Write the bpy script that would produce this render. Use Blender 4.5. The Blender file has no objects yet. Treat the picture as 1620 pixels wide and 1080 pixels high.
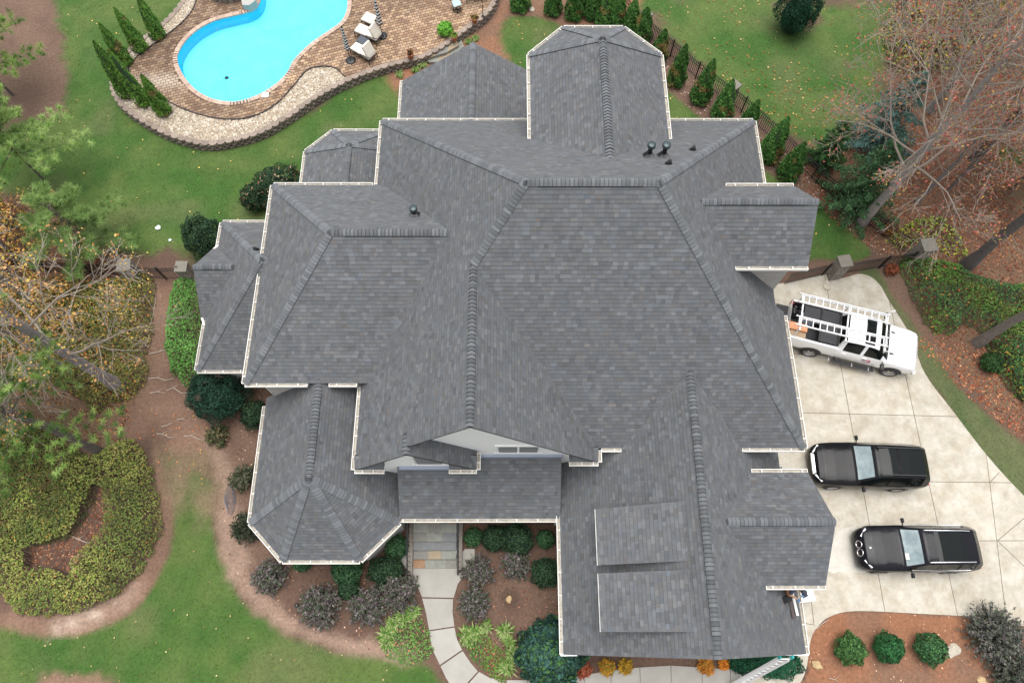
import bpy, bmesh, math, random
import numpy as np
from mathutils import Vector, Matrix, noise
from mathutils.geometry import tessellate_polygon
random.seed(7); RNG = np.random.default_rng(11)
SC = bpy.context.scene; COL = SC.collection
R_ = math.radians

# ------------------------------------------------------------ camera
CAM_H = 31.0; FPX = 1130.0; TILT = R_(21.76); ROLL = R_(-0.486); YAW = R_(0.559)
def _rz(v, a): c, s = math.cos(a), math.sin(a); return Vector((c*v[0]+s*v[1], -s*v[0]+c*v[1], v[2]))
_R = Vector((1, 0, 0)); _U = Vector((0, math.cos(TILT), math.sin(TILT))); _F = Vector((0, math.sin(TILT), -math.cos(TILT)))
_c, _s = math.cos(ROLL), math.sin(ROLL)
CR = _rz(_c*_R-_s*_U, YAW); CU = _rz(_s*_R+_c*_U, YAW); CF = _rz(_F, YAW)
cam = bpy.data.cameras.new('camera'); camo = bpy.data.objects.new('camera', cam); COL.objects.link(camo)
M = Matrix((CR, CU, -CF)).transposed().to_4x4(); M.translation = Vector((0, 0, CAM_H)); camo.matrix_world = M
cam.sensor_width = 36; cam.lens = FPX/1620*36; cam.clip_start = 0.5; cam.clip_end = 600
SC.camera = camo

# ------------------------------------------------------------ sky and sun (overcast)
W = bpy.data.worlds.new("World"); SC.world = W; W.use_nodes = True
nt = W.node_tree; nt.nodes.clear()
sky = nt.nodes.new('ShaderNodeTexSky'); sky.sky_type = 'NISHITA'; sky.sun_disc = False
sky.sun_elevation = R_(84); sky.sun_rotation = R_(-8); sky.air_density = 1.0; sky.dust_density = 3.0
hs = nt.nodes.new('ShaderNodeHueSaturation'); hs.inputs['Saturation'].default_value = 0.22
bg = nt.nodes.new('ShaderNodeBackground'); bg.inputs['Strength'].default_value = 0.135
wo = nt.nodes.new('ShaderNodeOutputWorld')
nt.links.new(sky.outputs[0], hs.inputs['Color']); nt.links.new(hs.outputs[0], bg.inputs[0]); nt.links.new(bg.outputs[0], wo.inputs[0])
sl = bpy.data.lights.new('sun', 'SUN'); sl.energy = 1.5; sl.angle = R_(50); sl.color = (1, .97, .93)
so = bpy.data.objects.new('sun', sl); COL.objects.link(so)
_el, _az = R_(84), R_(-8)
so.rotation_euler = Vector((math.sin(_az)*math.cos(_el), math.cos(_az)*math.cos(_el), math.sin(_el))).to_track_quat('Z', 'Y').to_euler()
SC.view_settings.view_transform = 'Standard'; SC.view_settings.look = 'None'; SC.view_settings.gamma = 1
SC.view_settings.exposure = 0.98
SC.cycles.max_bounces = 6; SC.cycles.diffuse_bounces = 3; SC.cycles.transparent_max_bounces = 12

# ------------------------------------------------------------ helpers
def G(px, py, z=0.0):
    """point of the place seen at a pixel of the survey photograph, at height z"""
    d = CR*(px-810)+CU*(540-py)+CF*FPX
    t = (z-CAM_H)/d.z
    return Vector((d.x*t, d.y*t, z))
def GP(pts, z=0.0): return [G(a, b, z).xy for a, b in pts]
def lin(c):
    if isinstance(c, str): c = [int(c[i:i+2], 16)/255 for i in (0, 2, 4)]
    return tuple((x/12.92 if x <= .04045 else ((x+.055)/1.055)**2.4) for x in c)
def tag(o, label=None, cat=None, group=None, kind=None):
    if label: o['label'] = label
    if cat: o['category'] = cat
    if group: o['group'] = group
    if kind: o['kind'] = kind
    return o
def link(o, parent=None):
    COL.objects.link(o)
    if parent is not None: o.parent = parent
    return o
def empty(name, loc=(0, 0, 0), rz=0.0, parent=None):
    o = bpy.data.objects.new(name, None); o.location = loc; o.rotation_euler = (0, 0, rz); o.empty_display_size = .3
    return link(o, parent)
def obj(name, me, parent=None): return link(bpy.data.objects.new(name, me), parent)
def mesh_np(name, V, F, mat, parent=None, cols=None, smooth=False, matidx=None):
    """V (n,3); F (m,k) array; cols (n,3)"""
    me = bpy.data.meshes.new(name); V = np.asarray(V, np.float32); F = np.asarray(F, np.int32)
    m, k = F.shape
    me.vertices.add(len(V)); me.vertices.foreach_set('co', V.ravel())
    me.loops.add(m*k); me.loops.foreach_set('vertex_index', F.ravel())
    me.polygons.add(m); me.polygons.foreach_set('loop_start', np.arange(0, m*k, k, dtype=np.int32))
    me.polygons.foreach_set('loop_total', np.full(m, k, np.int32))
    me.polygons.foreach_set('use_smooth', np.full(m, bool(smooth)))
    me.update(calc_edges=True)
    if cols is not None: setcol(me, cols)
    me.materials.append(mat)
    return obj(name, me, parent)
def setcol(me, cols):
    a = me.color_attributes.new('Col', 'FLOAT_COLOR', 'POINT'); c = np.ones((len(me.vertices), 4), np.float32)
    c[:, :3] = cols; a.data.foreach_set('color', c.ravel())
class MB:
    """collects shapes into ONE mesh object"""
    def __init__(s): s.v = []; s.f = []; s.c = []; s.cur = (1, 1, 1); s.sm = []
    def add(s, vs, fs, smooth=False):
        b = len(s.v); s.v += [tuple(v) for v in vs]; s.f += [[i+b for i in f] for f in fs]; s.c += [s.cur]*len(vs); s.sm += [smooth]*len(fs); return s
    def box(s, x0, x1, y0, y1, z0, z1, M=None):
        vs = [Vector(p) for p in ((x0, y0, z0), (x1, y0, z0), (x1, y1, z0), (x0, y1, z0), (x0, y0, z1), (x1, y0, z1), (x1, y1, z1), (x0, y1, z1))]
        if M: vs = [M @ v for v in vs]
        return s.add(vs, [(3, 2, 1, 0), (4, 5, 6, 7), (0, 1, 5, 4), (1, 2, 6, 5), (2, 3, 7, 6), (3, 0, 4, 7)])
    def bar(s, a, b, w, h=None, up=(0, 0, 1)):
        a, b = Vector(a), Vector(b); h = h or w; d = (b-a).normalized(); up = Vector(up)
        if abs(d.dot(up)) > .98: up = Vector((1, 0, 0))
        x = d.cross(up).normalized(); y = x.cross(d).normalized()
        q = [p+x*i*w/2+y*j*h/2 for p in (a, b) for i, j in ((-1, -1), (1, -1), (1, 1), (-1, 1))]
        return s.add(q, [(3, 2, 1, 0), (4, 5, 6, 7), (0, 1, 5, 4), (1, 2, 6, 5), (2, 3, 7, 6), (3, 0, 4, 7)])
    def tube(s, pts, rad, n=8, cap=True):
        pts = [Vector(p) for p in pts]; rad = rad if hasattr(rad, '__len__') else [rad]*len(pts)
        vs = []; fs = []; pu = None
        for i, p in enumerate(pts):
            d = (pts[min(i+1, len(pts)-1)]-pts[max(i-1, 0)])
            d = d.normalized() if d.length > 1e-9 else Vector((0, 0, 1))
            if pu is None: pu = Vector((1, 0, 0)) if abs(d.x) < .8 else Vector((0, 1, 0))
            x = (pu-d*pu.dot(d)).normalized(); y = d.cross(x); pu = x
            for k in range(n):
                a = 2*math.pi*k/n; vs.append(p+(x*math.cos(a)+y*math.sin(a))*rad[i])
        for i in range(len(pts)-1):
            for k in range(n): fs.append((i*n+k, i*n+(k+1) % n, (i+1)*n+(k+1) % n, (i+1)*n+k))
        s.add(vs, fs, smooth=n > 5)
        if cap: s.add(vs[:n], [tuple(range(n))[::-1]]); s.add(vs[-n:], [tuple(range(n))])
        return s
    def lathe(s, prof, n=16, M=None):
        vs = []; fs = []
        for r, z in prof:
            for k in range(n):
                a = 2*math.pi*k/n; v = Vector((r*math.cos(a), r*math.sin(a), z)); vs.append(M @ v if M else v)
        for i in range(len(prof)-1):
            for k in range(n): fs.append((i*n+k, i*n+(k+1) % n, (i+1)*n+(k+1) % n, (i+1)*n+k))
        return s.add(vs, fs, smooth=True)
    def poly(s, pts, z0=None, z1=None):
        """prism over a 2-D polygon"""
        n = len(pts); a = area2(pts)
        if a < 0: pts = pts[::-1]
        tri = tessellate_polygon([[Vector((p[0], p[1], 0)) for p in pts]])
        top = [Vector((p[0], p[1], z1)) for p in pts]
        fs = []
        for t in tri:
            q = [pts[i] for i in t]
            fs.append(tuple(t) if area2(q) > 0 else tuple(t)[::-1])
        s.add(top, fs)
        if z0 is not None:
            vs = top+[Vector((p[0], p[1], z0)) for p in pts]
            s.add(vs, [(i, i+n, (i+1) % n+n, (i+1) % n) for i in range(n)])
        return s
    def build(s, name, mat, parent=None, bevel=None, col=False):
        me = bpy.data.meshes.new(name); me.from_pydata([tuple(v) for v in s.v], [], s.f); me.materials.append(mat)
        if any(s.sm): me.polygons.foreach_set('use_smooth', np.array(s.sm))
        if col: setcol(me, np.array(s.c, np.float32))
        o = obj(name, me, parent)
        if bevel:
            m = o.modifiers.new('b', 'BEVEL'); m.width = bevel; m.segments = 2; m.limit_method = 'ANGLE'
        return o
def area2(p): return sum(p[i][0]*p[(i+1) % len(p)][1]-p[(i+1) % len(p)][0]*p[i][1] for i in range(len(p)))/2
def smooth_poly(pts, sub=6, jit=0.0, seed=0):
    """closed Catmull-Rom with a little natural wobble"""
    n = len(pts); out = []
    for i in range(n):
        p0, p1, p2, p3 = [Vector(pts[(i+k-1) % n]).to_2d() for k in range(4)]
        for j in range(sub):
            t = j/sub
            q = .5*((2*p1)+(p2-p0)*t+(2*p0-5*p1+4*p2-p3)*t*t+(3*p1-p0-3*p2+p3)*t**3)
            if jit:
                nv = noise.noise_vector(Vector((q.x*2.1, q.y*2.1, seed)))
                q = q+Vector((nv.x, nv.y))*jit
            out.append(q)
    return out
def inpoly(P, poly):
    P = np.asarray(P); x, y = P[:, 0], P[:, 1]; r = np.zeros(len(P), bool); q = np.array([(p[0], p[1]) for p in poly]); n = len(q)
    for i in range(n):
        x1, y1 = q[i]; x2, y2 = q[i-1]
        if y1 == y2: continue
        c = ((y1 > y) != (y2 > y)) & (x < (x2-x1)*(y-y1)/(y2-y1)+x1); r ^= c
    return r
def edgedist(P, poly):
    q = np.array([(p[0], p[1]) for p in poly]); d = np.full(len(P), 1e9)
    for i in range(len(q)):
        a, b = q[i-1], q[i]; ab = b-a; L = ab@ab+1e-12
        t = np.clip(((P-a)@ab)/L, 0, 1); d = np.minimum(d, np.hypot(*(P-(a+t[:, None]*ab)).T))
    return d
def scatter(poly, dens, excl=()):
    q = np.array([(p[0], p[1]) for p in poly]); lo, hi = q.min(0), q.max(0)
    n = int(dens*(hi-lo).prod()); P = RNG.random((n, 2))*(hi-lo)+lo; P = P[inpoly(P, poly)]
    for e in excl:
        if len(P): P = P[~inpoly(P, e)]
    return P
def vnoise(P, s, seed=0.0):
    """cheap value noise on (n,2) points"""
    Q = P/s+seed*17.3; i = np.floor(Q).astype(int); f = Q-i; f = f*f*(3-2*f)
    def h(a, b): v = np.sin(a*127.1+b*311.7+seed*7.7)*43758.5453; return v-np.floor(v)
    a, b = i[:, 0], i[:, 1]
    return (h(a, b)*(1-f[:, 0])+h(a+1, b)*f[:, 0])*(1-f[:, 1])+(h(a, b+1)*(1-f[:, 0])+h(a+1, b+1)*f[:, 0])*f[:, 1]

# ------------------------------------------------------------ materials
MATS = {}
def mat(name, color=(.5, .5, .5), rough=.6, metal=0.0, attr=False, obrand=0.0, noise_amt=0.0, noise_scale=8.0, c2=None, bump=0.0, bscale=40.0, coat=0.0, spec=.5, extra=None, fine=0.0, fscale=60.0):
    if name in MATS: return MATS[name]
    m = bpy.data.materials.new(name); m.use_nodes = True; t = m.node_tree; N = t.nodes; L = t.links
    b = N['Principled BSDF']; b.inputs['Roughness'].default_value = rough; b.inputs['Metallic'].default_value = metal
    b.inputs['Specular IOR Level'].default_value = spec; b.inputs['Coat Weight'].default_value = coat; b.inputs['Coat Roughness'].default_value = .05
    color = lin(color) if isinstance(color, str) else color
    base = N.new('ShaderNodeRGB'); base.outputs[0].default_value = (*color, 1); out = base.outputs[0]
    geo = N.new('ShaderNodeNewGeometry')
    if attr:
        a = N.new('ShaderNodeAttribute'); a.attribute_name = 'Col'; x = N.new('ShaderNodeMix'); x.data_type = 'RGBA'; x.blend_type = 'MULTIPLY'; x.inputs[0].default_value = 1
        L.new(out, x.inputs[6]); L.new(a.outputs['Color'], x.inputs[7]); out = x.outputs[2]
    if c2 is not None:
        c2 = lin(c2) if isinstance(c2, str) else c2
        n = N.new('ShaderNodeTexNoise'); n.inputs['Scale'].default_value = noise_scale; n.inputs['Detail'].default_value = 6; n.inputs['Roughness'].default_value = .6
        L.new(geo.outputs['Position'], n.inputs['Vector'])
        r = N.new('ShaderNodeMapRange'); r.inputs[1].default_value = .38; r.inputs[2].default_value = .62; L.new(n.outputs[0], r.inputs[0])
        x = N.new('ShaderNodeMix'); x.data_type = 'RGBA'; L.new(r.outputs[0], x.inputs[0]); L.new(out, x.inputs[6]); x.inputs[7].default_value = (*c2, 1); out = x.outputs[2]
    if noise_amt or fine:
        for am, sc in ((noise_amt, noise_scale*1.7), (fine, fscale)):
            if not am: continue
            n = N.new('ShaderNodeTexNoise'); n.inputs['Scale'].default_value = sc; n.inputs['Detail'].default_value = 5; n.inputs['Roughness'].default_value = .7
            L.new(geo.outputs['Position'], n.inputs['Vector'])
            r = N.new('ShaderNodeMapRange'); r.inputs[1].default_value = .25; r.inputs[2].default_value = .75; r.inputs[3].default_value = 1-am; r.inputs[4].default_value = 1+am
            L.new(n.outputs[0], r.inputs[0]); x = N.new('ShaderNodeVectorMath'); x.operation = 'SCALE'; L.new(out, x.inputs[0]); L.new(r.outputs[0], x.inputs['Scale']); out = x.outputs[0]
    if obrand:
        o = N.new('ShaderNodeObjectInfo'); r = N.new('ShaderNodeMapRange'); r.inputs[3].default_value = 1-obrand; r.inputs[4].default_value = 1+obrand
        L.new(o.outputs['Random'], r.inputs[0]); x = N.new('ShaderNodeVectorMath'); x.operation = 'SCALE'; L.new(out, x.inputs[0]); L.new(r.outputs[0], x.inputs['Scale']); out = x.outputs[0]
    L.new(out, b.inputs['Base Color'])
    if bump:
        n = N.new('ShaderNodeTexNoise'); n.inputs['Scale'].default_value = bscale; n.inputs['Detail'].default_value = 4; L.new(geo.outputs['Position'], n.inputs['Vector'])
        bp = N.new('ShaderNodeBump'); bp.inputs['Strength'].default_value = bump; bp.inputs['Distance'].default_value = .03; L.new(n.outputs[0], bp.inputs['Height']); L.new(bp.outputs[0], b.inputs['Normal'])
    if extra: extra(m, N, L, b)
    MATS[name] = m; return m
def leafmat(name, rough=.7, trans=.14):
    if name in MATS: return MATS[name]
    m = bpy.data.materials.new(name); m.use_nodes = True; N = m.node_tree.nodes; L = m.node_tree.links; b = N['Principled BSDF']
    a = N.new('ShaderNodeAttribute'); a.attribute_name = 'Col'; L.new(a.outputs['Color'], b.inputs['Base Color']); b.inputs['Roughness'].default_value = rough
    b.inputs['Specular IOR Level'].default_value = .12
    tr = N.new('ShaderNodeBsdfTranslucent'); L.new(a.outputs['Color'], tr.inputs[0]); mx = N.new('ShaderNodeMixShader'); mx.inputs[0].default_value = trans
    L.new(b.outputs[0], mx.inputs[1]); L.new(tr.outputs[0], mx.inputs[2]); L.new(mx.outputs[0], N['Material Output'].inputs[0])
    MATS[name] = m; return m
M_SH = mat('shingle', (.109, .113, .119), .85, attr=True, noise_amt=.10, noise_scale=1.2, fine=.22, fscale=90, bump=.25, bscale=120, spec=.35)
M_CAP = mat('cap_shingle', (.116, .123, .129), .85, obrand=.30, fine=.22, fscale=90, bump=.25, bscale=120, spec=.35)
M_CAPD = mat('cap_painted_shadow', (.055, .058, .063), .9)  # shadow line between overlapping caps, painted on as a dark band
M_DECK = mat('roof_felt', (.035, .036, .04), .9)
M_VENT = mat('ridge_vent_plastic', (.018, .018, .02), .6)
M_WHT = mat('white_trim', (.86, .85, .82), .45, noise_amt=.05, noise_scale=3)
M_GUT = mat('gutter_metal', (.70, .68, .63), .4, noise_amt=.06, noise_scale=2, fine=.06, fscale=20)
M_GIN = mat('gutter_inside', (.34, .31, .26), .8, noise_amt=.45, noise_scale=5, fine=.3, fscale=30)
M_BRK = mat('painted_brick', (.50, .47, .43), .8, noise_amt=.12, noise_scale=3, fine=.15, fscale=30)
M_BRKR = mat('brick_rand', (.52, .48, .44), .85, obrand=.14, fine=.15, fscale=30)
M_MORTAR = mat('mortar', (.36, .34, .31), .9)
M_SID = mat('shake_siding', (.84, .83, .80), .75, fine=.08, fscale=40, noise_amt=.04)
M_GLS = mat('window_glass', (.03, .04, .04), .06, spec=.5)
M_BLIND = mat('blind', (.30, .31, .30), .6)
M_FLASH = mat('flashing', (.30, .34, .42), .45, metal=.3)
M_BLK = mat('black_metal', (.012, .012, .013), .4)
M_BLKR = mat('black_plastic', (.02, .02, .022), .55)
M_STONE = mat('field_stone', (.22, .195, .165), .85, obrand=.18, noise_amt=.25, noise_scale=6, fine=.2, bump=.5)
M_LEAF = leafmat('leaf'); M_NEEDLE = leafmat('needle', .6, .3)
M_CORE = mat('shrub_wood', (.03, .028, .018), .9, attr=True)
M_CONC = mat('concrete', (.44, .41, .35), .85, c2=(.36, .32, .25), noise_scale=1.3, noise_amt=.16, fine=.10, fscale=9, obrand=.06, bump=.1, bscale=80)
M_CONC2 = mat('concrete_walk', (.33, .315, .28), .85, c2=(.29, .275, .245), noise_scale=.7, noise_amt=.07, fine=.07, fscale=40, obrand=.04, bump=.1, bscale=80)

# ============================================================ GROUND, LAWNS, BEDS (setting)
M_GRND = mat('pine_straw', (.150, .092, .066), .95, c2=(.112, .066, .047), noise_scale=.5, noise_amt=.22, fine=.42, fscale=8, bump=.8, bscale=12)
M_RED = mat('red_mulch', (.29, .125, .066), .95, c2=(.22, .115, .072), noise_scale=.6, noise_amt=.2, fine=.40, fscale=9, bump=.8, bscale=13)
M_LAWN = mat('lawn', (.046, .100, .024), .95, c2=(.098, .125, .044), noise_scale=.28, noise_amt=.22, fine=.25, fscale=7, bump=.4, bscale=12)
M_DIRT = mat('bare_dirt', (.225, .138, .098), .95, c2=(.165, .098, .068), noise_scale=.9, noise_amt=.2, fine=.3, fscale=9, bump=.6, bscale=12)
M_SAND = mat('washed_sand', (.46, .37, .30), .95, c2=(.36, .25, .19), noise_scale=2.2, fine=.25, fscale=18)
M_WOOD = mat('leaf_floor', (.13, .062, .042), .95, c2=(.17, .092, .064), noise_scale=.7, noise_amt=.25, fine=.45, fscale=6, bump=.9, bscale=10)

PZ = .50
PW = [(303, -30), (288, 4), (262, 34), (230, 58), (204, 80), (187, 100), (179, 122), (180, 145), (196, 168), (230, 192), (272, 213), (325, 226), (375, 219), (418, 205), (460, 180), (500, 152), (545, 128), (596, 108), (640, 96), (670, 88), (700, 72), (735, 46), (765, 24), (783, -2), (790, -40)]
def open_smooth(pts, sub=8):
    n = len(pts); o = []
    for i in range(n-1):
        p0, p1, p2, p3 = pts[max(i-1, 0)], pts[i], pts[i+1], pts[min(i+2, n-1)]
        for j in range(sub):
            t = j/sub; o.append(.5*((2*p1)+(p2-p0)*t+(2*p0-5*p1+4*p2-p3)*t*t+(3*p1-p0-3*p2+p3)*t**3))
    return o+[pts[-1]]
wall_line = open_smooth(GP(PW, PZ)); outer = wall_line+[Vector((-2.0, 46)), Vector((-22, 46))]
POOL = [(548, -10), (549, 14), (540, 34), (520, 49), (495, 66), (475, 84), (463, 98), (455, 113), (440, 130), (415, 147), (390, 157), (365, 161), (338, 157), (312, 144), (293, 124), (282, 103), (281, 86), (292, 66), (312, 47), (338, 33), (368, 25), (392, 19), (408, 8), (414, -8), (420, -40), (480, -60), (535, -45)]
pool = smooth_poly(GP(POOL, PZ), 5)
PAV = [(313, -34), (309, 6), (292, 32), (258, 60), (226, 82), (206, 104), (205, 120), (222, 140), (262, 159), (305, 178), (350, 188), (395, 186), (435, 166), (465, 135), (485, 112), (503, 106), (528, 107), (546, 122)]
pav_edge = open_smooth(GP(PAV, PZ))
i0 = min(range(len(wall_line)), key=lambda i: (wall_line[i]-pav_edge[-1]).length)
paved = pav_edge+wall_line[i0:]+[Vector((-2.0, 46)), Vector((-22, 46))]
def poly_hole(out, hole, z, name, m, parent):
    o = out if area2(out) > 0 else out[::-1]; h = hole if area2(hole) < 0 else hole[::-1]
    allp = [Vector((p[0], p[1], z)) for p in o]+[Vector((p[0], p[1], z)) for p in h]
    tri = tessellate_polygon([[Vector((p[0], p[1], 0)) for p in o], [Vector((p[0], p[1], 0)) for p in h]])
    fs = []
    for t in tri: q = [allp[i] for i in t]; fs.append(tuple(t) if area2(q) > 0 else tuple(t)[::-1])
    return MB().add(allp, fs).build(name, m, parent)
REG = []   # soft edged regions: name, polygon, colours, blend width, edge noise
def sheet(name, px, z, m, label, jit=.10, sub=6, seed=0, hole=None, soft=.3, amp=.15, cols=None, ns=1.0):
    pl = smooth_poly(GP(px), sub, jit, seed); REG.append(dict(name=name, poly=pl, z=z, mat=m, label=label, soft=soft, amp=amp, cols=cols, ns=ns, seed=seed)); return pl
C_STRAW = ((.132, .080, .055), (.090, .052, .036)); C_WOOD = ((.115, .062, .038), (.135, .088, .050)); C_LAWN = ((.032, .084, .010), (.068, .106, .022)); C_DIRT = ((.205, .122, .083), (.145, .084, .056)); C_RED = ((.225, .100, .052), (.165, .090, .056)); C_SAND = ((.42, .33, .26), (.25, .165, .12))
PX_WOODR = [(1250, 250), (1300, 330), (1350, 375), (1400, 400), (1440, 430), (1470, 520), (1520, 600), (1570, 650), (1620, 700), (1800, 800), (1900, -200), (1500, -220), (1430, 60), (1400, 200), (1330, 225)]
PX_WOODL = [(-60, 300), (50, 315), (115, 345), (130, 390), (205, 425), (200, 440), (230, 470), (225, 560), (215, 640), (160, 720), (-60, 650), (-260, 640), (-300, 320)]
woodr = sheet('wood_floor', PX_WOODR, .006, M_WOOD, 'fallen red brown leaves under the bare trees beyond the iron fence', .25, soft=1.4, amp=1.2, cols=C_WOOD)
woodl = sheet('wood_floor', PX_WOODL, .006, M_WOOD, 'fallen leaves under the bare tree left of the black gate', .25, seed=1, soft=1.4, amp=1.2, cols=C_WOOD)
PX_LA = [(95, -60), (93, 30), (101, 90), (109, 140), (101, 180), (72, 192), (40, 190), (5, 208), (-80, 240), (-90, 300), (0, 303), (60, 318), (112, 342), (132, 382), (190, 398), (235, 402), (292, 400), (340, 430), (460, 420), (620, 300), (660, 200), (640, 150), (612, 112), (575, 122), (545, 138), (500, 166), (460, 192), (418, 214), (375, 222), (325, 226), (280, 214), (232, 190), (205, 168), (196, 140), (204, 112), (235, 82), (268, 54), (295, 20), (306, -60)]
PX_LB = [(780, 60), (785, 38), (805, 28), (850, 27), (905, 47), (980, 90), (1053, 140), (1112, 190), (1200, 262), (1245, 292), (1310, 335), (1375, 395), (1350, 412), (1285, 411), (1230, 420), (1100, 380), (950, 250), (850, 130), (800, 92)]
PX_LC = [(1015, -60), (1008, 5), (1030, 22), (1062, 62), (1100, 98), (1150, 146), (1208, 190), (1262, 214), (1310, 240), (1372, 200), (1400, 120), (1420, 40), (1395, 8), (1290, 12), (1300, 35), (1265, 46), (1238, 25), (1232, -5), (1210, -15), (1190, -60)]
PX_LD = [(1360, 433), (1388, 428), (1408, 462), (1445, 515), (1480, 562), (1515, 612), (1565, 660), (1620, 702), (1700, 750), (1720, 880), (1640, 810), (1560, 730), (1505, 648), (1462, 590), (1440, 532), (1405, 478), (1384, 447)]
PX_LE = [(-80, 985), (0, 988), (60, 998), (140, 992), (200, 965), (240, 920), (266, 860), (270, 800), (262, 760), (300, 742), (330, 760), (334, 800), (345, 860), (372, 930), (425, 985), (500, 1018), (570, 1036), (660, 1046), (690, 1066), (715, 1110), (760, 1200), (-80, 1200)]
lawnA = sheet('lawn', PX_LA, .012, M_LAWN, 'back lawn curving round the swimming pool wall', seed=2, soft=.7, amp=.7, cols=C_LAWN)
lawnB = sheet('lawn', PX_LB, .012, M_LAWN, 'narrow lawn between the house and the row of arborvitae', .06, seed=3, soft=.22, amp=.15, cols=C_LAWN)
lawnC = sheet('lawn', PX_LC, .012, M_LAWN, 'leaf strewn lawn beyond the iron fence', seed=4, soft=1.2, amp=1.0, cols=C_LAWN)
lawnD = sheet('lawn', PX_LD, .012, M_LAWN, 'thin strip of lawn along the edge of the driveway', .05, seed=5, soft=.3, amp=.2, cols=((.050, .080, .022), (.092, .100, .042)))
lawnE = sheet('lawn', PX_LE, .012, M_LAWN, 'front lawn at the lower left', seed=6, soft=.4, amp=.35, cols=C_LAWN)
# trail of bare dirt and the washed rim of the azalea bed
trail = sheet('trail', [(242, 448), (284, 448), (272, 500), (268, 560), (280, 610), (330, 660), (335, 740), (300, 748), (268, 745), (258, 700), (235, 690), (200, 700), (170, 690), (200, 655), (232, 600), (240, 520)], .009, M_DIRT, 'bare dirt trail leading from the black gate', .12, seed=7, soft=1.1, amp=.8, cols=C_DIRT)
trail2 = sheet('trail', [(240, 690), (262, 745), (274, 800), (268, 860), (245, 920), (200, 970), (130, 1002), (50, 1002), (-40, 985), (-60, 950), (0, 962), (60, 975), (130, 970), (200, 935), (235, 880), (250, 810)], .016, M_DIRT, 'curved dirt rim between azalea bed and front lawn', .05, seed=8, soft=.35, amp=.2, cols=C_DIRT)
washed = sheet('trail', [(75, 985), (130, 972), (180, 948), (210, 930), (216, 940), (180, 972), (130, 994), (90, 998)], .019, M_SAND, 'pale washed patch on the dirt rim', .08, seed=9, soft=.7, amp=.6, cols=C_SAND, ns=.35)
PX_RB = [(1276, 1068), (1281, 1012), (1300, 985), (1338, 967), (1450, 971), (1540, 979), (1600, 1000), (1680, 1045), (1740, 1240), (1220, 1240), (1255, 1100)]
PX_TB = [(800, -70), (790, 8), (770, 34), (742, 56), (712, 80), (660, 106), (612, 112), (645, 165), (720, 160), (800, 110), (795, 60), (806, 27), (850, 26), (905, 47), (985, 92), (1050, 138), (1010, 60), (1012, 10), (1016, -70)]
redb = sheet('mulch_bed', PX_RB, .010, M_RED, 'orange red mulch bed below the driveway', .04, seed=10, soft=.1, amp=.05, cols=C_RED)
topb = sheet('mulch_bed', PX_TB, .009, M_RED, 'orange red mulch bed between patio wall and arborvitae', .05, seed=11, soft=.7, amp=.5, cols=C_RED)
lowbed = sheet('mulch_bed', [(60, 1075), (110, 1065), (160, 1070), (200, 1100), (200, 1160), (40, 1160)], .018, M_DIRT, 'brown mulch bed at the lower edge of the front lawn', .06, seed=12, soft=.5, amp=.4, cols=C_DIRT)
rim = sheet('mulch_bed', [(318, 690), (345, 740), (352, 860), (380, 935), (430, 985), (510, 1018), (600, 1036), (660, 1044), (655, 1030), (600, 1018), (510, 1000), (445, 962), (405, 915), (385, 850), (372, 780), (350, 710)], .011, M_DIRT, 'pale worn rim of the foundation bed along the front lawn', .05, seed=13, soft=.6, amp=.5, cols=((.26, .175, .13), (.19, .125, .09)))
bare = sheet('trail', [(262, 735), (300, 730), (335, 745), (336, 790), (330, 815), (300, 790), (275, 800)], .020, M_DIRT, 'bare worn dirt fading into the top of the front lawn', .05, seed=14, soft=2.2, amp=1.2, cols=((.20, .135, .085), (.12, .115, .05)))
def rmask(P, r):
    pl = r['poly']; q = np.array([(p[0], p[1]) for p in pl]); w = r['soft']*1.2+r['amp']; lo, hi = q.min(0)-w, q.max(0)+w; out = np.zeros(len(P)); k = ((P >= lo) & (P <= hi)).all(1)
    if not k.any(): return out
    A = P[k]; d = edgedist(A, pl)*np.where(inpoly(A, pl), 1, -1)+((vnoise(A, .9, r['seed'])-.5)*.6+(vnoise(A, .28, r['seed']+4)-.5)*.4)*2*r['amp']*.6
    t = np.clip(d/r['soft']+.5, 0, 1); out[k] = t*t*(3-2*t); return out
def mixn(P, c, s, seed): 
    t = np.clip((vnoise(P, s*2.6, seed)*.55+vnoise(P, s*.8, seed+2)*.45-.30)*2.5, 0, 1)[:, None]; return np.array(c[0])*(1-t)+np.array(c[1])*t
def ground_color(P, want=None):
    c = mixn(P, C_STRAW, 1.0, 21)
    for r in REG:
        m = rmask(P, r); r['m'] = m; k = m > 0
        if k.any():
            n = mixn(P[k], r['cols'], r['ns'], r['seed']+30)
            if r['name'] == 'lawn':
                dry = np.clip((vnoise(P[k], 1.7, r['seed']+70)-.62)*4, 0, 1)[:, None]*.32; n = n*(1-dry)+dry*np.array([.115, .108, .052]); n = n*(.93+.14*vnoise(P[k], .33, 5))[:, None]
            c[k] = c[k]*(1-m[k][:, None])+n*m[k][:, None]
    return c
GX_0, GX_1, GY_0, GY_1, GS = -34.0, 36.0, -6.0, 42.0, .15
def grid_mesh(name, keep, z, m, VC, label):
    idx = np.nonzero(keep.ravel())[0]; J, I = np.divmod(idx, NXC); a = J*(NXC+1)+I; F = np.stack([a, a+1, a+NXC+2, a+NXC+1], 1); u, inv = np.unique(F, return_inverse=True)
    V = np.column_stack([VP[u], np.full(len(u), z)+.006*vnoise(VP[u], .3, 3)*(z > 0)]); tag(mesh_np(name, V, inv.reshape(-1, 4), m, cols=VC[u]), label, kind='structure')
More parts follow.
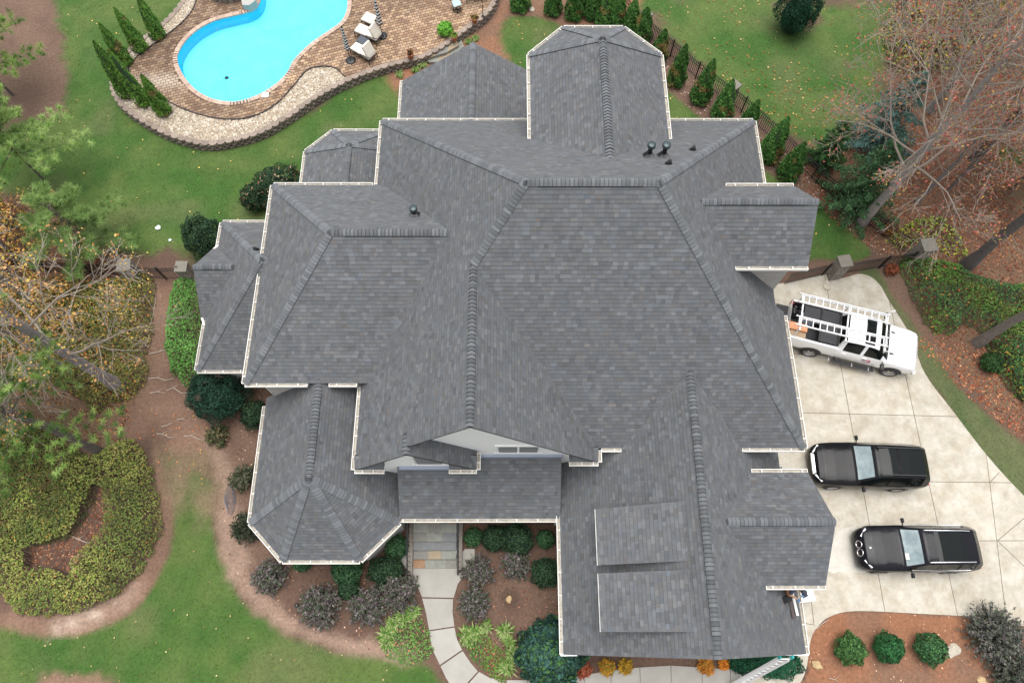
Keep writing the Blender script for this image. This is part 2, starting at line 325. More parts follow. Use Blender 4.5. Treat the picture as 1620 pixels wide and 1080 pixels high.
NXC, NYC = int((GX_1-GX_0)/GS), int((GY_1-GY_0)/GS); xs_ = GX_0+GS*np.arange(NXC+1); ys_ = GY_0+GS*np.arange(NYC+1); XX, YY = np.meshgrid(xs_, ys_); VP = np.column_stack([XX.ravel(), YY.ravel()])
VCOL = ground_color(VP); vm = lambda a: a.reshape(NYC+1, NXC+1); cc4 = lambda a: (vm(a)[:-1, :-1]+vm(a)[1:, :-1]+vm(a)[:-1, 1:]+vm(a)[1:, 1:])/4
inpool = cc4(inpoly(VP, pool).astype(float)) > 0; M_GC = mat('ground_cover', (1, 1, 1), .95, attr=True, fine=.38, fscale=8, bump=.7, bscale=12, noise_amt=.10, noise_scale=1.5); M_GL = mat('turf', (1, 1, 1), .95, attr=True, fine=.26, fscale=7, bump=.4, bscale=10, noise_amt=.12, noise_scale=1.5)
grid_mesh('ground', ~inpool, 0.0, M_GC, VCOL, 'brown pine straw ground running around the house and under the trees')
fr = MB()
for a, b, c, d in ((-120, 120, -70, GY_0), (-120, 120, GY_1, 170), (-120, GX_0, GY_0, GY_1), (GX_1, 120, GY_0, GY_1)): fr.add([(a, c, 0), (b, c, 0), (b, d, 0), (a, d, 0)], [(0, 1, 2, 3)])
tag(fr.build('ground', mat('far_ground', (.10, .085, .05), .95, c2=(.07, .10, .035), noise_scale=.15, fine=.35, fscale=5)), 'ground far around the plot', kind='structure')
for r in REG:
    kp = (cc4(r['m']) > .42) & ~inpool
    if kp.any(): grid_mesh(r['name'], kp, r['z'], M_GL if r['name'] == 'lawn' else M_GC, VCOL, r['label'])

# grass tufts: one object of short blades per lawn
def grass(name, poly, dens, label, excl=(), h=.02, pal=None):
    P = scatter(poly, dens, excl); P = P[rmask(P, [r for r in REG if r['poly'] is poly][0]) > RNG.random(len(P))*.9]; n = len(P)
    if not n: return
    k = 3; a = RNG.random((n, k))*6.283; r = .025+.035*RNG.random((n, k)); hh = h*(.6+.8*RNG.random((n, k)))
    base = np.zeros((n, k, 3, 3)); w = .018
    base[..., 0, 0] = P[:, None, 0]+np.cos(a+1.57)*w; base[..., 0, 1] = P[:, None, 1]+np.sin(a+1.57)*w
    base[..., 1, 0] = P[:, None, 0]-np.cos(a+1.57)*w; base[..., 1, 1] = P[:, None, 1]-np.sin(a+1.57)*w
    base[..., 2, 0] = P[:, None, 0]+np.cos(a)*r; base[..., 2, 1] = P[:, None, 1]+np.sin(a)*r
    base[..., :2, 2] = .012; base[..., 2, 2] = .012+hh
    c = ground_color(P)*(.80+.90*RNG.random((n, 1)))*np.array([1.0, 1.04, .96]); dead = RNG.random(n) < .04; c[dead] = (.15, .135, .08)
    c = np.repeat(c, k*3, 0)
    o = mesh_np(name, base.reshape(-1, 3), np.arange(n*k*3).reshape(-1, 3), M_LEAF, cols=c); tag(o, label, 'grass', kind='stuff')
for pl, d, lb, ex in ((lawnA, 55, 'short green grass of the back lawn', []), (lawnB, 60, 'short green grass beside the arborvitae row', []), (lawnC, 45, 'green grass with dropped leaves beyond the fence', []),
                  (lawnD, 65, 'thin grass beside the driveway', []), (lawnE, 65, 'short green grass of the front lawn', [trail2, lowbed])):
    grass('grass', pl, d, lb, ex)

# ============================================================ HOUSE
house = empty('house')
tag(house, 'large house with steep dark grey shingled hip and gable roofs and white gutters', 'house')
roofs = {}
def roof(key, label=None):
    if key not in roofs: roofs[key] = []
    return roofs[key]
def zn(mx, my): return Vector((-mx, -my, 1)).normalized()   # normal of z = mx*x + my*y
CAPS_LEFT = [290]; STUFFCAP = {}; DECK = {}; TABS = {}; ROOFOBJ = {}
def clip_rect(sub, x0, x1, y0, y1):
    def cl(p, ins, itx):
        o = []
        for i in range(len(p)):
            a, b = p[i-1], p[i]; ia, ib = ins(a), ins(b)
            if ib:
                if not ia: o.append(itx(a, b))
                o.append(b)
            elif ia: o.append(itx(a, b))
        return o
    def ix(v): return lambda a, b: (v, a[1]+(b[1]-a[1])*(v-a[0])/(b[0]-a[0]))
    def iy(v): return lambda a, b: (a[0]+(b[0]-a[0])*(v-a[1])/(b[1]-a[1]), v)
    p = cl(sub, lambda q: q[0] >= x0, ix(x0))
    if p: p = cl(p, lambda q: q[0] <= x1, ix(x1))
    if p: p = cl(p, lambda q: q[1] >= y0, iy(y0))
    if p: p = cl(p, lambda q: q[1] <= y1, iy(y1))
    return p
EXPO = .146
def face(key, pts):
    """one roof plane: deck polygon plus its courses of laminated shingles"""
    P = [Vector(p) for p in pts]; n = Vector((0, 0, 0))
    for i in range(len(P)): n += P[i].cross(P[(i+1) % len(P)])
    n.normalize()
    if n.z < 0: P.reverse(); n = -n
    s = Vector((0, 0, 1)).cross(n).normalized(); t = n.cross(s)
    O = min(P, key=lambda p: p.z)
    q = [((p-O).dot(s), (p-O).dot(t)) for p in P]
    dk = DECK.setdefault(key, MB())
    tri = tessellate_polygon([[Vector((a, b, 0)) for a, b in q]])
    vs = [p-n*.012 for p in P]; dk.add(vs, [tuple(i) for i in tri]); dk.add([v-n*.10 for v in vs], [tuple(i) for i in tri])
    xs = [a for a, b in q]; ys = [b for a, b in q]; x0, x1, y1 = min(xs), max(xs), max(ys); y0 = min(ys)-.03
    rect = []; k = 0; y = y0
    while y < y1:
        x = x0-random.random()*.3
        dbl = random.random() < .5
        while x < x1:
            w = random.choice((.13, .15, .17, .19, .22, .26)) ; rect.append((x, x+w, y, y+EXPO, dbl)); x += w; dbl = not dbl if random.random() < .8 else dbl
        y += EXPO
    A = np.array([r[:4] for r in rect]); db = np.array([r[4] for r in rect])
    ins = np.ones(len(A), bool); anyin = np.zeros(len(A), bool)
    cor = [(0, 2), (1, 2), (1, 3), (0, 3)]
    for i, j in cor:
        f = inpoly(A[:, [i, j]], q); ins &= f; anyin |= f
    N = len(A); lig = .98+RNG.normal(0, .055, N); u = RNG.random(N); lig[u > .80] += .08+.20*RNG.random((u > .80).sum()); lig[u < .14] -= .11
    tw = RNG.normal(0, .022, N); colr = np.stack([lig*(1+tw), lig, lig*(1-tw*1.1)], 1)
    colr[RNG.random(N) < .015] *= (1.08, 1.0, .95)
    hl = np.where(db, .0085, .0035)*(1+.25*RNG.random(N)); hu = np.full(N, .001)
    S, T_, NN, OO = [np.array(v) for v in (s, t, n, O)]
    def pt(x, y, h): return OO+x[:, None]*S+y[:, None]*T_+h[:, None]*NN
    B = A[ins]; hb, cb, hub = hl[ins], colr[ins], hu[ins]; g_ = .004*(RNG.random(len(B)) < .35)
    x0_, x1_, ya_, yb_ = B[:, 0]+g_, B[:, 1], B[:, 2], B[:, 3]; ym = ya_+(yb_-ya_)*.86; hm = hb*.14+hub*.86
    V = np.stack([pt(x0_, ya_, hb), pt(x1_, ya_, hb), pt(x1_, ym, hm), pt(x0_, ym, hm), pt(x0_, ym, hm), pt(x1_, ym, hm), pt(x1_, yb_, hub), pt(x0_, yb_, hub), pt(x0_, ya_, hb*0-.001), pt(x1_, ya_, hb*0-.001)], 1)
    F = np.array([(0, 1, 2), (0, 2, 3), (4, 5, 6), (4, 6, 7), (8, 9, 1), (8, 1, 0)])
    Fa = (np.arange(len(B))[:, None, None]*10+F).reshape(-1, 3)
    cc = np.repeat(cb, 10, 0).reshape(-1, 10, 3); cc[:, 4:8] *= .64; cc[:, 8:] *= .6; cc = cc.reshape(-1, 3); cc = cc.reshape(-1, 10, 3)  # upper strip of each tab darkened: shadow under the next course painted in
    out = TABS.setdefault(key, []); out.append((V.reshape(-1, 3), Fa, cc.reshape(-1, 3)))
    V2 = []; F2 = []; C2 = []
    for i in np.nonzero(~ins)[0]:
        r = A[i]
        if not anyin[i]:
            cx, cy = (r[0]+r[1])/2, (r[2]+r[3])/2
            if cx < x0-.2 or cx > x1+.2: continue
        p = clip_rect(q, r[0], r[1], r[2], r[3])
        if len(p) < 3: continue
        b0 = len(V2)
        for a, b in p:
            h = hl[i]+(hu[i]-hl[i])*(b-r[2])/EXPO; V2.append(OO+a*S+b*T_+h*NN); C2.append(colr[i])
        for j in range(1, len(p)-1): F2.append((b0, b0+j, b0+j+1))
        lo_ = [j for j in range(len(p)) if abs(p[j][1]-r[2]) < 1e-6]
        if len(lo_) == 2:
            b1_ = len(V2)
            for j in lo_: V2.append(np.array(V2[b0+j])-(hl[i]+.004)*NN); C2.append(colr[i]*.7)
            F2.append((b1_, b1_+1, b0+lo_[1])); F2.append((b1_, b0+lo_[1], b0+lo_[0]))
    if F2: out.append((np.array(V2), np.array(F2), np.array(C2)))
    return n
def caps(key, p0, p1, n1, n2, vent=None, single=True, w=.155):
    """ridge or hip: overlapping bent cap shingles from p0 (exposed ends point here) to p1; vent=(a,b) metres with a raised ridge vent"""
    p0, p1 = Vector(p0), Vector(p1); L = (p1-p0).length; d = (p1-p0)/L
    s1 = d.cross(n1).normalized(); s2 = -d.cross(n2).normalized()
    if s1.z > s2.z*0+0 and s1.dot(n2) > 0: s1, s2 = -s1, -s2
    up = (n1+n2).normalized()
    def piece(w):
        def ring(a, h): return [d*a+s1*w+n1*h, d*a+s1*w*.35+n1*(h+.004), d*a+up*(h+.002), d*a+s2*w*.35+n2*(h+.004), d*a+s2*w+n2*h]
        v = ring(0, .046)+ring(.22, .004)+ring(0, .000)+ring(.110, .0265)
        f = [(i, i+1, i+16, i+15) for i in range(4)]+[(15+i, 16+i, i+6, i+5) for i in range(4)]+[(10+i, 11+i, i+1, i) for i in range(4)]+[(10, 0, 15), (4, 14, 19)]
        return v, f
    e = .135; m = int(L/e)
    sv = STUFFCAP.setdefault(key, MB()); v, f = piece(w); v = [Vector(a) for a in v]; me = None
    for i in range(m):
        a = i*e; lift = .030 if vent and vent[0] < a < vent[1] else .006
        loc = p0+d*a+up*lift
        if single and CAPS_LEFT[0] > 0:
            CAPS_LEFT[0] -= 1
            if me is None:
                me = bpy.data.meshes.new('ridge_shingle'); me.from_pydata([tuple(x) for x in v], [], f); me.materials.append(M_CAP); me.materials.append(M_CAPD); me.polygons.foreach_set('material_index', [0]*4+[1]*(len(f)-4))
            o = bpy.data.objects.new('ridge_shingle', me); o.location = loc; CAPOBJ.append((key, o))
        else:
            c = 1+random.uniform(-.22, .30); sv.cur = (c, c, c*1.02); sv.add([x+loc for x in v], f[:4]); sv.cur = (.44, .44, .45); sv.add([x+loc for x in v], f[4:])  # second colour is the painted shadow between joined caps
    if vent:
        mb = MB(); VENTS.setdefault(key, []).append(mb); a, b = vent
        ww = w+.012
        r = [[p0+d*t+s1*ww+n1*.002, p0+d*t+s1*ww+n1*.032, p0+d*t+up*.036, p0+d*t+s2*ww+n2*.032, p0+d*t+s2*ww+n2*.002] for t in (a, b)]
        mb.add(r[0]+r[1], [(i, i+1, i+6, i+5) for i in range(4)]+[(4, 3, 2, 1, 0), (5, 6, 7, 8, 9)])
CAPOBJ = []; VENTS = {}
def gutter(p0, p1, out, fascia=True, step=.78, inset=.5):
    """open white gutter with hanger straps along an eave; out = outward direction"""
    p0, p1 = Vector(p0), Vector(p1); d = (p1-p0).normalized(); L = (p1-p0).length; o = Vector((out[0], out[1], 0)).normalized(); z = Vector((0, 0, 1))
    Mx = Matrix((d, o, z)).transposed().to_4x4(); Mx.translation = p0+Vector((0, 0, -.02))
    b = MB(); b.box(-.0, L, .0, .012, -.12, 0, Mx).box(0, L, .112, .136, -.10, .012, Mx).box(0, L, .012, .108, -.13, -.105, Mx).box(-.002, .02, .0, .138, -.12, .004, Mx).box(L-.02, L+.002, .0, .138, -.12, .004, Mx)
    x = random.uniform(.2, .5)
    while x < L-.1: b.box(x, x+.035, -.06, .108, -.012, .010, Mx); x += step*random.uniform(.93, 1.07)
    go = b.build('gutter', M_GUT, house)
    MB().box(.02, L-.02, .013, .107, -.104, -.055, Mx).build('debris', M_GIN, go)
    if fascia:
        f = MB(); f.box(0, L, -.035, -.005, -.26, -.03, Mx).box(0, L, -inset, -.035, -.25, -.235, Mx); f.build('fascia', M_WHT, house)
def rake(a, b, out):
    a, b = Vector(a), Vector(b); o = Vector(out); MB().bar(a-o*.045-Vector((0, 0, .15)), b-o*.045-Vector((0, 0, .15)), .03, .14, up=(0, 0, 1)).build('rake_board', M_WHT, house)
def gableline(key, *a): pass

# --- main hip
X0, X1, Y0, Y1, E, MS, MF, MBK = -5.62, 10.84, 6.08, 20.83, 5.21, 1.126, 1.008, .875
YR = 12.93; HR = 12.12; AX, BX = .51, 4.71
GX, GH, GY = -1.19, 10.20, 5.57; g0 = (GX, 11.03, GH); g1 = (GX, GY, GH)
A_, B_ = (AX, YR, HR), (BX, YR, HR)
SX = -3.44; SZ = E+MS*(SX-X0); SY = 5.30; SR = -1.19
face('main', [(X0, Y0, E), (X1, Y0, E), B_, A_])
face('main', [(X0, Y1, E), (X1, Y1, E), B_, A_])
face('main', [(X1, Y0, E), (X1, 11.55, E), (10.35, 11.55, E+MS*(X1-10.35)), (10.35, 15.45, E+MS*(X1-10.35)), (X1, 15.45, E), (X1, Y1, E), B_])
face('main', [(X0, Y1, E), A_, g0, g1, (SX, GY, SZ), (SX, SY, SZ), (X0, SY, E)])
face('main', [g0, g1, (2*GX-X0, GY, E), (2*GX-X0, Y0+.02, E)])
nL, nRt, nF, nB = zn(MS, 0), zn(-MS, 0), zn(0, MF), zn(0, -MBK)
# small cross gable in front
face('main', [(SX, SY, SZ), (SX, 5.98, SZ), (SR, 6.02, E), (SR, SY, E)])
# --- left wing
LX, LY0, LY1, LE, LMS, LMF = -9.88, 8.46, 17.18, 5.62, .998, .826
LH = 9.22; LYR = 12.82; Lr0 = (-6.27, LYR, LH); Lr1 = (-2.06, LYR, LH)
face('left_wing', [(LX, LY0, LE), (-5.26, LY0, LE), Lr1, Lr0])
face('left_wing', [(LX, LY1, LE), (-5.26, LY1, LE), Lr1, Lr0])
face('left_wing', [(LX, LY0, LE), (LX, LY1, LE), Lr0])
# --- octagonal turret wing
OX0, OX1, OY, OQ, OE, OH = -9.98, -4.26, 2.35, 1.40, 2.84, 5.71; OC = (-7.12, 4.92, OH)
o1, o2, o3, o4 = (OX0, OY+OQ, OE), (OX0+OQ, OY, OE), (OX1-OQ, OY, OE), (OX1, OY+OQ, OE); orb = (-7.12, 8.75, OH)
face('turret', [o1, OC, orb, (OX0, 8.75, OE)]); face('turret', [o4, OC, orb, (OX1, 8.75, OE)])
face('turret', [o1, o2, OC]); face('turret', [o2, o3, OC]); face('turret', [o3, o4, OC])
# --- porch roof
PZ0, PZ1 = 2.84, 4.46
face('porch', [(OX1+.02, 3.88, PZ0), (1.96, 3.88, PZ0), (1.96, 6.0, PZ1), (OX1+.02, 6.0, PZ1)])
# --- garage wing
GX0, GX1, GYF, GE, GM = 1.94, 10.70, -.93, 2.92, 1.042; GRX, GRZ = 6.32, 7.48
face('garage', [(GX0, GYF, GE), (GX0, 6.5, GE), (4.14, 6.5, 5.21), (4.14, 6.08, 5.21), (GRX, 8.40, GRZ), (GRX, GYF, GRZ)])
face('garage', [(GX1, GYF, GE), (GX1, 6.5, GE), (8.50, 6.5, 5.21), (8.50, 6.08, 5.21), (GRX, 8.40, GRZ), (GRX, GYF, GRZ)])
# --- right gable of the garage
face('garage_gable', [(10.97, 1.31, 4.88), (10.97, 3.27, 6.5), (7.26, 3.27, 6.5), (8.82, 1.31, 4.88)])
face('garage_gable', [(10.97, 5.24, 4.88), (10.97, 3.27, 6.5), (7.26, 3.27, 6.5), (8.82, 5.24, 4.88)])
# --- right upper gable
face('right_gable', [(10.64, 11.90, 8.40), (10.64, 13.58, 10.02), (6.57, 13.58, 10.02), (8.00, 11.90, 8.40)])
face('right_gable', [(10.64, 15.26, 8.40), (10.64, 13.58, 10.02), (6.57, 13.58, 10.02), (8.00, 15.26, 8.40)])
# --- back bay
BX0, BX1, BYE, BQ, BE, BH = .85, 6.27, 23.48, 1.46, 7.90, 10.04; BC = (3.56, 20.77, BH); bq = (3.56, 15.31, BH)
b1, b2, b3, b4 = (BX0, BYE-BQ, BE), (BX0+BQ, BYE, BE), (BX1-BQ, BYE, BE), (BX1, BYE-BQ, BE)
face('back_bay', [b1, BC, bq, (BX0, 17.76, BE)]); face('back_bay', [b4, BC, bq, (BX1, 17.76, BE)])
face('back_bay', [b1, b2, BC]); face('back_bay', [b2, b3, BC]); face('back_bay', [b3, b4, BC])
# --- back porch gable
face('back_porch', [(-5.34, 25.4, 2.6), (-1.70, 25.4, 5.1), (-1.70, 20.4, 5.1), (-5.34, 20.4, 2.6)])
face('back_porch', [(1.94, 25.4, 2.6), (-1.70, 25.4, 5.1), (-1.70, 20.4, 5.1), (1.94, 20.4, 2.6)])
# --- low rear bay
RC = (-7.17, 20.0, 4.6); r1, r2, r3, r4 = (-9.59, 20.83, 3.), (-8.42, 22.0, 3.), (-5.92, 22.0, 3.), (-4.75, 20.83, 3.); rb = (-7.17, 17.0, 4.6)
face('rear_bay', [r1, RC, rb, (-9.59, 17.0, 3.)]); face('rear_bay', [r4, RC, rb, (-4.75, 17.0, 3.)])
face('rear_bay', [r1, r2, RC]); face('rear_bay', [r2, r3, RC]); face('rear_bay', [r3, r4, RC])
# --- low left wing
WX, WY0, WY1, WE, WH = -13.0, 9.95, 17.02, 2.9, 6.0; wa = (-9.81, 13.47, WH); wb = (-9.3, 13.47, WH)
face('low_wing', [(WX, WY0, WE), (-9.3, WY0, WE), wb, wa]); face('low_wing', [(WX, WY1, WE), (-9.3, WY1, WE), wb, wa]); face('low_wing', [(WX, WY0, WE), (WX, WY1, WE), wa])
face('low_wing', [(-13.2, 12.24, 2.9), (-13.2, 13.98, 4.45), (-11.4, 13.98, 4.45), (-13.0, 12.24, 2.9)])
face('low_wing', [(-13.2, 15.72, 2.9), (-13.2, 13.98, 4.45), (-11.4, 13.98, 4.45), (-13.0, 15.72, 2.9)])
# --- two shed dormers on the garage roof
for ya, yb in ((1.97, 3.88), (-.16, 1.70)):
    face('dormer', [(3.05, ya, 5.2), (3.05, yb, 5.2), (5.80, yb, 6.93), (5.80, ya, 6.93)])
    w = MB(); zr = lambda x: 5.2+.63*(x-3.05); gz = lambda x: GE+GM*(x-GX0)
    for yy0, yy1 in ((ya+.12, ya+.2), (yb-.2, yb-.12)):
        v = [(3.3, yy0, gz(3.3)-.1), (3.3, yy0, zr(3.3)-.1), (5.6, yy0, zr(5.6)-.1), (5.6, yy0, gz(5.6)-.1)]; v2 = [(a, yy1, c) for a, b, c in v]
        w.add(v+v2, [(0, 1, 2, 3), (7, 6, 5, 4), (0, 4, 5, 1), (1, 5, 6, 2), (2, 6, 7, 3)])
    w.box(3.24, 3.32, ya+.12, yb-.12, gz(3.24)-.05, zr(3.3)-.12)
    wo_ = w.build('dormer_wall', M_SID, house)
    MB().box(3.22, 3.25, ya+.55, yb-.55, gz(3.24)+.35, zr(3.24)-.25).build('dormer_window', M_GLS, house)
    MB().box(3.035, 3.05, ya, yb, 5.05, 5.18).build('fascia', M_WHT, house)

# caps: the nearest, largest lines first so that they are the single ones
def hipn(a, b, c):
    n = (Vector(b)-Vector(a)).cross(Vector(c)-Vector(a)).normalized(); return n if n.z > 0 else -n
caps('main', B_, A_, nF, nB, vent=(.5, 3.8), w=.17)
caps('main', (GX, GY, GH), g0, nL, nRt, vent=(.55, 4.6))
caps('main', (X1, Y0, E), B_, nF, nRt); caps('main', g0, A_, nL, nF)
caps('garage', (GRX, GYF, GRZ), (GRX, 8.3, GRZ), zn(GM, 0), zn(-GM, 0), vent=(.6, 7.6))
caps('left_wing', Lr1, Lr0, zn(0, LMF), zn(0, -LMF), vent=(.3, 3.7))
caps('left_wing', (LX, LY0, LE), Lr0, zn(LMS, 0), zn(0, LMF))
caps('back_bay', bq, BC, zn(.79, 0), zn(-.79, 0), vent=(.4, 5.0)); caps('garage_gable', (10.97, 3.27, 6.5), (7.26, 3.27, 6.5), zn(0, .823), zn(0, -.823), vent=(.3, 3.2))
caps('right_gable', (10.64, 13.58, 10.02), (6.57, 13.58, 10.02), zn(0, .967), zn(0, -.967), vent=(.4, 3.4))
caps('turret', OC, orb, zn(1, 0), zn(-1, 0), vent=(.5, 3.1))
for a, b, c, d in ((o1, o2, (OX0, 8, OE), o2), (o2, o3, o1, o3), (o3, o4, o2, o4), (o4, o4, o3, (OX1, 8, OE))): pass
caps('turret', o1, OC, hipn(OC, o1, orb), hipn(OC, o1, o2)); caps('turret', o2, OC, hipn(OC, o1, o2), hipn(OC, o2, o3))
caps('turret', o3, OC, hipn(OC, o2, o3), hipn(OC, o3, o4)); caps('turret', o4, OC, hipn(OC, o3, o4), hipn(OC, o4, orb))
caps('left_wing', (LX, LY1, LE), Lr0, zn(LMS, 0), zn(0, -LMF)); caps('main', (X0, Y1, E), A_, nL, nB); caps('main', (X1, Y1, E), B_, nRt, nB)
for i, (a, n1, n2) in enumerate(((b1, hipn(BC, b1, bq), hipn(BC, b1, b2)), (b2, hipn(BC, b1, b2), hipn(BC, b2, b3)), (b3, hipn(BC, b2, b3), hipn(BC, b3, b4)), (b4, hipn(BC, b3, b4), hipn(BC, b4, bq)))): caps('back_bay', a, BC, n1, n2, w=.14)
caps('back_porch', (-1.70, 25.4, 5.1), (-1.70, 20.5, 5.1), zn(.69, 0), zn(-.69, 0), vent=(.5, 4.7))
for a, n1, n2 in ((r1, hipn(RC, r1, rb), hipn(RC, r1, r2)), (r2, hipn(RC, r1, r2), hipn(RC, r2, r3)), (r3, hipn(RC, r2, r3), hipn(RC, r3, r4)), (r4, hipn(RC, r3, r4), hipn(RC, r4, rb))): caps('rear_bay', a, RC, n1, n2, w=.14)
caps('rear_bay', RC, rb, zn(.66, 0), zn(-.66, 0), vent=(.4, 2.5), w=.14)
caps('low_wing', (WX, WY0, WE), wa, hipn(wa, (WX, WY0, WE), (WX, WY1, WE)), hipn(wa, (WX, WY0, WE), (-9.3, WY0, WE)), w=.14)
caps('low_wing', (WX, WY1, WE), wa, hipn(wa, (WX, WY0, WE), (WX, WY1, WE)), hipn(wa, (WX, WY1, WE), (-9.3, WY1, WE)), w=.14)
caps('low_wing', (-13.2, 13.98, 4.45), (-11.5, 13.98, 4.45), zn(0, .89), zn(0, -.89), vent=(.3, 1.2), w=.14)
caps('main', (SX, SY, SZ), (SX, 6.0, SZ), nL, nRt)
# finish roofs
for key, dk in DECK.items():
    ro = dk.build('roof', M_DECK, house); ROOFOBJ[key] = ro
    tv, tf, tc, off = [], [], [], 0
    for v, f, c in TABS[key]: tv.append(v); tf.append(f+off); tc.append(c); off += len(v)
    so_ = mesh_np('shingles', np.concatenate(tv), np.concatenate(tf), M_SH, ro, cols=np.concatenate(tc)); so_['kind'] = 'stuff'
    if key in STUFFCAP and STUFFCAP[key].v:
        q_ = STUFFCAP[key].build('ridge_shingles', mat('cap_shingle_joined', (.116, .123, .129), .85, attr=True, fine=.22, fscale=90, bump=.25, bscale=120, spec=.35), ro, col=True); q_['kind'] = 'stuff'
    for mb in VENTS.get(key, []): mb.build('ridge_vent', M_VENT, ro)
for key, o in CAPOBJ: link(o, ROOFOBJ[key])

# gutters
gutter((X0, Y1, E), (X1, Y1, E), (0, 1)); gutter((X0, SY, E), (X0, LY0-.02, E), (-1, 0)); gutter((X0, LY1+.1, E), (X0, Y1, E), (-1, 0))
gutter((X1, Y0, E), (X1, 11.4, E), (1, 0)); gutter((X1, 15.5, E), (X1, Y1, E), (1, 0)); gutter((8.55, Y0, E), (X1, Y0, E), (0, -1)); gutter((2*GX-X0+.14, Y0, E), (4.1, Y0, E), (0, -1))
gutter((LX, LY0, LE), (LX, LY1, LE), (-1, 0)); gutter((LX, LY0, LE), (-7.55, LY0, LE), (0, -1)); gutter((-6.75, LY0, LE), (-5.7, LY0, LE), (0, -1)); gutter((LX, LY1, LE), (X0-.1, LY1, LE), (0, 1))
gutter((OX0, OY+OQ, OE), (OX0, 8.4, OE), (-1, 0)); gutter(o1, o2, (-1, -1)); gutter(o2, o3, (0, -1)); gutter(o3, o4, (1, -1)); gutter((OX1, OY+OQ, OE), (OX1, 5.4, OE), (1, 0))
gutter((OX1+.15, 3.88, PZ0), (GX0-.15, 3.88, PZ0), (0, -1)); gutter((GX0, GYF, GE), (GX0, 6.0, GE), (-1, 0)); gutter((GX1, GYF, GE), (GX1, 5.9, GE), (1, 0))
gutter((8.9, 1.31, 4.88), (10.97, 1.31, 4.88), (0, -1)); gutter((8.9, 5.24, 4.88), (10.97, 5.24, 4.88), (0, 1))
gutter((8.05, 11.9, 8.4), (10.64, 11.9, 8.4), (0, -1)); gutter((8.1, 15.26, 8.4), (10.64, 15.26, 8.4), (0, 1))
gutter((BX0, 17.8, BE), b1, (-1, 0)); gutter(b1, b2, (-1, 1)); gutter(b2, b3, (0, 1)); gutter(b3, b4, (1, 1)); gutter((BX1, 17.8, BE), b4, (1, 0))
gutter((-5.34, 20.9, 2.6), (-5.34, 25.4, 2.6), (-1, 0)); gutter((1.94, 20.9, 2.6), (1.94, 25.4, 2.6), (1, 0))
gutter(r1, (-9.59, 17.3, 3.), (-1, 0)); gutter(r1, r2, (-1, 1)); gutter(r2, r3, (0, 1)); gutter(r3, r4, (1, 1))
gutter((WX, WY0, WE), (WX, 12.2, WE), (-1, 0)); gutter((WX, 15.75, WE), (WX, WY1, WE), (-1, 0)); gutter((WX, WY0, WE), (-9.95, WY0, WE), (0, -1)); gutter((WX, WY1, WE), (-9.95, WY1, WE), (0, 1))
# boxed eave returns of the gables, with their little shingled roofs
def ret(x0, x1, y, y2, z):
    gutter((x0, y, z), (x1, y, z), (0, -1), fascia=False, step=.4); MB().box(x0, x1, y, y2, z-.24, z-.06).build('eave_return', M_WHT, house)
    face('ret%.2f' % x0, [(x0, y, z-.02), (x1, y, z-.02), (x1, y2, z+.28), (x0, y2, z+.28)]); k = 'ret%.2f' % x0
    ro = DECK[k].build('roof', M_DECK, house); v = np.concatenate([a[0] for a in TABS[k]]); n0 = 0; fs = []
    for a in TABS[k]: fs.append(a[1]+n0); n0 += len(a[0])
    o = mesh_np('shingles', v, np.concatenate(fs), M_SH, ro, cols=np.concatenate([a[2] for a in TABS[k]])); o['kind'] = 'stuff'
ret(X0, -4.55, SY, SY+.45, E-.03); ret(-2.2, SR, SY, SY+.45, E-.03); ret(2.18, 3.24, GY, GY+.48, E-.03)
gutter((SR, SY, E), (SR, 5.9, E), (1, 0), fascia=False); gutter((3.24, GY, E), (3.24, 6.0, E), (1, 0), fascia=False)
# rakes
rake(g1, (3.2, GY, E+.03), (0, -1, 0)); rake(g1, (SX, GY, SZ), (0, -1, 0)); rake((SX, SY, SZ), (X0, SY, E), (0, -1, 0)); rake((SX, SY, SZ), (SR, SY, E), (0, -1, 0))
rake((GRX, GYF, GRZ), (GX0, GYF, GE), (0, -1, 0)); rake((GRX, GYF, GRZ), (GX1, GYF, GE), (0, -1, 0))
rake((10.97, 3.27, 6.5), (10.97, 1.31, 4.88), (1, 0, 0)); rake((10.97, 3.27, 6.5), (10.97, 5.24, 4.88), (1, 0, 0))
rake((10.64, 13.58, 10.02), (10.64, 11.9, 8.4), (1, 0, 0)); rake((10.64, 13.58, 10.02), (10.64, 15.26, 8.4), (1, 0, 0))
rake((-1.70, 25.4, 5.1), (-5.34, 25.4, 2.6), (0, 1, 0)); rake((-1.70, 25.4, 5.1), (1.94, 25.4, 2.6), (0, 1, 0))
rake((-13.2, 13.98, 4.45), (-13.2, 12.24, 2.9), (-1, 0, 0)); rake((-13.2, 13.98, 4.45), (-13.2, 15.72, 2.9), (-1, 0, 0))
MB().box(GX0-.1, GX0+.5, GYF-.05, GYF, GE-.14, GE-.01).box(GX1-.75, GX1+.1, GYF-.05, GYF, GE-.14, GE-.01).build('eave_return', M_WHT, house)

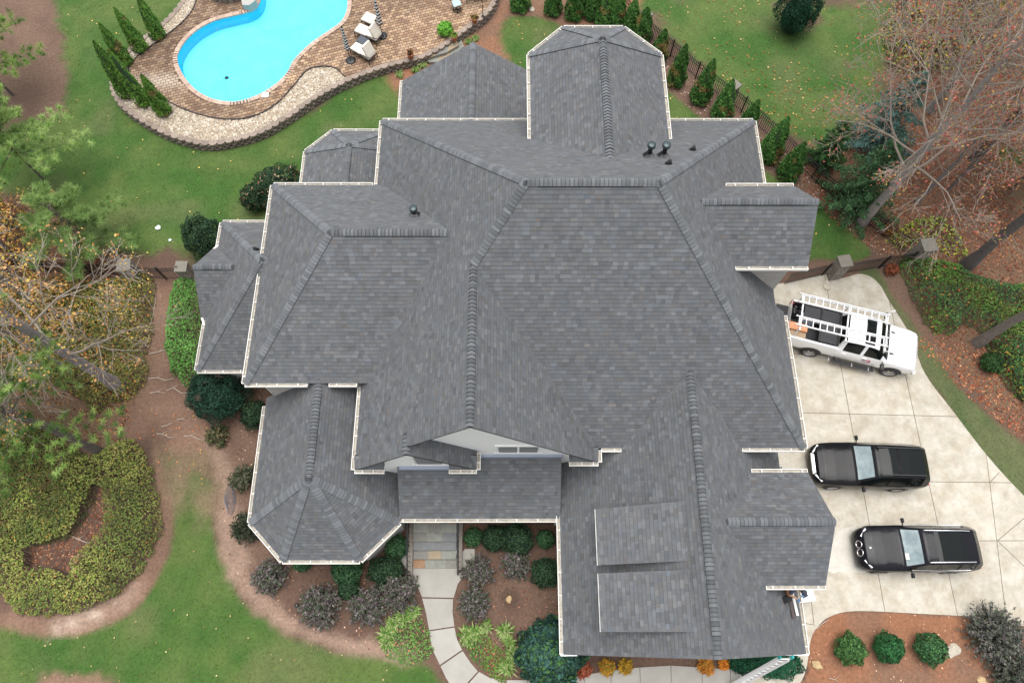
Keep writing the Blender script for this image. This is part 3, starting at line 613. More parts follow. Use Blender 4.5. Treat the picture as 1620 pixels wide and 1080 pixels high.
# walls
def brick_extra(m, N, L, b):
    t = N.new('ShaderNodeTexBrick'); t.inputs['Scale'].default_value = 1; t.inputs['Brick Width'].default_value = .21; t.inputs['Row Height'].default_value = .075; t.inputs['Mortar Size'].default_value = .006
    t.inputs['Color1'].default_value = (.52, .49, .45, 1); t.inputs['Color2'].default_value = (.43, .39, .36, 1); t.inputs['Mortar'].default_value = (.36, .34, .32, 1)
    g = N.new('ShaderNodeNewGeometry'); s = N.new('ShaderNodeSeparateXYZ'); L.new(g.outputs['Position'], s.inputs[0]); a = N.new('ShaderNodeMath'); L.new(s.outputs[0], a.inputs[0]); L.new(s.outputs[1], a.inputs[1])
    c = N.new('ShaderNodeCombineXYZ'); L.new(a.outputs[0], c.inputs[0]); L.new(s.outputs[2], c.inputs[1]); L.new(c.outputs[0], t.inputs[0]); L.new(t.outputs[0], b.inputs['Base Color'])
    bp = N.new('ShaderNodeBump'); bp.inputs['Distance'].default_value = .01; bp.invert = True; L.new(t.outputs['Fac'], bp.inputs['Height']); L.new(bp.outputs[0], b.inputs['Normal'])
M_WALL = mat('painted_brick_wall', (.5, .5, .5), .85, extra=brick_extra)
def wall(pts, z1, z0=0.0, m=None): return MB().poly([(a, b) for a, b in pts], z0=z0, z1=z1).build('wall', m or M_WALL, house)
def rect(a, b, c, d): return [(a, c), (b, c), (b, d), (a, d)]
wall(rect(X0+.5, 10.35, 6.5, Y1-.5), E-.25); wall(rect(LX+.4, X0+.4, LY0+.22, LY1-.5), LE-.25)
wall([(OX0+.3, OY+OQ+.1), (OX0+OQ+.1, OY+.25), (OX1-OQ-.05, OY+.2), (OX1-.16, OY+OQ+.08), (OX1-.16, 9.0), (OX0+.3, 9.0)], OE-.22)
wall(rect(GX0+.4, GX1-.4, GYF+.45, 6.6), GE-.25); wall(rect(9.0, 10.6, 1.75, 4.8), 4.6); wall(rect(8.2, 10.36, 12.25, 14.9), 8.12)
wall([(BX0+.45, 17.9), (BX1-.45, 17.9), (BX1-.45, BYE-BQ-.2), (BX1-BQ-.2, BYE-.45), (BX0+BQ+.2, BYE-.45), (BX0+.45, BYE-BQ-.2)], BE-.25)
wall(rect(-4.8, 1.4, 20.4, 24.9), 2.4); wall([(-9.2, 17.0), (-5.1, 17.0), (-5.1, 20.6), (-6.1, 21.6), (-8.25, 21.6), (-9.2, 20.6)], 2.75)
wall(rect(WX+.45, -9.4, WY0+.18, WY1-.45), WE-.22); wall(rect(-12.85, -12.4, 12.5, 15.4), WE-.22)
def gwall(axis, at, th, pts, m, name='gable_wall'):
    """vertical wall panel; pts in (horizontal, z)"""
    q = [(a, at, c) if axis == 'y' else (at, a, c) for a, c in pts]; q2 = [(a, at+th, c) if axis == 'y' else (at+th, a, c) for a, c in pts]; n = len(q)
    return MB().add(q+q2, [tuple(range(n)), tuple(range(2*n-1, n-1, -1))]+[(i, i+n, (i+1) % n+n, (i+1) % n) for i in range(n)]).build(name, m, house)
gwall('y', 6.0, .12, [(X0+.5, 3.), (2*GX-X0-.5, 3.), (2*GX-X0-.5, E+.3), (GX, GH-.2), (X0+.5, E+.3)], M_SID)
gwall('y', 5.62, .10, [(X0+.5, 2.6), (SR-.5, 2.6), (SR-.5, E+.3), (SX, SZ-.2), (X0+.5, E+.3)], M_SID)
gwall('y', GYF+.435, .1, [(GX0+.4, 2.4), (GX1-.4, 2.4), (GX1-.4, GE+.25), (GRX, GRZ-.2), (GX0+.4, GE+.25)], M_WALL)
gwall('x', 10.61, .1, [(1.75, 4.4), (4.8, 4.4), (4.8, 5.1), (3.27, 6.35), (1.75, 5.1)], M_WALL); gwall('x', 10.3, .1, [(12.2, 7.9), (14.95, 7.9), (14.95, 8.5), (13.58, 9.85), (12.2, 8.5)], M_WALL)
gwall('y', 24.83, .1, [(-4.8, 2.3), (1.4, 2.3), (1.4, 2.8), (-1.70, 4.95), (-4.8, 2.8)], M_SID); gwall('x', -12.88, .1, [(12.5, 2.6), (15.45, 2.6), (15.45, 3.0), (13.98, 4.3), (12.5, 3.0)], M_SID)
# metal flashing where the porch roof meets the walls
MB().box(SR, 2.0, 5.90, 5.998, PZ1-.10, PZ1+.12).box(OX1+.1, SR-.02, 5.50, 5.618, PZ1-.40, PZ1-.17).build('flashing', M_FLASH, house)
# windows in the gables
def window(cx, y, z0, w, h, n=2):
    f = MB(); f.box(cx-w/2-.14, cx+w/2+.14, y-.06, y, z0-.14, z0).box(cx-w/2-.10, cx+w/2+.10, y-.05, y, z0+h, z0+h+.10)
    f.box(cx-w/2-.10, cx-w/2, y-.05, y, z0, z0+h).box(cx+w/2, cx+w/2+.10, y-.05, y, z0, z0+h)
    for k in range(1, n): f.box(cx-w/2+k*w/n-.04, cx-w/2+k*w/n+.04, y-.045, y, z0, z0+h)
    fo = f.build('window', M_WHT, house); ww = w/n
    for k in range(n):
        a = cx-w/2+k*ww+.04; MB().box(a, a+ww-.08, y-.022, y-.012, z0, z0+h).build('pane', M_GLS, fo)
        s = MB()
        for j in range(int(h/.12)): s.box(a+.01, a+ww-.09, y-.036, y-.026, z0+j*.12+.02, z0+j*.12+.055)
        s.build('blind', M_BLIND, fo)
    return fo
window(.32, 5.998, 5.0, 1.5, .95, 2); window(-2.95, 5.618, 4.75, 1.0, 1.3, 1)
# round louvre under the gable peak
v_ = MB(); v_.lathe([(.0, 0), (.30, 0), (.34, .03), (.38, 0)], 20, Matrix.Translation((GX, 5.99, GH-.95)) @ Matrix.Rotation(R_(90), 4, 'X')); v_.build('gable_vent', M_WHT, house)
MB().tube([(GX-.34, 5.72, GH-.55), (GX-.2, 5.72, GH-.66), (GX, 5.72, GH-.70), (GX+.2, 5.72, GH-.66), (GX+.34, 5.72, GH-.55)], .04, 6).build('gable_trim', M_WHT, house)
# ground floor openings on the walls that show from the side
for x in (-8.0, -7.1, -6.2): MB().box(x-.35, x+.35, OY+.16, OY+.30, .7, 2.1).build('window', M_GLS, house)
for y in (.6, 3.27, 5.4)[:2]: MB().box(GX1-.395, GX1-.37, y-1.2, y+1.2, .02, 2.2).build('garage_door', M_WHT, house)
MB().box(10.36, 10.38, 7.6, 10.4, .02, 2.3).build('garage_door', M_WHT, house)
MB().box(-1.9, -.9, 6.47, 6.495, .8, 2.9).build('door', mat('door_wood', (.08, .04, .025), .4), house)
# porch floor and posts
MB().box(OX1-.3, 2.2, 4.15, 6.5, 0, .8).build('porch_floor', M_STONE, house)
for x in (-3.0, -1.1, 1.6): MB().tube([(x, 4.2, .8), (x, 4.2, 2.62)], .12, 12).build('column', M_WHT, house)
# downspouts
for a, b in (((-9.7, LY0+.45, LE-.3), (-9.7, LY0+.45, 0)), ((1.9, 4.0, 2.7), (1.9, 4.0, 0)), ((-4.05, 4.1, 2.7), (-4.05, 4.1, 0))):
    MB().bar(a, b, .08, .06).build('downspout', M_GUT, house)
MB().bar((WX-.15, 12.3, 2.95), (WX-.05, 12.0, 2.8), .09).bar((WX-.15, 15.6, 2.95), (WX-.05, 15.9, 2.8), .09).build('downspout', M_GUT, house)

# roof vents
def onp(px, py, a, b, c):
    d = CR*(px-810)+CU*(540-py)+CF*FPX; t = (a-CAM_H)/(d.z-b*d.x-c*d.y); return Vector((d.x*t, d.y*t, CAM_H+d.z*t))
back = (HR+MBK*YR, 0, -MBK)
def flue(p, h, slope):
    r = MB(); s = .19
    r.add([p+Vector((a*s, b*s, slope*b*s+.02)) for a, b in ((-1, -1), (1, -1), (1, 1), (-1, 1))]+[p+Vector((a*.07, b*.07, .22)) for a, b in ((-1, -1), (1, -1), (1, 1), (-1, 1))], [(0, 1, 5, 4), (1, 2, 6, 5), (2, 3, 7, 6), (3, 0, 4, 7), (4, 5, 6, 7)])
    r.tube([p+Vector((0, 0, .15)), p+Vector((0, 0, h))], .085, 12)
    f = r.build('flue', M_BLK, house); MB().lathe([(0, h+.08), (.10, h+.075), (.145, h+.05), (.15, h-.05), (.12, h-.09), (0, h-.09)], 16, Matrix.Translation(p)).build('cap', mat('flue_cap', (.05, .07, .075), .35, metal=.4), f)
def boot(p):
    MB().lathe([(.15, 0), (.13, .05), (.08, .12), (.07, .2), (.05, .2), (.05, .3), (.035, .3), (.0, .29)], 12, Matrix.Translation(p-Vector((0, 0, .03)))).build('vent_boot', M_BLK, house)
flue(onp(1026, 247, *back), .62, -MBK); flue(onp(1049, 247, *back), .62, -MBK); boot(onp(1058, 260, *back)); boot(onp(1096, 238, *back))
lback = (LH+LMF*LYR, 0, -LMF); flue(onp(656, 340, *lback), .42, -LMF); boot(onp(405, 396, WH+.88*13.47, 0, -.88))
house_base = Vector((2.0, 11.0, 0))

# ============================================================ DRIVEWAY AND WALKS
def halfclip(p, a, b):
    """keep the part of polygon p left of the directed line a->b"""
    o = []; n = (b-a); n = Vector((-n.y, n.x)).normalized()
    for i in range(len(p)):
        u, v = p[i-1], p[i]; du, dv = (u-a).dot(n), (v-a).dot(n)
        if dv >= 0:
            if du < 0: o.append(u+(v-u)*(du/(du-dv)))
            o.append(v)
        elif du >= 0: o.append(u+(v-u)*(du/(du-dv)))
    return o
def slabs(parent, outline, cols, rows, z, m, gap=.012):
    """cut an outline into slabs by lists of lines (pairs of points)"""
    def bands(ls):
        r = []
        for i in range(len(ls)+1): r.append((ls[i-1] if i > 0 else None, ls[i] if i < len(ls) else None))
        return r
    for c0, c1 in bands(cols):
        p = outline
        if c0: p = halfclip(p, c0[0]+c0[2]*gap, c0[1]+c0[2]*gap)
        if c1: p = halfclip(p, c1[1]-c1[2]*gap, c1[0]-c1[2]*gap)
        if len(p) < 3: continue
        for q0, q1 in bands(rows):
            w = p
            if q0: w = halfclip(w, q0[0]+q0[2]*gap, q0[1]+q0[2]*gap)
            if q1: w = halfclip(w, q1[1]-q1[2]*gap, q1[0]-q1[2]*gap)
            if len(w) > 2 and abs(area2(w)) > .15: slab(parent, w, z, m)
def slab(parent, w, z, m):
    w = [Vector(a) for i, a in enumerate(w) if (Vector(a)-Vector(w[i-1])).length > .004]
    MB().poly(w, z0=.015, z1=z).build('slab', m, parent)
def L2(a, b, nrm):
    a, b = G(*a).xy, G(*b).xy; return (a, b, Vector(nrm))
DR = [(1150, 470), (1170, 452), (1235, 449), (1302, 435), (1318, 442), (1338, 439), (1358, 434), (1376, 438), (1392, 452), (1405, 475), (1440, 532), (1462, 590), (1508, 652), (1562, 722), (1620, 785), (1720, 880), (1760, 1020), (1620, 990), (1545, 976), (1450, 970), (1352, 966), (1312, 975), (1292, 992), (1282, 1012), (1274, 1060), (1255, 1095), (1215, 1140), (1180, 1140), (1160, 900)]
drive = empty('driveway'); tag(drive, kind='structure'); dr = smooth_poly(GP(DR), 5)
MB().poly(dr, z0=0, z1=.03).build('joint_base', mat('joint_dirt', (.10, .08, .06), .95), drive)
cl = [L2((1318, 560), (1295, 400), (1, 0)), L2((1445, 660), (1415, 520), (1, 0)), L2((1577, 855), (1560, 740), (1, 0))]
cl = [(b, a, n) for a, b, n in cl]; 
def vline(p, q):  # directed so that 'left' is +x side
    a, b = G(*p).xy, G(*q).xy; return (a, b, Vector((1, 0)))
cols = [vline(*c) for c in (((1312, 480), (1399, 965)), ((1431, 590), (1514, 973)), ((1565, 765), (1590, 970)))]
def hline(p, q): a, b = G(*p).xy, G(*q).xy; return (a, b, Vector((0, 1)))
rows = [hline(*c) for c in (((1317, 855), (1577, 855)), ((1300, 760), (1565, 763)), ((1268, 653), (1510, 659)), ((1250, 560), (1440, 566)))]
cols = [(a, b, n) if (Vector((-(b-a).y, (b-a).x)).dot(n) > 0) else (b, a, n) for a, b, n in cols]
rows = [(a, b, n) if (Vector((-(b-a).y, (b-a).x)).dot(n) > 0) else (b, a, n) for a, b, n in rows]
slabs(drive, dr, cols, rows, .042, M_CONC)
# scored diagonal joints, paler washed patch under the third car
for a, b in (((1577, 855), (1640, 802)), ((1577, 855), (1640, 915)), ((1565, 763), (1580, 747)), ((1282, 945), (1287, 986)), ((1271, 985), (1288, 988))):
    a, b = G(*a), G(*b); MB().bar((a.x, a.y, .0425), (b.x, b.y, .0425), .022, .006).build('joint', mat('joint_dirt', (.10, .08, .06)), drive)
dbl = MB(); dbl.poly(smooth_poly(GP([(1322, 843), (1345, 838), (1362, 842), (1372, 880), (1365, 908), (1330, 905), (1300, 903), (1312, 870)]), 8, .22), z1=.0465); dbl.build('washed_patch', mat('washed_concrete', (.48, .455, .40), .8, fine=.1, fscale=8, noise_amt=.1, noise_scale=1.5), drive)

walk = empty('front_walk'); tag(walk, kind='structure')
WS = [[(640, 878), (655, 882), (722, 882), (736, 868), (751, 868), (751, 882), (738, 903), (724, 924), (718, 945), (668, 944), (660, 926), (648, 905), (632, 888)],
      [(668, 946), (717, 947), (716, 968), (719, 990), (679, 996), (674, 968)], [(679, 998), (719, 992), (723, 1010), (731, 1027), (696, 1051), (684, 1026)],
      [(697, 1053), (732, 1029), (744, 1047), (756, 1061), (722, 1098), (706, 1072)], [(758, 1062), (776, 1072), (800, 1075), (800, 1140), (760, 1130), (724, 1100)]]
for w in WS: slab(walk, GP(w), .04, M_CONC2)
xs = [801, 834, 882, 924, 966, 1012, 1061, 1110, 1155, 1196, 1238, 1262]; top = [1075, 1075, 1073, 1067, 1060, 1055, 1052, 1055, 1058, 1062, 1064, 1060]
for i in range(len(xs)-1):
    slab(walk, GP([(xs[i]+.4, top[i]), (xs[i+1]-.5, top[i+1]), (xs[i+1]+3, 1135), (xs[i]+3, 1135)]), .04, M_CONC2)

# ============================================================ FRONT STEPS
M_FLAG = [mat('flagstone_%s' % n, c, .75, noise_amt=.18, noise_scale=4, fine=.15, fscale=14, bump=.3) for n, c in (('grey', (.17, .165, .145)), ('green', (.20, .205, .175)), ('blue', (.15, .155, .155)), ('tan', (.26, .21, .14)), ('rust', (.25, .145, .08)))]
steps = empty('front_steps'); tag(steps, 'flagstone front steps with black handrails under the porch eave', 'steps')
sy = [(3.95, .80), (3.62, .66), (3.28, .52), (2.94, .38), (2.60, .24), (2.26, .10)]
pal = [[3, 4, 3, 0, 4], [1, 0, 1], [0, 1, 2], [2, 2], [0, 3, 1], [4, 1, 1, 0]]
sx0, sx1 = G(655, 850, .4).x, G(722, 850, .4).x
for i, (yy, zz) in enumerate(sy):
    yb = yy+.34+(.6 if i == 0 else 0); MB().box(sx0, sx1, yy+.02, yb+.02, 0, zz-.03).build('riser', M_MORTAR, steps)
    n = len(pal[i]); ed = [sx0-.02]+[sx0+(sx1-sx0)*(k+random.uniform(-.2, .2))/n for k in range(1, n)]+[sx1+.02]
    for k in range(n):
        d = random.uniform(-.06, .06); a, b = ed[k]+.008, ed[k+1]-.008
        MB().poly([(a, yy), (b-d*.5, yy), (b+d*.5, yb), (a+.0, yb)], z0=zz-.03, z1=zz+.01+random.uniform(0, .004)).build('flagstone', M_FLAG[pal[i][k]], steps)
for x in (sx0-.14, sx1+.14):
    h = MB(); h.tube([(x, 4.3, 1.72), (x, 3.9, 1.70), (x, 2.2, 1.02), (x, 2.0, .98), (x, 1.95, .90)], .03, 8)
    for k in range(12): y = 4.2-k*.19; zt = 1.70-max(0, (3.9-y))*.4; h.bar((x, y, max(.02, zt-.85)), (x, y, zt), .018)
    h.bar((x, 4.2, 0.2), (x, 4.2, 1.7), .05).bar((x, 2.1, 0), (x, 2.1, 1.0), .06); h.build('handrail', M_BLK, steps)
    MB().box(x-.10, x+.10, 2.0, 4.2, 0, .25).build('side_wall', M_STONE, steps)

# ============================================================ POOL TERRACE
terr = empty('pool_terrace'); tag(terr, kind='structure')
poly_hole(paved, pool, PZ-.028, 'paver_sand', mat('paver_sand', (.11, .075, .05), .95, fine=.3, fscale=10), terr)
# paving stones, laid in a running bond and cut by the edges
def pavers(region, hole, ang, name):
    q = np.array([(p[0], p[1]) for p in region]); c, s = math.cos(ang), math.sin(ang)
    R2 = np.array([[c, s], [-s, c]]); loc = q@R2.T; lo, hi = loc.min(0), loc.max(0); lw, lh = .26, .18
    nx, ny = int((hi[0]-lo[0])/lw)+2, int((hi[1]-lo[1])/lh)+2
    I, J = np.meshgrid(np.arange(nx), np.arange(ny)); C = np.stack([lo[0]+(I+.5*(J % 2))*lw, lo[1]+J*lh], -1).reshape(-1, 2)
    Wc = C@R2; k = inpoly(Wc, region) & ~inpoly(Wc, hole); vis = (Wc[:, 1] < 40) & (Wc[:, 0] > -26); C = C[k & vis]; Wc = Wc[k & vis]; n = len(C)
    ex, ey = lw/2-.014, lh/2-.014; z = PZ-.004+RNG.random(n)*.006
    cr = np.array([(-ex, -ey), (ex, -ey), (ex, ey), (-ex, ey)]); P = (C[:, None]+cr)@R2
    V = np.zeros((n, 8, 3)); V[:, :4, :2] = P; V[:, :4, 2] = z[:, None]; V[:, 4:, :2] = P+(P-P.mean(1, keepdims=True))*.02; V[:, 4:, 2] = PZ-.04
    F = np.array([(0, 1, 2, 3), (4, 5, 1, 0), (5, 6, 2, 1), (6, 7, 3, 2), (7, 4, 0, 3)])
    cp = np.array([(.27, .175, .105), (.21, .13, .08), (.33, .225, .14), (.18, .11, .07), (.28, .19, .125)]); cc = cp[RNG.integers(0, 5, n)]*(.85+.3*RNG.random((n, 1)))
    cc *= (.80+.45*vnoise(Wc, 2.2, 3))[:, None]
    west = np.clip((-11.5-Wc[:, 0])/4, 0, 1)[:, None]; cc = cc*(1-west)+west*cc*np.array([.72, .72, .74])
    pal_ = np.exp(-(((Wc-np.array(G(258, 128, .5).xy))/[1.6, .5])**2).sum(1))[:, None]; cc = cc*(1-pal_*.8)+pal_*.8*np.array([.46, .38, .30])
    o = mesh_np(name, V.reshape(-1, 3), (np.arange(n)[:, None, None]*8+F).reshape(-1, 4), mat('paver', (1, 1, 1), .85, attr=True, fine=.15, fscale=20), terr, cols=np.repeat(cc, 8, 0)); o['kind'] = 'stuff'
big = smooth_poly(pool, 1); cen = sum((Vector(p) for p in pool), Vector((0, 0)))/len(pool)
def offset(poly, d):
    a = 1 if area2(poly) > 0 else -1; n = len(poly); o = []
    for i in range(n):
        t = (Vector(poly[(i+1) % n])-Vector(poly[i-1])).normalized(); o.append(Vector(poly[i])+Vector((t.y, -t.x))*d*a)
    return o
pavers(paved, offset(pool, .26), R_(18), 'paving_stones')
# coping stones round the pool
cv = MB(); ring = pool; L = 0; pts = []
for i in range(len(ring)):
    a, b = ring[i-1], ring[i]; n = max(1, round((b-a).length/.115))
    for k in range(n): pts.append((a.lerp(b, (k+.5)/n), (b-a).normalized()))
sg = 1 if area2(pool) > 0 else -1
for p, t in pts:
    nn = Vector((t.y, -t.x))*sg; c = random.uniform(.8, 1.2); cv.cur = (.42*c, .30*c, .235*c)
    Mx = Matrix(((t.x, nn.x, 0, p.x), (t.y, nn.y, 0, p.y), (0, 0, 1, 0), (0, 0, 0, 1))); cv.box(-.052, .052, -.01, .23, PZ-.06, PZ+.012+random.uniform(0, .004), Mx)
o = cv.build('coping_stones', mat('coping', (1, 1, 1), .8, attr=True, fine=.15, fscale=20), terr, col=True); o['kind'] = 'stuff'
# gravel band
gr = MB(); band = [p for p in wall_line]+[]
poly_hole(outer, pool, PZ-.034, 'gravel_base', mat('gravel_bed', (.33, .28, .21), .95, fine=.4, fscale=12), terr)
P = scatter(outer, 190, [paved]); P = P[(P[:, 1] < 41)]
n = len(P); r = .035+.035*RNG.random(n); oc = np.array([(1, 0, 0), (0, 1, 0), (-1, 0, 0), (0, -1, 0), (0, 0, .7)]); F = np.array([(0, 1, 4), (1, 2, 4), (2, 3, 4), (3, 0, 4)])
a = RNG.random(n)*6.28; ca, sa = np.cos(a), np.sin(a); e = .6+.6*RNG.random((n, 5)); V = np.zeros((n, 5, 3)); X = oc[None, :, 0]*e*r[:, None]*1.3; Y = oc[None, :, 1]*e*r[:, None]
V[..., 0] = X*ca[:, None]-Y*sa[:, None]+P[:, :1]; V[..., 1] = X*sa[:, None]+Y*ca[:, None]+P[:, 1:]; V[..., 2] = oc[None, :, 2]*e*r[:, None]+PZ-.03
cg = np.array([(.42, .34, .25), (.52, .45, .36), (.33, .25, .17), (.60, .55, .47), (.27, .22, .17)])[RNG.integers(0, 5, n)]*(.85+.3*RNG.random((n, 1)))
o = mesh_np('gravel', V.reshape(-1, 3), (np.arange(n)[:, None, None]*5+F).reshape(-1, 3), mat('pebble', (1, 1, 1), .8, attr=True), None, cols=np.repeat(cg, 5, 0))
tag(o, 'band of beige river gravel between paving and retaining wall', 'gravel', kind='stuff')
# edging strip along the gravel
ed = MB(); pe = pav_edge
for i in range(len(pe)-1): ed.bar((*pe[i], PZ+.0), (*pe[i+1], PZ+.0), .04, .09)
ed.build('edging', M_BLKR, terr)
# the pool itself
def poolmat(m, N, L, b):
    geo = N.new('ShaderNodeNewGeometry'); n = N.new('ShaderNodeTexNoise'); n.inputs['Scale'].default_value = 3.2; n.inputs['Detail'].default_value = 6; L.new(geo.outputs['Position'], n.inputs[0])
    bp = N.new('ShaderNodeBump'); bp.inputs['Strength'].default_value = .25; bp.inputs['Distance'].default_value = .05; L.new(n.outputs[0], bp.inputs['Height'])
    gl = N.new('ShaderNodeBsdfGlossy'); gl.inputs['Roughness'].default_value = .06; L.new(bp.outputs[0], gl.inputs['Normal'])
    tr = N.new('ShaderNodeBsdfTransparent'); tr.inputs[0].default_value = (.70, .96, .98, 1); fr = N.new('ShaderNodeFresnel'); fr.inputs[0].default_value = 1.33; L.new(bp.outputs[0], fr.inputs['Normal'])
    mx = N.new('ShaderNodeMixShader'); L.new(fr.outputs[0], mx.inputs[0]); L.new(tr.outputs[0], mx.inputs[1]); L.new(gl.outputs[0], mx.inputs[2]); L.new(mx.outputs[0], N['Material Output'].inputs[0])
M_WATER = mat('pool_water', (.1, .8, .9), .05, extra=poolmat)
M_LINER = mat('pool_liner', (.06, .50, .72), .6, noise_amt=.05, noise_scale=3, fine=.1, fscale=14)
M_FLOOR = mat('pool_floor', (.24, .84, .92), .6, c2=(.20, .78, .89), noise_scale=1.0, noise_amt=.06, fine=.16, fscale=7)
pl_ = empty('swimming_pool'); tag(pl_, 'kidney shaped swimming pool of bright turquoise water', 'swimming pool')
wl = MB(); n = len(pool); bt = offset(pool, -.02); be = offset(pool, -.45)
vs = [(*p, PZ-.02) for p in pool]+[(*p, -.22) for p in bt]; fs = [(i, (i+1) % n, n+(i+1) % n, n+i) for i in range(n)]; wl.add(vs, fs); wl.build('pool_wall', M_LINER, pl_)
MB().poly(offset(pool, .0), z1=-.20).build('bench', mat('pool_bench', (.22, .68, .86), .6, fine=.1, fscale=10), pl_)
o_ = MB().poly(be, z1=-.185); o_.build('pool_floor', M_FLOOR, pl_)
MB().poly(pool, z1=PZ-.14).build('water', M_WATER, pl_)
sk = G(420, 151, PZ); MB().box(sk.x-.17, sk.x+.17, sk.y-.14, sk.y+.14, PZ, PZ+.03).build('skimmer_lid', M_WHT, pl_)
lf_ = MB()
for k in range(26):
    q = Vector((random.uniform(-17, -9), random.uniform(25, 33)))
    if inpoly(np.array([[q.x, q.y]]), offset(pool, -.3))[0]: a = random.random()*6; lf_.add([(q.x+.045*math.cos(a+t), q.y+.045*math.sin(a+t), PZ-.132) for t in (0, 1.7, 3.1, 4.6)], [(0, 1, 2, 3)])
fl_ = lf_.build('floating_leaves', mat('floating_leaf', (.20, .14, .05), .8), pl_); fl_['kind'] = 'stuff'
dp = G(362, 130, -.5); MB().lathe([(.0, .0), (.12, 0), (.12, .01), (0, .012)], 12, Matrix.Translation((dp.x, dp.y, -.18))).build('drain', M_BLKR, pl_)
# raised spa and spillway slab at the top edge
spa = empty('spa'); tag(spa, 'round stone walled spa half cut off by the top edge beside the pool', 'spa'); sc_ = G(360, -28, .8)
def ringwall(r0, r1, z0, z1, nst, m, name, par, c):
    for k in range(nst):
        a0, a1 = 6.2832*k/nst+.02, 6.2832*(k+1)/nst-.02; rr = r1+random.uniform(-.02, .03)
        p = [(c.x+r*math.cos(a), c.y+r*math.sin(a)) for r, a in ((r0, a0), (rr, a0), (rr, (a0+a1)/2), (rr, a1), (r0, a1))]; MB().poly(p, z0=z0, z1=z1+random.uniform(0, .02)).build(name, m, par)
ringwall(1.0, 1.32, PZ-.05, 1.0, 26, M_STONE, 'stone', spa, sc_)
MB().lathe([(0, .35), (1.02, .35)], 32, Matrix.Translation((sc_.x, sc_.y, PZ))).build('water', mat('spa_water', (.45, .68, .72), .05, noise_amt=.2, noise_scale=2), spa)
sp_ = G(388, 6, .9); dv = MB(); dv.poly([(sp_.x-.45, sp_.y+.9), (sp_.x-.15, sp_.y-.1), (sp_.x+.22, sp_.y-.12), (sp_.x+.55, sp_.y+.25), (sp_.x+.3, sp_.y+.95)], z0=PZ-.1, z1=.9)
tag(dv.build('spillway_slab', mat('grey_slab', (.34, .33, .31), .7, noise_amt=.15, noise_scale=4)), 'grey spillway slab between the spa and the pool water', 'slab')
# retaining wall: courses of split blocks and a cap row
rw = empty('retaining_wall'); tag(rw, 'curved low retaining wall of brown split blocks holding the pool terrace', 'wall')
M_BLOCK = mat('wall_block', (.17, .14, .115), .9, obrand=.28, noise_amt=.25, noise_scale=5, fine=.3, fscale=14, bump=.6); M_CAPB = mat('wall_cap_block', (.24, .19, .155), .9, obrand=.2, noise_amt=.2, noise_scale=5, fine=.25, fscale=14, bump=.5)
bm_ = MB().poly([(-.17, -.10), (.17, -.10), (.19, .0), (.15, .10), (0, .145), (-.15, .10), (-.19, .0)], z0=0, z1=.13); bo = bm_.build('block', M_BLOCK, rw); cm_ = MB().poly([(-.20, -.14), (.20, -.14), (.215, .02), (.16, .12), (0, .175), (-.16, .12), (-.215, .02)], z0=0, z1=.10); co_ = cm_.build('cap_block', M_CAPB, rw)
bme, cme = bo.data, co_.data; bpy.data.objects.remove(bo); bpy.data.objects.remove(co_)
acc = 0; lens = [0]
for i in range(1, len(wall_line)): lens.append(lens[-1]+(wall_line[i]-wall_line[i-1]).length)
def along(s_):
    i = min(max(np.searchsorted(lens, s_), 1), len(lens)-1); t = (s_-lens[i-1])/max(1e-6, lens[i]-lens[i-1]); d = (wall_line[i]-wall_line[i-1]).normalized(); return wall_line[i-1].lerp(wall_line[i], t), d
for crs, (me_, zz, st, off) in enumerate(((bme, .0, .36, .05), (bme, .135, .36, .03), (bme, .27, .36, .01), (cme, .41, .42, .0))):
    s_ = .18*(crs % 2)
    while s_ < lens[-1]:
        p, d = along(s_); ou = Vector((d.y, -d.x)); ou = ou if ou.dot(p-Vector(pool[0].lerp(pool[len(pool)//2], .5))) > 0 else -ou
        if p.y < 41:
            o = bpy.data.objects.new('cap_block' if crs == 3 else 'block', me_); o.location = (p.x+ou.x*off, p.y+ou.y*off, zz+random.uniform(0, .008)); o.rotation_euler = (0, 0, math.atan2(ou.y, ou.x)-R_(90)+random.uniform(-.03, .03)); link(o, rw)
        s_ += st
# curved flagstone steps down from the terrace
cs = empty('garden_steps'); tag(cs, 'curved grey flagstone garden steps leaving the terrace behind the back porch', 'steps')
for k, pts_ in enumerate(([(672, 88), (690, 80), (712, 68), (722, 64), (726, 72), (705, 84), (680, 91)], [(671, 93), (690, 92), (712, 80), (730, 64), (734, 74), (716, 88), (696, 98), (680, 99)])):
    q = GP(pts_, .35-.17*k); MB().poly(offset(q, -.03), z0=0, z1=.32-.17*k).build('riser', M_MORTAR, cs)
    for a, b in ((0, .34), (.36, .66), (.68, 1)):
        c0 = min(p.x for p in q); c1 = max(p.x for p in q); w_ = halfclip([Vector(p) for p in (q if area2(q) > 0 else q[::-1])], Vector((c0+(c1-c0)*a, 99)), Vector((c0+(c1-c0)*a, 0)))
        w_ = halfclip(w_, Vector((c0+(c1-c0)*b, 0)), Vector((c0+(c1-c0)*b, 99)))
        if len(w_) > 2: MB().poly(w_, z0=.3-.17*k, z1=.36-.17*k).build('flagstone', M_FLAG[random.choice((0, 1, 3))], cs)

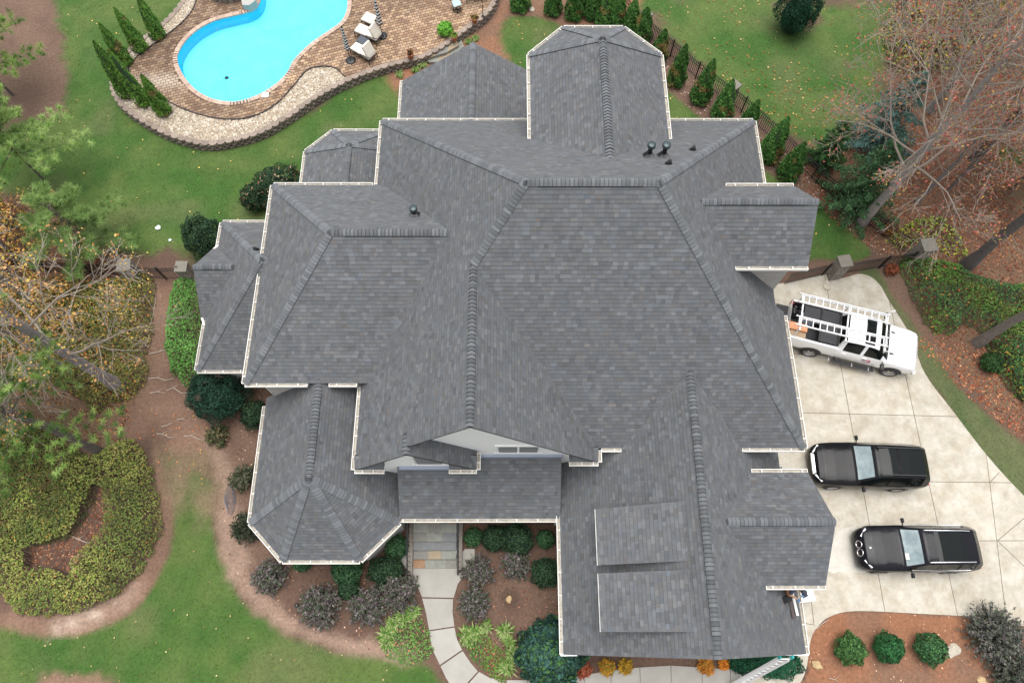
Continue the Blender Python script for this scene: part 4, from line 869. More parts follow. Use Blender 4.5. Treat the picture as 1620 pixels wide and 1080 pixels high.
# ============================================================ PLANTS
def leaf_cloud(P, Nrm, size, cols, aspect=1.7):
    """two-triangle leaves at P facing roughly Nrm"""
    n = len(P); r = RNG.normal(0, 1, (n, 3)); t = np.cross(Nrm, r); t /= np.linalg.norm(t, axis=1, keepdims=True)+1e-9; b = np.cross(Nrm, t)
    s = size*(.6+.8*RNG.random((n, 1))); fold = Nrm*s*.18
    V = np.stack([P-t*s*aspect*.5, P+b*s*.5-fold, P+t*s*aspect*.5, P-b*s*.5-fold], 1)
    return V.reshape(-1, 3), np.repeat(cols, 4, 0), (np.arange(n)[:, None, None]*4+np.array([(0, 1, 2), (0, 2, 3)])).reshape(-1, 3)
def palcol(pal, n, var=.22):
    pal = np.array([lin(p) if isinstance(p, str) else p for p in pal]); c = pal[RNG.integers(0, len(pal), n)]; return c*(1-var+2*var*RNG.random((n, 1)))
def lumps(D, k=3.0, seed=0.0):
    return .5+.5*(np.sin(D[:, 0]*k*2.1+seed)*np.sin(D[:, 1]*k*1.7+seed*1.3+1)*np.sin(D[:, 2]*k*1.9+seed*.7+2))
HOLLY = ['26382a', '2e4632', '1e2e22', '364f36', '40593a']; BOX = ['345238', '3e603e', '2b442e', '4c6e46']; LORO = ['5a4e50', '6a5e5e', '4d5844', '746a6a', '5c6850', '807878', '45503c']
AZA = ['5a7030', '48602a', '6c7a38', '3e5426', '7a6a34', '55682c', '8a8440']; AZAG = ['4a7636', '5a8842', '3d652e', '68944a']; NAND = ['c8621e', 'b3471c', 'd88a2c', '8a7a2a', '6e7a30']; MIX = ['3c5a28', '4a6a2c', '5a6c30', '2f4a24', '6f7a3a']
def shrub(name, px, py, r, label, cat, pal, h=None, n=None, leaf=.052, group=None, spiky=0.0, rx=1.0, rot=0.0, flowers=None, zb=0.0, lump=.27, mirror=None):
    """px, py = centre of the crown in the photograph, r = radius in photograph pixels"""
    ppm = FPX/((CAM_H-.6)/(math.cos(TILT)-(540-py)/FPX*math.sin(TILT))); R = r/ppm; h = h or R*1.35; c = G(px, py, h*.55)
    n = int(n or (1400+5200*R*R)*(.075/leaf)**0); D = RNG.normal(0, 1, (n, 3)); D[:, 2] = np.abs(D[:, 2])*.9-.25*RNG.random(n); D /= np.linalg.norm(D, axis=1, keepdims=True)
    sd = random.random()*20; rad = 1+lump*(lumps(D, 3.2, sd)-.5)*2; rad = rad*(1-.22*RNG.random(n)**2)
    P = D*rad[:, None]*np.array([R*rx, R/rx, h*.62]); P[:, 2] += h*.38; N_ = D+RNG.normal(0, .45, (n, 3)); N_ /= np.linalg.norm(N_, axis=1, keepdims=True)
    cols = palcol(pal, n); asp = 1.7
    if flowers: k = RNG.random(n) < flowers[1]; cols[k] = palcol(flowers[0], k.sum())
    base = c.xy; me_parts = []
    if spiky:
        k = max(60, int(260*R)); A = RNG.normal(0, 1, (k, 3)); A[:, 2] = np.abs(A[:, 2])+.15; A /= np.linalg.norm(A, axis=1, keepdims=True); Ls = R*(.65+.5*RNG.random(k))
        m = n//k; t = RNG.random((k, m))**.6; P = A[:, None]*(Ls[:, None]*t)[..., None]*np.array([1, 1, h/R*.85]); P[..., 2] += .1-.12*t**2*R; P = P.reshape(-1, 3)+RNG.normal(0, leaf*.55, (k*m, 3)); P[:, 2] = np.abs(P[:, 2])
        N_ = np.repeat(A, m, 0)*.4+RNG.normal(0, .7, (k*m, 3)); N_[:, 2] += .5; N_ /= np.linalg.norm(N_, axis=1, keepdims=True); cols = palcol(pal, k*m); cols *= (.85+.3*RNG.random((k, 1, 1))).repeat(m, 1).reshape(-1, 1); asp = 2.2
    V, Cc, F = leaf_cloud(P, N_, leaf, cols, asp)
    if rot: cr, sr = math.cos(rot), math.sin(rot); V = V@np.array([[cr, sr, 0], [-sr, cr, 0], [0, 0, 1]])
    root = empty(name, (base.x, base.y, zb)); tag(root, label, cat, group)
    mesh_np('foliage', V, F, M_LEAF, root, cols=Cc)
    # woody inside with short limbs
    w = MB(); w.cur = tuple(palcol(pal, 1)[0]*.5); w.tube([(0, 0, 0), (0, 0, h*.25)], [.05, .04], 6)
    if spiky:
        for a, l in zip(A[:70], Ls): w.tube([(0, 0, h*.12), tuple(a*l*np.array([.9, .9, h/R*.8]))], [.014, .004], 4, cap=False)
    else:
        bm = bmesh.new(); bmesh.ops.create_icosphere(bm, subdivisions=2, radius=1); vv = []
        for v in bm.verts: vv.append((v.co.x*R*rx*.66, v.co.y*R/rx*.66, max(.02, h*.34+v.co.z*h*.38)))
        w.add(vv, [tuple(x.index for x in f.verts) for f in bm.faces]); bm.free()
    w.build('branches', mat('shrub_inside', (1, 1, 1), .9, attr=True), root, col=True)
    return root
# foundation and bed shrubs: pixel centre, radius, kind
S = [
 (319, 372, 31, 'round_holly', 'large round dark holly on the back lawn beside the low left roof', HOLLY, dict(h=2.2)),
 (436, 290, 36, 'camellia_shrub', 'camellia with pinkish blooms against the rear left bay', HOLLY, dict(h=1.8, rx=1.25, rot=.5, flowers=(['d8a088', 'c97a60', 'e0c0a0'], .05))),
 (400, 312, 20, 'camellia_shrub', 'smaller camellia touching the corner of the left wing', HOLLY, dict(h=1.4, flowers=(['d8a088', 'c97a60'], .03))),
 (341, 620, 44, 'round_holly', 'biggest blue green holly below the left end of the house', ['233c30', '2c4a3a', '1b3026', '345644'], dict(h=2.4)),
 (402, 655, 22, 'round_holly', 'dark green clipped holly right of the biggest blue green one', HOLLY, dict(h=1.2)),
 (340, 687, 19, 'sparse_shrub', 'sparse brown tipped shrub below the biggest holly', ['4a5a38', '6e6048', '3c4c30', '86785c'], dict(h=.9, spiky=1)),
 (382, 754, 25, 'sparse_shrub', 'sparse grey green shrub left of the turret wall', ['4c5640', '5f5a48', '3a4632', '6f6a58'], dict(h=1.0, spiky=1)),
 (386, 832, 27, 'loropetalum_shrub', 'dark feathery shrub at the turret left corner', ['39422f', '4a4a40', '2e382a'], dict(h=1.1, spiky=1)),
 (424, 912, 31, 'loropetalum_shrub', 'purple grey feathery shrub below the turret lower left gutter', LORO, dict(h=1.2, spiky=1)),
 (503, 957, 38, 'loropetalum_shrub', 'largest purple grey feathery shrub, standing alone in front of the turret', LORO, dict(h=1.3, spiky=1)),
 (580, 958, 34, 'loropetalum_shrub', 'purple feathery shrub between the lone large one and the walk', LORO, dict(h=1.25, spiky=1)),
 (629, 934, 34, 'loropetalum_shrub', 'purple feathery shrub leaning toward the front walk', LORO, dict(h=1.35, spiky=1)),
 (627, 864, 18, 'boxwood_ball', 'bright boxwood ball left of the front steps', BOX, dict(h=.95)),
 (610, 901, 25, 'boxwood_ball', 'wide dark boxwood ball left of the curved walk', HOLLY, dict(h=1.0, rx=1.15)),
 (548, 900, 24, 'boxwood_ball', 'boxwood tucked under the lower gutter of the turret', BOX, dict(h=1.0)),
 (551, 931, 17, 'boxwood_ball', 'small dark boxwood below the one under the turret gutter', HOLLY, dict(h=.8)),
 (478, 888, 15, 'boxwood_ball', 'boxwood almost hidden under the turret gutter', BOX, dict(h=.8)),
 (748, 849, 14, 'boxwood_ball', 'small boxwood ball just right of the front steps', BOX, dict(h=.7)),
 (782, 851, 20, 'boxwood_ball', 'dark oval holly second from the front steps', HOLLY, dict(h=.95)),
 (819, 852, 25, 'boxwood_ball', 'largest clipped holly under the porch gutter', HOLLY, dict(h=1.05)),
 (863, 852, 14, 'boxwood_ball', 'small round boxwood beside the garage wing gutter', BOX, dict(h=.7)),
 (864, 905, 23, 'boxwood_ball', 'dark round holly alone against the garage wing wall', HOLLY, dict(h=1.0)),
 (816, 892, 27, 'loropetalum_shrub', 'grey purple feathery shrub under the clipped hollies', LORO, dict(h=1.1, spiky=1)),
 (757, 902, 28, 'loropetalum_shrub', 'grey purple feathery shrub right of the walk, the upper of two', LORO, dict(h=1.1, spiky=1)),
 (751, 953, 29, 'loropetalum_shrub', 'grey purple feathery shrub right of the walk, the lower of two', LORO, dict(h=1.1, spiky=1)),
 (871, 1034, 49, 'viburnum_shrub', 'big blue green leafy shrub at the corner of the garage wing', ['2a443c', '345248', '203830', '42645a', '4a6e3c'], dict(h=2.0, leaf=.11)),
 (1347, 1026, 23, 'green_shrub', 'leftmost leafy shrub of three in the orange mulch', ['3c6034', '4a7040', '2e4c2a', '587e46'], dict(h=1.0, lump=.3)),
 (1408, 1024, 23, 'green_shrub', 'middle leafy shrub of three in the orange mulch', ['2f5c36', '3a6e3e', '25492c'], dict(h=1.0, lump=.3)),
 (1475, 1026, 24, 'green_shrub', 'rightmost leafy shrub of three, beside a flat stone', ['36583a', '426840', '2a462c', '507a48'], dict(h=1.0, lump=.3)),
 (1592, 1006, 52, 'loropetalum_shrub', 'very large dark feathery shrub at the driveway corner', ['565a54', '665f5e', '485048', '74706a', '5c6850'], dict(h=1.9, spiky=1)),
 (1612, 1066, 36, 'loropetalum_shrub', 'dark feathery shrub cut by the lower right corner', ['525a48', '625c5a', '464e42'], dict(h=1.3, spiky=1)),
 (1266, 10, 33, 'round_holly', 'dark conical holly tree at the top edge beyond the fence', ['1d3e2c', '24492f', '173224'], dict(h=3.0)),
 (1570, 573, 16, 'round_holly', 'small dark shrub in the leaf litter right of the white truck', ['34502c', '3c5a30', '2a4224'], dict(h=.7)),
 (1405, 362, 10, 'autumn_shrub', 'little orange shrub by the fence above the gate', ['9a6040', '9a7c4a', '6a4c30'], dict(h=.5, spiky=1)),
 (1412, 425, 11, 'autumn_shrub', 'little orange shrub at the lower side of the fence end', ['9a5a40', '8a4a38', '6a4c30'], dict(h=.5, spiky=1)),
 (922, 1058, 15, 'nandina_shrub', 'bright red orange nandina touching the big leafy shrub', ['9a5038', '8c4432', 'a0644a', '7a4834'], dict(h=.6, spiky=1)),
 (961, 1055, 14, 'nandina_shrub', 'golden brown nandina left of the walk joints', ['a08030', 'b07a28', '7f7a34', 'c08c38'], dict(h=.55, spiky=1)),
 (990, 1053, 12, 'nandina_shrub', 'second golden nandina right of the first', ['a8862e', 'b88a30', '8f7a30'], dict(h=.5, spiky=1)),
 (1118, 1053, 14, 'nandina_shrub', 'bright orange nandina beneath the garage gable', ['c8843a', 'b87434', 'a88438'], dict(h=.55, spiky=1)),
 (1146, 1049, 9, 'nandina_shrub', 'tiny orange nandina right of the bright orange one', ['d88a34', 'c07a2c'], dict(h=.4, spiky=1)),
 (1185, 1046, 26, 'low_holly', 'low dark shrub left of the leaning ladder', ['245038', '1f4430', '2c5c40'], dict(h=.7, rx=1.3)),
 (1232, 1048, 30, 'low_holly', 'low blue green shrub right of the leaning ladder', ['2a5c44', '245038', '34684c'], dict(h=.7, rx=1.25)),
 (705, 56, 12, 'fern_plant', 'bright green leafy plant on the terrace wall by the curved steps', ['6aa83c', '5a9434', '7cba4c'], dict(h=.7, zb=.5)),
]
for px, py, r, nm, lb, pal, kw in S:
    shrub(nm, px, py, r, lb, nm.replace('_', ' ').replace('round ', '').replace(' ball', ''), pal, **kw)
# liriope tufts
def tuft(px, py, r, label, pal, zb=0.0):
    c = G(px, py, zb+.15); R = r/36.0; n = 90; a = RNG.random(n)*6.283; l = R*(.6+.6*RNG.random(n)); V = np.zeros((n, 4, 3)); ca, sa = np.cos(a), np.sin(a); w = .018
    off = RNG.normal(0, R*.15, (n, 2))
    for k, (t, z) in enumerate(((0, .02), (.55, .24), (1, .10))):
        if k == 0: V[:, 0] = np.stack([ca*0-sa*w, sa*0+ca*w, 0*a+z], 1); V[:, 1] = np.stack([sa*w, -ca*w, 0*a+z], 1)
    V = np.zeros((n, 5, 3)); V[:, 0] = np.stack([-sa*w, ca*w, 0*a], 1); V[:, 1] = np.stack([sa*w, -ca*w, 0*a], 1); V[:, 2] = np.stack([ca*l*.55+sa*w, sa*l*.55-ca*w, .22+0*a], 1); V[:, 3] = np.stack([ca*l*.55-sa*w, sa*l*.55+ca*w, .22+0*a], 1); V[:, 4] = np.stack([ca*l, sa*l, .1+0*a], 1)
    V[..., :2] += off[:, None]; F = (np.arange(n)[:, None, None]*5+np.array([(0, 1, 2), (0, 2, 3), (3, 2, 4)])).reshape(-1, 3)
    o = mesh_np('liriope_tuft', V.reshape(-1, 3), F, M_LEAF, cols=np.repeat(palcol(pal, n), 5, 0)); o.location = (c.x, c.y, zb); tag(o, label, 'grass tuft', 'variegated liriope tufts'); return o
LIR = ['8a9c60', '6c8c44', '527a34', 'a4ac78', '74904c']
for px, py, r, lb in ((632, 117, 9, 'pale liriope tuft alone between terrace wall and porch roof'), (657, 110, 9, 'liriope tuft left of the terracotta pot wall, nearest the lone tuft'), (668, 102, 11, 'largest liriope tuft beside the porch roof edge'), (741, 65, 8, 'liriope tuft by the porch roof peak, left one'), (752, 60, 9, 'liriope tuft by the porch roof peak, right one'),
      (610, 1000, 13, 'liriope tuft left of the ground cover, lower'), (622, 985, 12, 'liriope tuft on top of the left ground cover'), (636, 975, 13, 'liriope tuft under the leaning purple shrub'), (654, 966, 12, 'liriope tuft touching the walk joint'), (612, 1018, 11, 'liriope tuft at the lawn edge of the left ground cover'),
      (736, 1003, 13, 'striped liriope tuft right of the walk bend'), (752, 1000, 13, 'liriope tuft in the row under the lower purple shrub'), (768, 992, 12, 'liriope tuft right of the lower purple shrub'), (741, 1016, 9, 'small pale liriope tuft over the red leaf'), (799, 998, 13, 'liriope tuft at the top of the right hand arc'), (806, 1015, 12, 'liriope tuft midway down the right hand arc'), (811, 1034, 12, 'liriope tuft low on the right hand arc'), (804, 1056, 14, 'liriope tuft at the sidewalk corner')):
    tuft(px, py, r, lb, LIR)
# plant masses: nobody could count the single bushes
def mass(name, px, h, dens, leaf, pal, label, patch=None, lump=1.1, edge=.5, seed=0.0, excl=(), cat='shrub mass', fl=None):
    poly = smooth_poly(GP(px), 6, .18, seed); P = scatter(poly, dens, [smooth_poly(GP(e), 5, .15) for e in excl]); 
    n = len(P); d = edgedist(P, poly)
    def height(P, d): 
        z = .55+.45*vnoise(P, lump, seed)+.18*(vnoise(P, lump*.35, seed+3)-.5); return h*z*np.clip(d/edge, 0, 1)**.55
    z = height(P, d); z2 = z*(1-.25*RNG.random(n)**2)+RNG.normal(0, leaf*.3, n); e = .06
    nx = (height(P+[e, 0], d)-z)/e; ny = (height(P+[0, e], d)-z)/e; N_ = np.stack([-nx, -ny, 1+0*nx], 1)+RNG.normal(0, .55, (n, 3)); N_ /= np.linalg.norm(N_, axis=1, keepdims=True)
    c = palcol(pal, n); k = vnoise(P, 1.3, seed+9)[:, None]
    if patch is not None: pc = palcol(patch, n); m = np.clip((k-.45)*4, 0, 1); c = c*(1-m)+pc*m
    if fl: q = RNG.random(n) < fl[1]; c[q] = palcol(fl[0], q.sum())
    c *= (1.12+.45*vnoise(P, .45, seed+5))[:, None]
    V, Cc, F = leaf_cloud(np.column_stack([P, np.maximum(z2, .03)]), N_, leaf, c, 1.6)
    o = mesh_np(name, V, F, M_LEAF, cols=Cc); tag(o, label, cat, kind='stuff')
    # stems and shade-side twigs below
    Q = scatter(poly, 26, [smooth_poly(GP(e_), 5, .15) for e_ in excl]); dq = edgedist(Q, poly); zq = height(Q, dq)*.85; b = MB()
    for (x, y), zz in zip(Q, zq):
        a = random.random()*6.28; b.bar((x, y, 0), (x+math.cos(a)*.12, y+math.sin(a)*.12, max(.05, zz)), .02, .02)
    t = b.build('twigs', mat('twig', (.09, .07, .05), .9)); tag(t, 'brown twigs under the '+label, 'twigs', kind='stuff')
mass('azalea_bed', [(186, 440), (222, 432), (248, 448), (244, 500), (236, 560), (228, 612), (205, 634), (180, 640), (150, 650), (110, 620), (60, 600), (-60, 560), (-60, 470), (60, 460), (120, 450)], .8, 380, .06, ['5c6634', '4d572c', '6e6636', '435030', '7a6e3a'], 'olive and rust azaleas left of the dirt trail under the bare tree', patch=['7f7440', '666c38', '525e30'], seed=1, fl=(['c8943a', 'b5642e'], .03))
mass('azalea_bed', [(150, 720), (185, 700), (215, 700), (240, 740), (256, 790), (258, 840), (240, 885), (205, 925), (160, 955), (100, 972), (40, 972), (0, 940), (-60, 930), (-60, 640), (30, 650), (90, 690)], .95, 430, .058, ['77813f', '667338', '858a48', '576630', '8c8650'], 'wide rounded bed of yellow green azaleas at the left edge of the front lawn', patch=['5c6a34', '4d5d30', '6c723e'], seed=2, fl=(['9a7a3c'], .02), excl=[[(52, 868), (100, 856), (125, 838), (146, 800), (160, 770), (176, 790), (176, 830), (152, 862), (130, 885), (120, 912), (98, 900), (60, 896)]])
mass('azalea_bed', [(-50, 690), (60, 680), (130, 712), (158, 760), (140, 815), (110, 850), (50, 862), (-50, 870)], 1.15, 260, .06, ['4c5a30', '3f4f2a', '58643a', '5e5a34'], 'darker green mixed shrubs filling the middle of the rounded azalea bed', patch=['5c4a34', '4a5a30'], seed=22)
mass('azalea_bed', [(285, 442), (300, 436), (316, 450), (322, 500), (326, 545), (330, 575), (315, 605), (295, 610), (275, 590), (265, 560), (266, 500), (272, 462)], .8, 480, .055, AZAG, 'bright green rounded azalea hedge between the trail and the low left wing', patch=['466f34', '55803c'], seed=3, edge=.35)
mass('azalea_bed', [(1422, 415), (1450, 412), (1500, 418), (1545, 440), (1590, 450), (1680, 470), (1720, 640), (1640, 650), (1590, 610), (1560, 550), (1535, 515), (1500, 528), (1478, 528), (1455, 500), (1430, 450)], 1.0, 400, .06, ['41602c', '4d6e30', '355024', '5a7434'], 'deep green shrub hedge filling the corner beyond the driveway', patch=['365030', '2a4430', '486a34'], seed=4, fl=(['a8843c', 'b0563a'], .02))
mass('ground_cover', [(600, 1005), (620, 985), (650, 975), (670, 980), (682, 1005), (684, 1035), (672, 1045), (640, 1048), (616, 1040), (605, 1022)], .22, 420, .055, ['56743a', '486634', '638044'], 'low green ground cover with pinkish leaves left of the walk', patch=['6a8a3a', '7a7a44'], seed=5, fl=(['a8685a'], .05), cat='ground cover', edge=.2)
mass('ground_cover', [(738, 1022), (752, 1010), (772, 1008), (786, 1022), (800, 1045), (806, 1066), (798, 1080), (778, 1072), (756, 1052), (742, 1036)], .22, 420, .055, ['466434', '547038', '3c5a30'], 'low green ground cover with reddish leaves right of the walk', patch=['5a7a34', '6a6a34'], seed=6, fl=(['9a4a44'], .06), cat='ground cover', edge=.2)

# arborvitae
def arbor(bx, by, tx, ty, label, group, width, zb=0.0, pal=('3c6430', '486f34', '305428', '587c3c')):
    width *= random.uniform(.86, 1.14); tint = random.uniform(.8, 1.2); ln = Vector((random.uniform(-.05, .05), random.uniform(-.05, .05), 0))
    b = G(bx, by, zb); best = 2.4   # height from the apparent lean
    for hh in np.arange(1.2, 5.0, .1):
        q = b+Vector((0, 0, hh-zb)); v = q-Vector((0, 0, CAM_H)); d = v.dot(CF); v2 = (810+FPX*v.dot(CR)/d, 540-FPX*v.dot(CU)/d)
        if math.hypot(v2[0]-bx, v2[1]-by) >= math.hypot(tx-bx, ty-by): best = hh; break
    h = best; R = width; n = int(1700*h*R*1.3); z = RNG.random(n)**.85; a = RNG.random(n)*6.283
    prof = np.minimum(1, (z+.06)/.16)**.5*(1-z)**.62*1.22; r = R*prof*(.86+.2*RNG.random(n)+.12*np.sin(a*5+z*14)); P = np.stack([np.cos(a)*r, np.sin(a)*r, z*h], 1)
    N_ = np.stack([np.cos(a), np.sin(a), .55+0*a], 1)+RNG.normal(0, .35, (n, 3)); N_ /= np.linalg.norm(N_, axis=1, keepdims=True)
    P = P+np.outer(P[:, 2], np.array(ln)); brown = (vnoise(P[:, [0, 2]]+bx, .5, 2) > .80); pc_ = palcol(pal, n, .25)*tint; pc_[brown] = palcol(['6a6a3c', '7a6a40'], brown.sum()); V, Cc, F = leaf_cloud(P, N_, .075, pc_, 1.9)
    root = empty('arborvitae', tuple(b)); tag(root, label, 'arborvitae', group); mesh_np('foliage', V, F, M_LEAF, root, cols=Cc)
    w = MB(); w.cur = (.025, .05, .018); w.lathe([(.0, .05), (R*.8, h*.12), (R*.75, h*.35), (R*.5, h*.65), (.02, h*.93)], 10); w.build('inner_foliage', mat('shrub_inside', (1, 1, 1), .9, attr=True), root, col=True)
    MB().tube([(0, 0, -.05), (0, 0, h*.5)], [.07, .04], 7).build('trunk', mat('bark', (.14, .105, .08), .9, noise_amt=.3, noise_scale=6, bump=.6), root)
PG = 'narrow arborvitae in the gravel band of the pool terrace'
for (bx, by, tx, ty), lb in zip([(251, 58, 218, 10), (224, 78, 188, 28), (200, 100, 164, 54), (204, 150, 155, 80), (230, 165, 176, 100), (260, 178, 226, 130)],
    ['topmost', 'second from the top', 'third from the top', 'outermost, leaning over the lawn', 'second in the lower cluster of three', 'lowest, inside on the paving']):
    arbor(bx, by, tx, ty, 'narrow arborvitae at the pool gravel, '+lb, PG, .36, zb=.47, pal=('4f7430', '5d8236', '3f6228', '6a8a3e'))
FG = 'arborvitae planted along the iron fence'
rowA = [(823, 13, 826, -42), (874, 20, 880, -38), (908, 27, 918, -32), (925, 8, 940, -48), (940, 26, 957, -30), (957, 38, 976, -18), (973, 41, 994, -18), (995, 48, 1012, 2), (1012, 61, 1021, 13), (1040, 92, 1053, 47), (1068, 131, 1084, 70), (1106, 158, 1121, 95), (1140, 187, 1158, 128), (1176, 212, 1194, 155), (1213, 249, 1240, 187), (1245, 277, 1275, 226)]
ords = ['cut by the top edge, alone above the little lawn', 'cut by the top edge, second from the left', 'third from the left at the top edge', 'behind the third at the top edge', 'fifth along the top, close against its neighbour', 'sixth along the top, dense and tall', 'seventh, above the back bay roof edge', 'eighth, right above the back bay', 'ninth, at the back bay corner', 'half hidden behind the back bay gutter', 'first whole one right of the back bay', 'second whole one right of the back bay', 'third right of the back bay, by a pale cap', 'at the back right corner of the main roof', 'second from the lower end of the row', 'last at the lower end of the row']
for (bx, by, tx, ty), lb in zip(rowA, ords): arbor(bx, by, tx, ty, 'green arborvitae in the fence row, '+lb, FG, .50)

# ============================================================ FENCES, GATES, PIERS
def fence(name, pts, h, label, cat, step=.115, post=2.4, fin=True, zc=0.0):
    P = [G(*p).xy for p in pts]; root = empty(name, (*P[0], 0)); tag(root, label, cat)
    pk = MB().box(-.012, .012, -.012, .012, .06, h-.02).add([(-.012, -.012, h-.02), (.012, -.012, h-.02), (.012, .012, h-.02), (-.012, .012, h-.02), (0, 0, h+.06)], [(0, 1, 4), (1, 2, 4), (2, 3, 4), (3, 0, 4)]).build('picket', M_BLK, root); pm = pk.data; bpy.data.objects.remove(pk)
    po = MB().box(-.032, .032, -.032, .032, 0, h+.08).box(-.04, .04, -.04, .04, h+.08, h+.11).build('post', M_BLK, root); pom = po.data; bpy.data.objects.remove(po); cnt = 0; O = Vector((*P[0], 0)); extra = MB()
    for a, b in zip(P[:-1], P[1:]):
        L = (b-a).length; n = max(1, round(L/step)); d = (b-a).normalized(); ang = math.atan2(d.y, d.x)
        for z in (.15, h-.28, h-.10): MB().bar(Vector((*a, z))-O, Vector((*b, z))-O, .025, .03).build('rail', M_BLK, root)
        for k in range(n+1):
            p = a.lerp(b, k/n); isp = k % round(post/step) == 0
            if isp: o = bpy.data.objects.new('post', pom)
            elif cnt < 299: o = bpy.data.objects.new('picket', pm); cnt += 1
            else: extra.box(p.x-.009-O.x, p.x+.009-O.x, p.y-.009-O.y, p.y+.009-O.y, .06, h+.03); continue
            o.location = (p.x-O.x, p.y-O.y, 0); o.rotation_euler = (0, 0, ang); link(o, root)
    if extra.v: e = extra.build('pickets', M_BLK, root); e['kind'] = 'stuff'
fence('iron_fence', [(985, 20), (1018, 54), (1060, 90), (1100, 124), (1172, 178), (1232, 232), (1290, 290), (1340, 333), (1388, 368), (1436, 405)], 1.15, 'black iron picket fence running behind the arborvitae row to the stone pier', 'fence')
fence('iron_fence', [(1432, 418), (1390, 424), (1330, 434)], 1.15, 'black iron picket fence between the two stone piers above the driveway', 'fence')
fence('iron_gate', [(1300, 436), (1240, 450)], 1.15, 'black iron gate between the stone pier and the house wall', 'gate')
fence('iron_gate', [(296, 441), (264, 442), (228, 440)], 1.15, 'black iron gate closing the trail on the left side of the house', 'gate')
fence('iron_fence', [(205, 436), (150, 436), (80, 430), (0, 420), (-60, 412)], 1.15, 'black iron fence running left from the gate under the bare branches', 'fence')
def pier(px, py, w, h, label, rot=0.0):
    c = G(px, py); r = empty('stone_pier', tuple(c), rot); tag(r, label, 'pier'); z = 0
    MB().box(-w/2+.02, w/2-.02, -w/2+.02, w/2-.02, 0, h).build('core', M_MORTAR, r); nrow = max(3, int(h/.2))
    for i in range(nrow):
        z0, z1 = i*h/nrow+.008, (i+1)*h/nrow-.008
        for s in range(4):
            ca, sa = math.cos(s*math.pi/2), math.sin(s*math.pi/2); cut = random.uniform(-.12, .12)*w
            for a, b in ((-w/2+.0, cut-.008), (cut+.008, w/2)):
                q = [(a, -w/2-random.uniform(0, .03)), (b, -w/2-random.uniform(0, .03)), (b, -w/2+.05), (a, -w/2+.05)]
                MB().poly([(x*ca-y*sa, x*sa+y*ca) for x, y in q], z0=z0, z1=z1).build('stone', M_STONE, r)
    MB().box(-w/2-.045, w/2+.045, -w/2-.045, w/2+.045, h, h+.08).build('capstone', mat('capstone', (.155, .142, .118), .85, obrand=.1, noise_amt=.2, noise_scale=4, fine=.15, fscale=14), r, bevel=.012)
pier(1316, 436, .52, 1.45, 'stone pier with square cap between the iron gate and fence', .15); pier(1443, 412, .60, 1.5, 'stone pier with mossy cap at the fence corner', .1)
pier(216, 438, .55, 1.2, 'broad grey stone pier left of the black gate', .1); pier(303, 440, .48, 1.15, 'stone pier right of the black gate against the low wing', 0)
pc = G(1022, 36, 1.3); pier(1017, 50, .45, 1.2, 'pale capped fence pier above the back bay', .6); pier(1152, 160, .45, 1.2, 'pale capped fence pier behind an arborvitae', .7)

# ============================================================ TREES
def seg_branch(mb, p, d, L, r, lvl, tips, spread=.55, up=.12, n=4):
    pts = [p.copy()]; rad = [r]; q = p.copy(); dd = d.normalized()
    for i in range(n):
        dd = (dd+Vector((random.gauss(0, .16), random.gauss(0, .16), random.gauss(0, .10)+up*.35))).normalized(); q = q+dd*(L/n); pts.append(q.copy()); rad.append(max(r*(1-(i+1)/n*.78), .0075))
    mb.tube(pts, rad, 6 if r > .05 else (4 if r > .02 else 3), cap=False)
    if lvl == 0:
        tips.append(pts[-1]); tips.append(pts[-2]); return
    k = {3: 7, 2: 5, 1: 4}[lvl]
    for i in range(k):
        t = .25+.72*(i+random.random()*.6)/k; f = t*n; a = int(min(f, n-1)); b = pts[a].lerp(pts[a+1], f-a); ax = (pts[a+1]-pts[a]).normalized()
        sd = ax.cross(Vector((random.gauss(0, 1), random.gauss(0, 1), random.gauss(0, .5)))).normalized(); nd = (ax*(1-spread*.5)+sd*spread*1.2).normalized()
        seg_branch(mb, b, nd, L*(.62-.25*t)*random.uniform(.8, 1.2), max(.010, rad[a]*.5), lvl-1, tips, spread, up, 3)
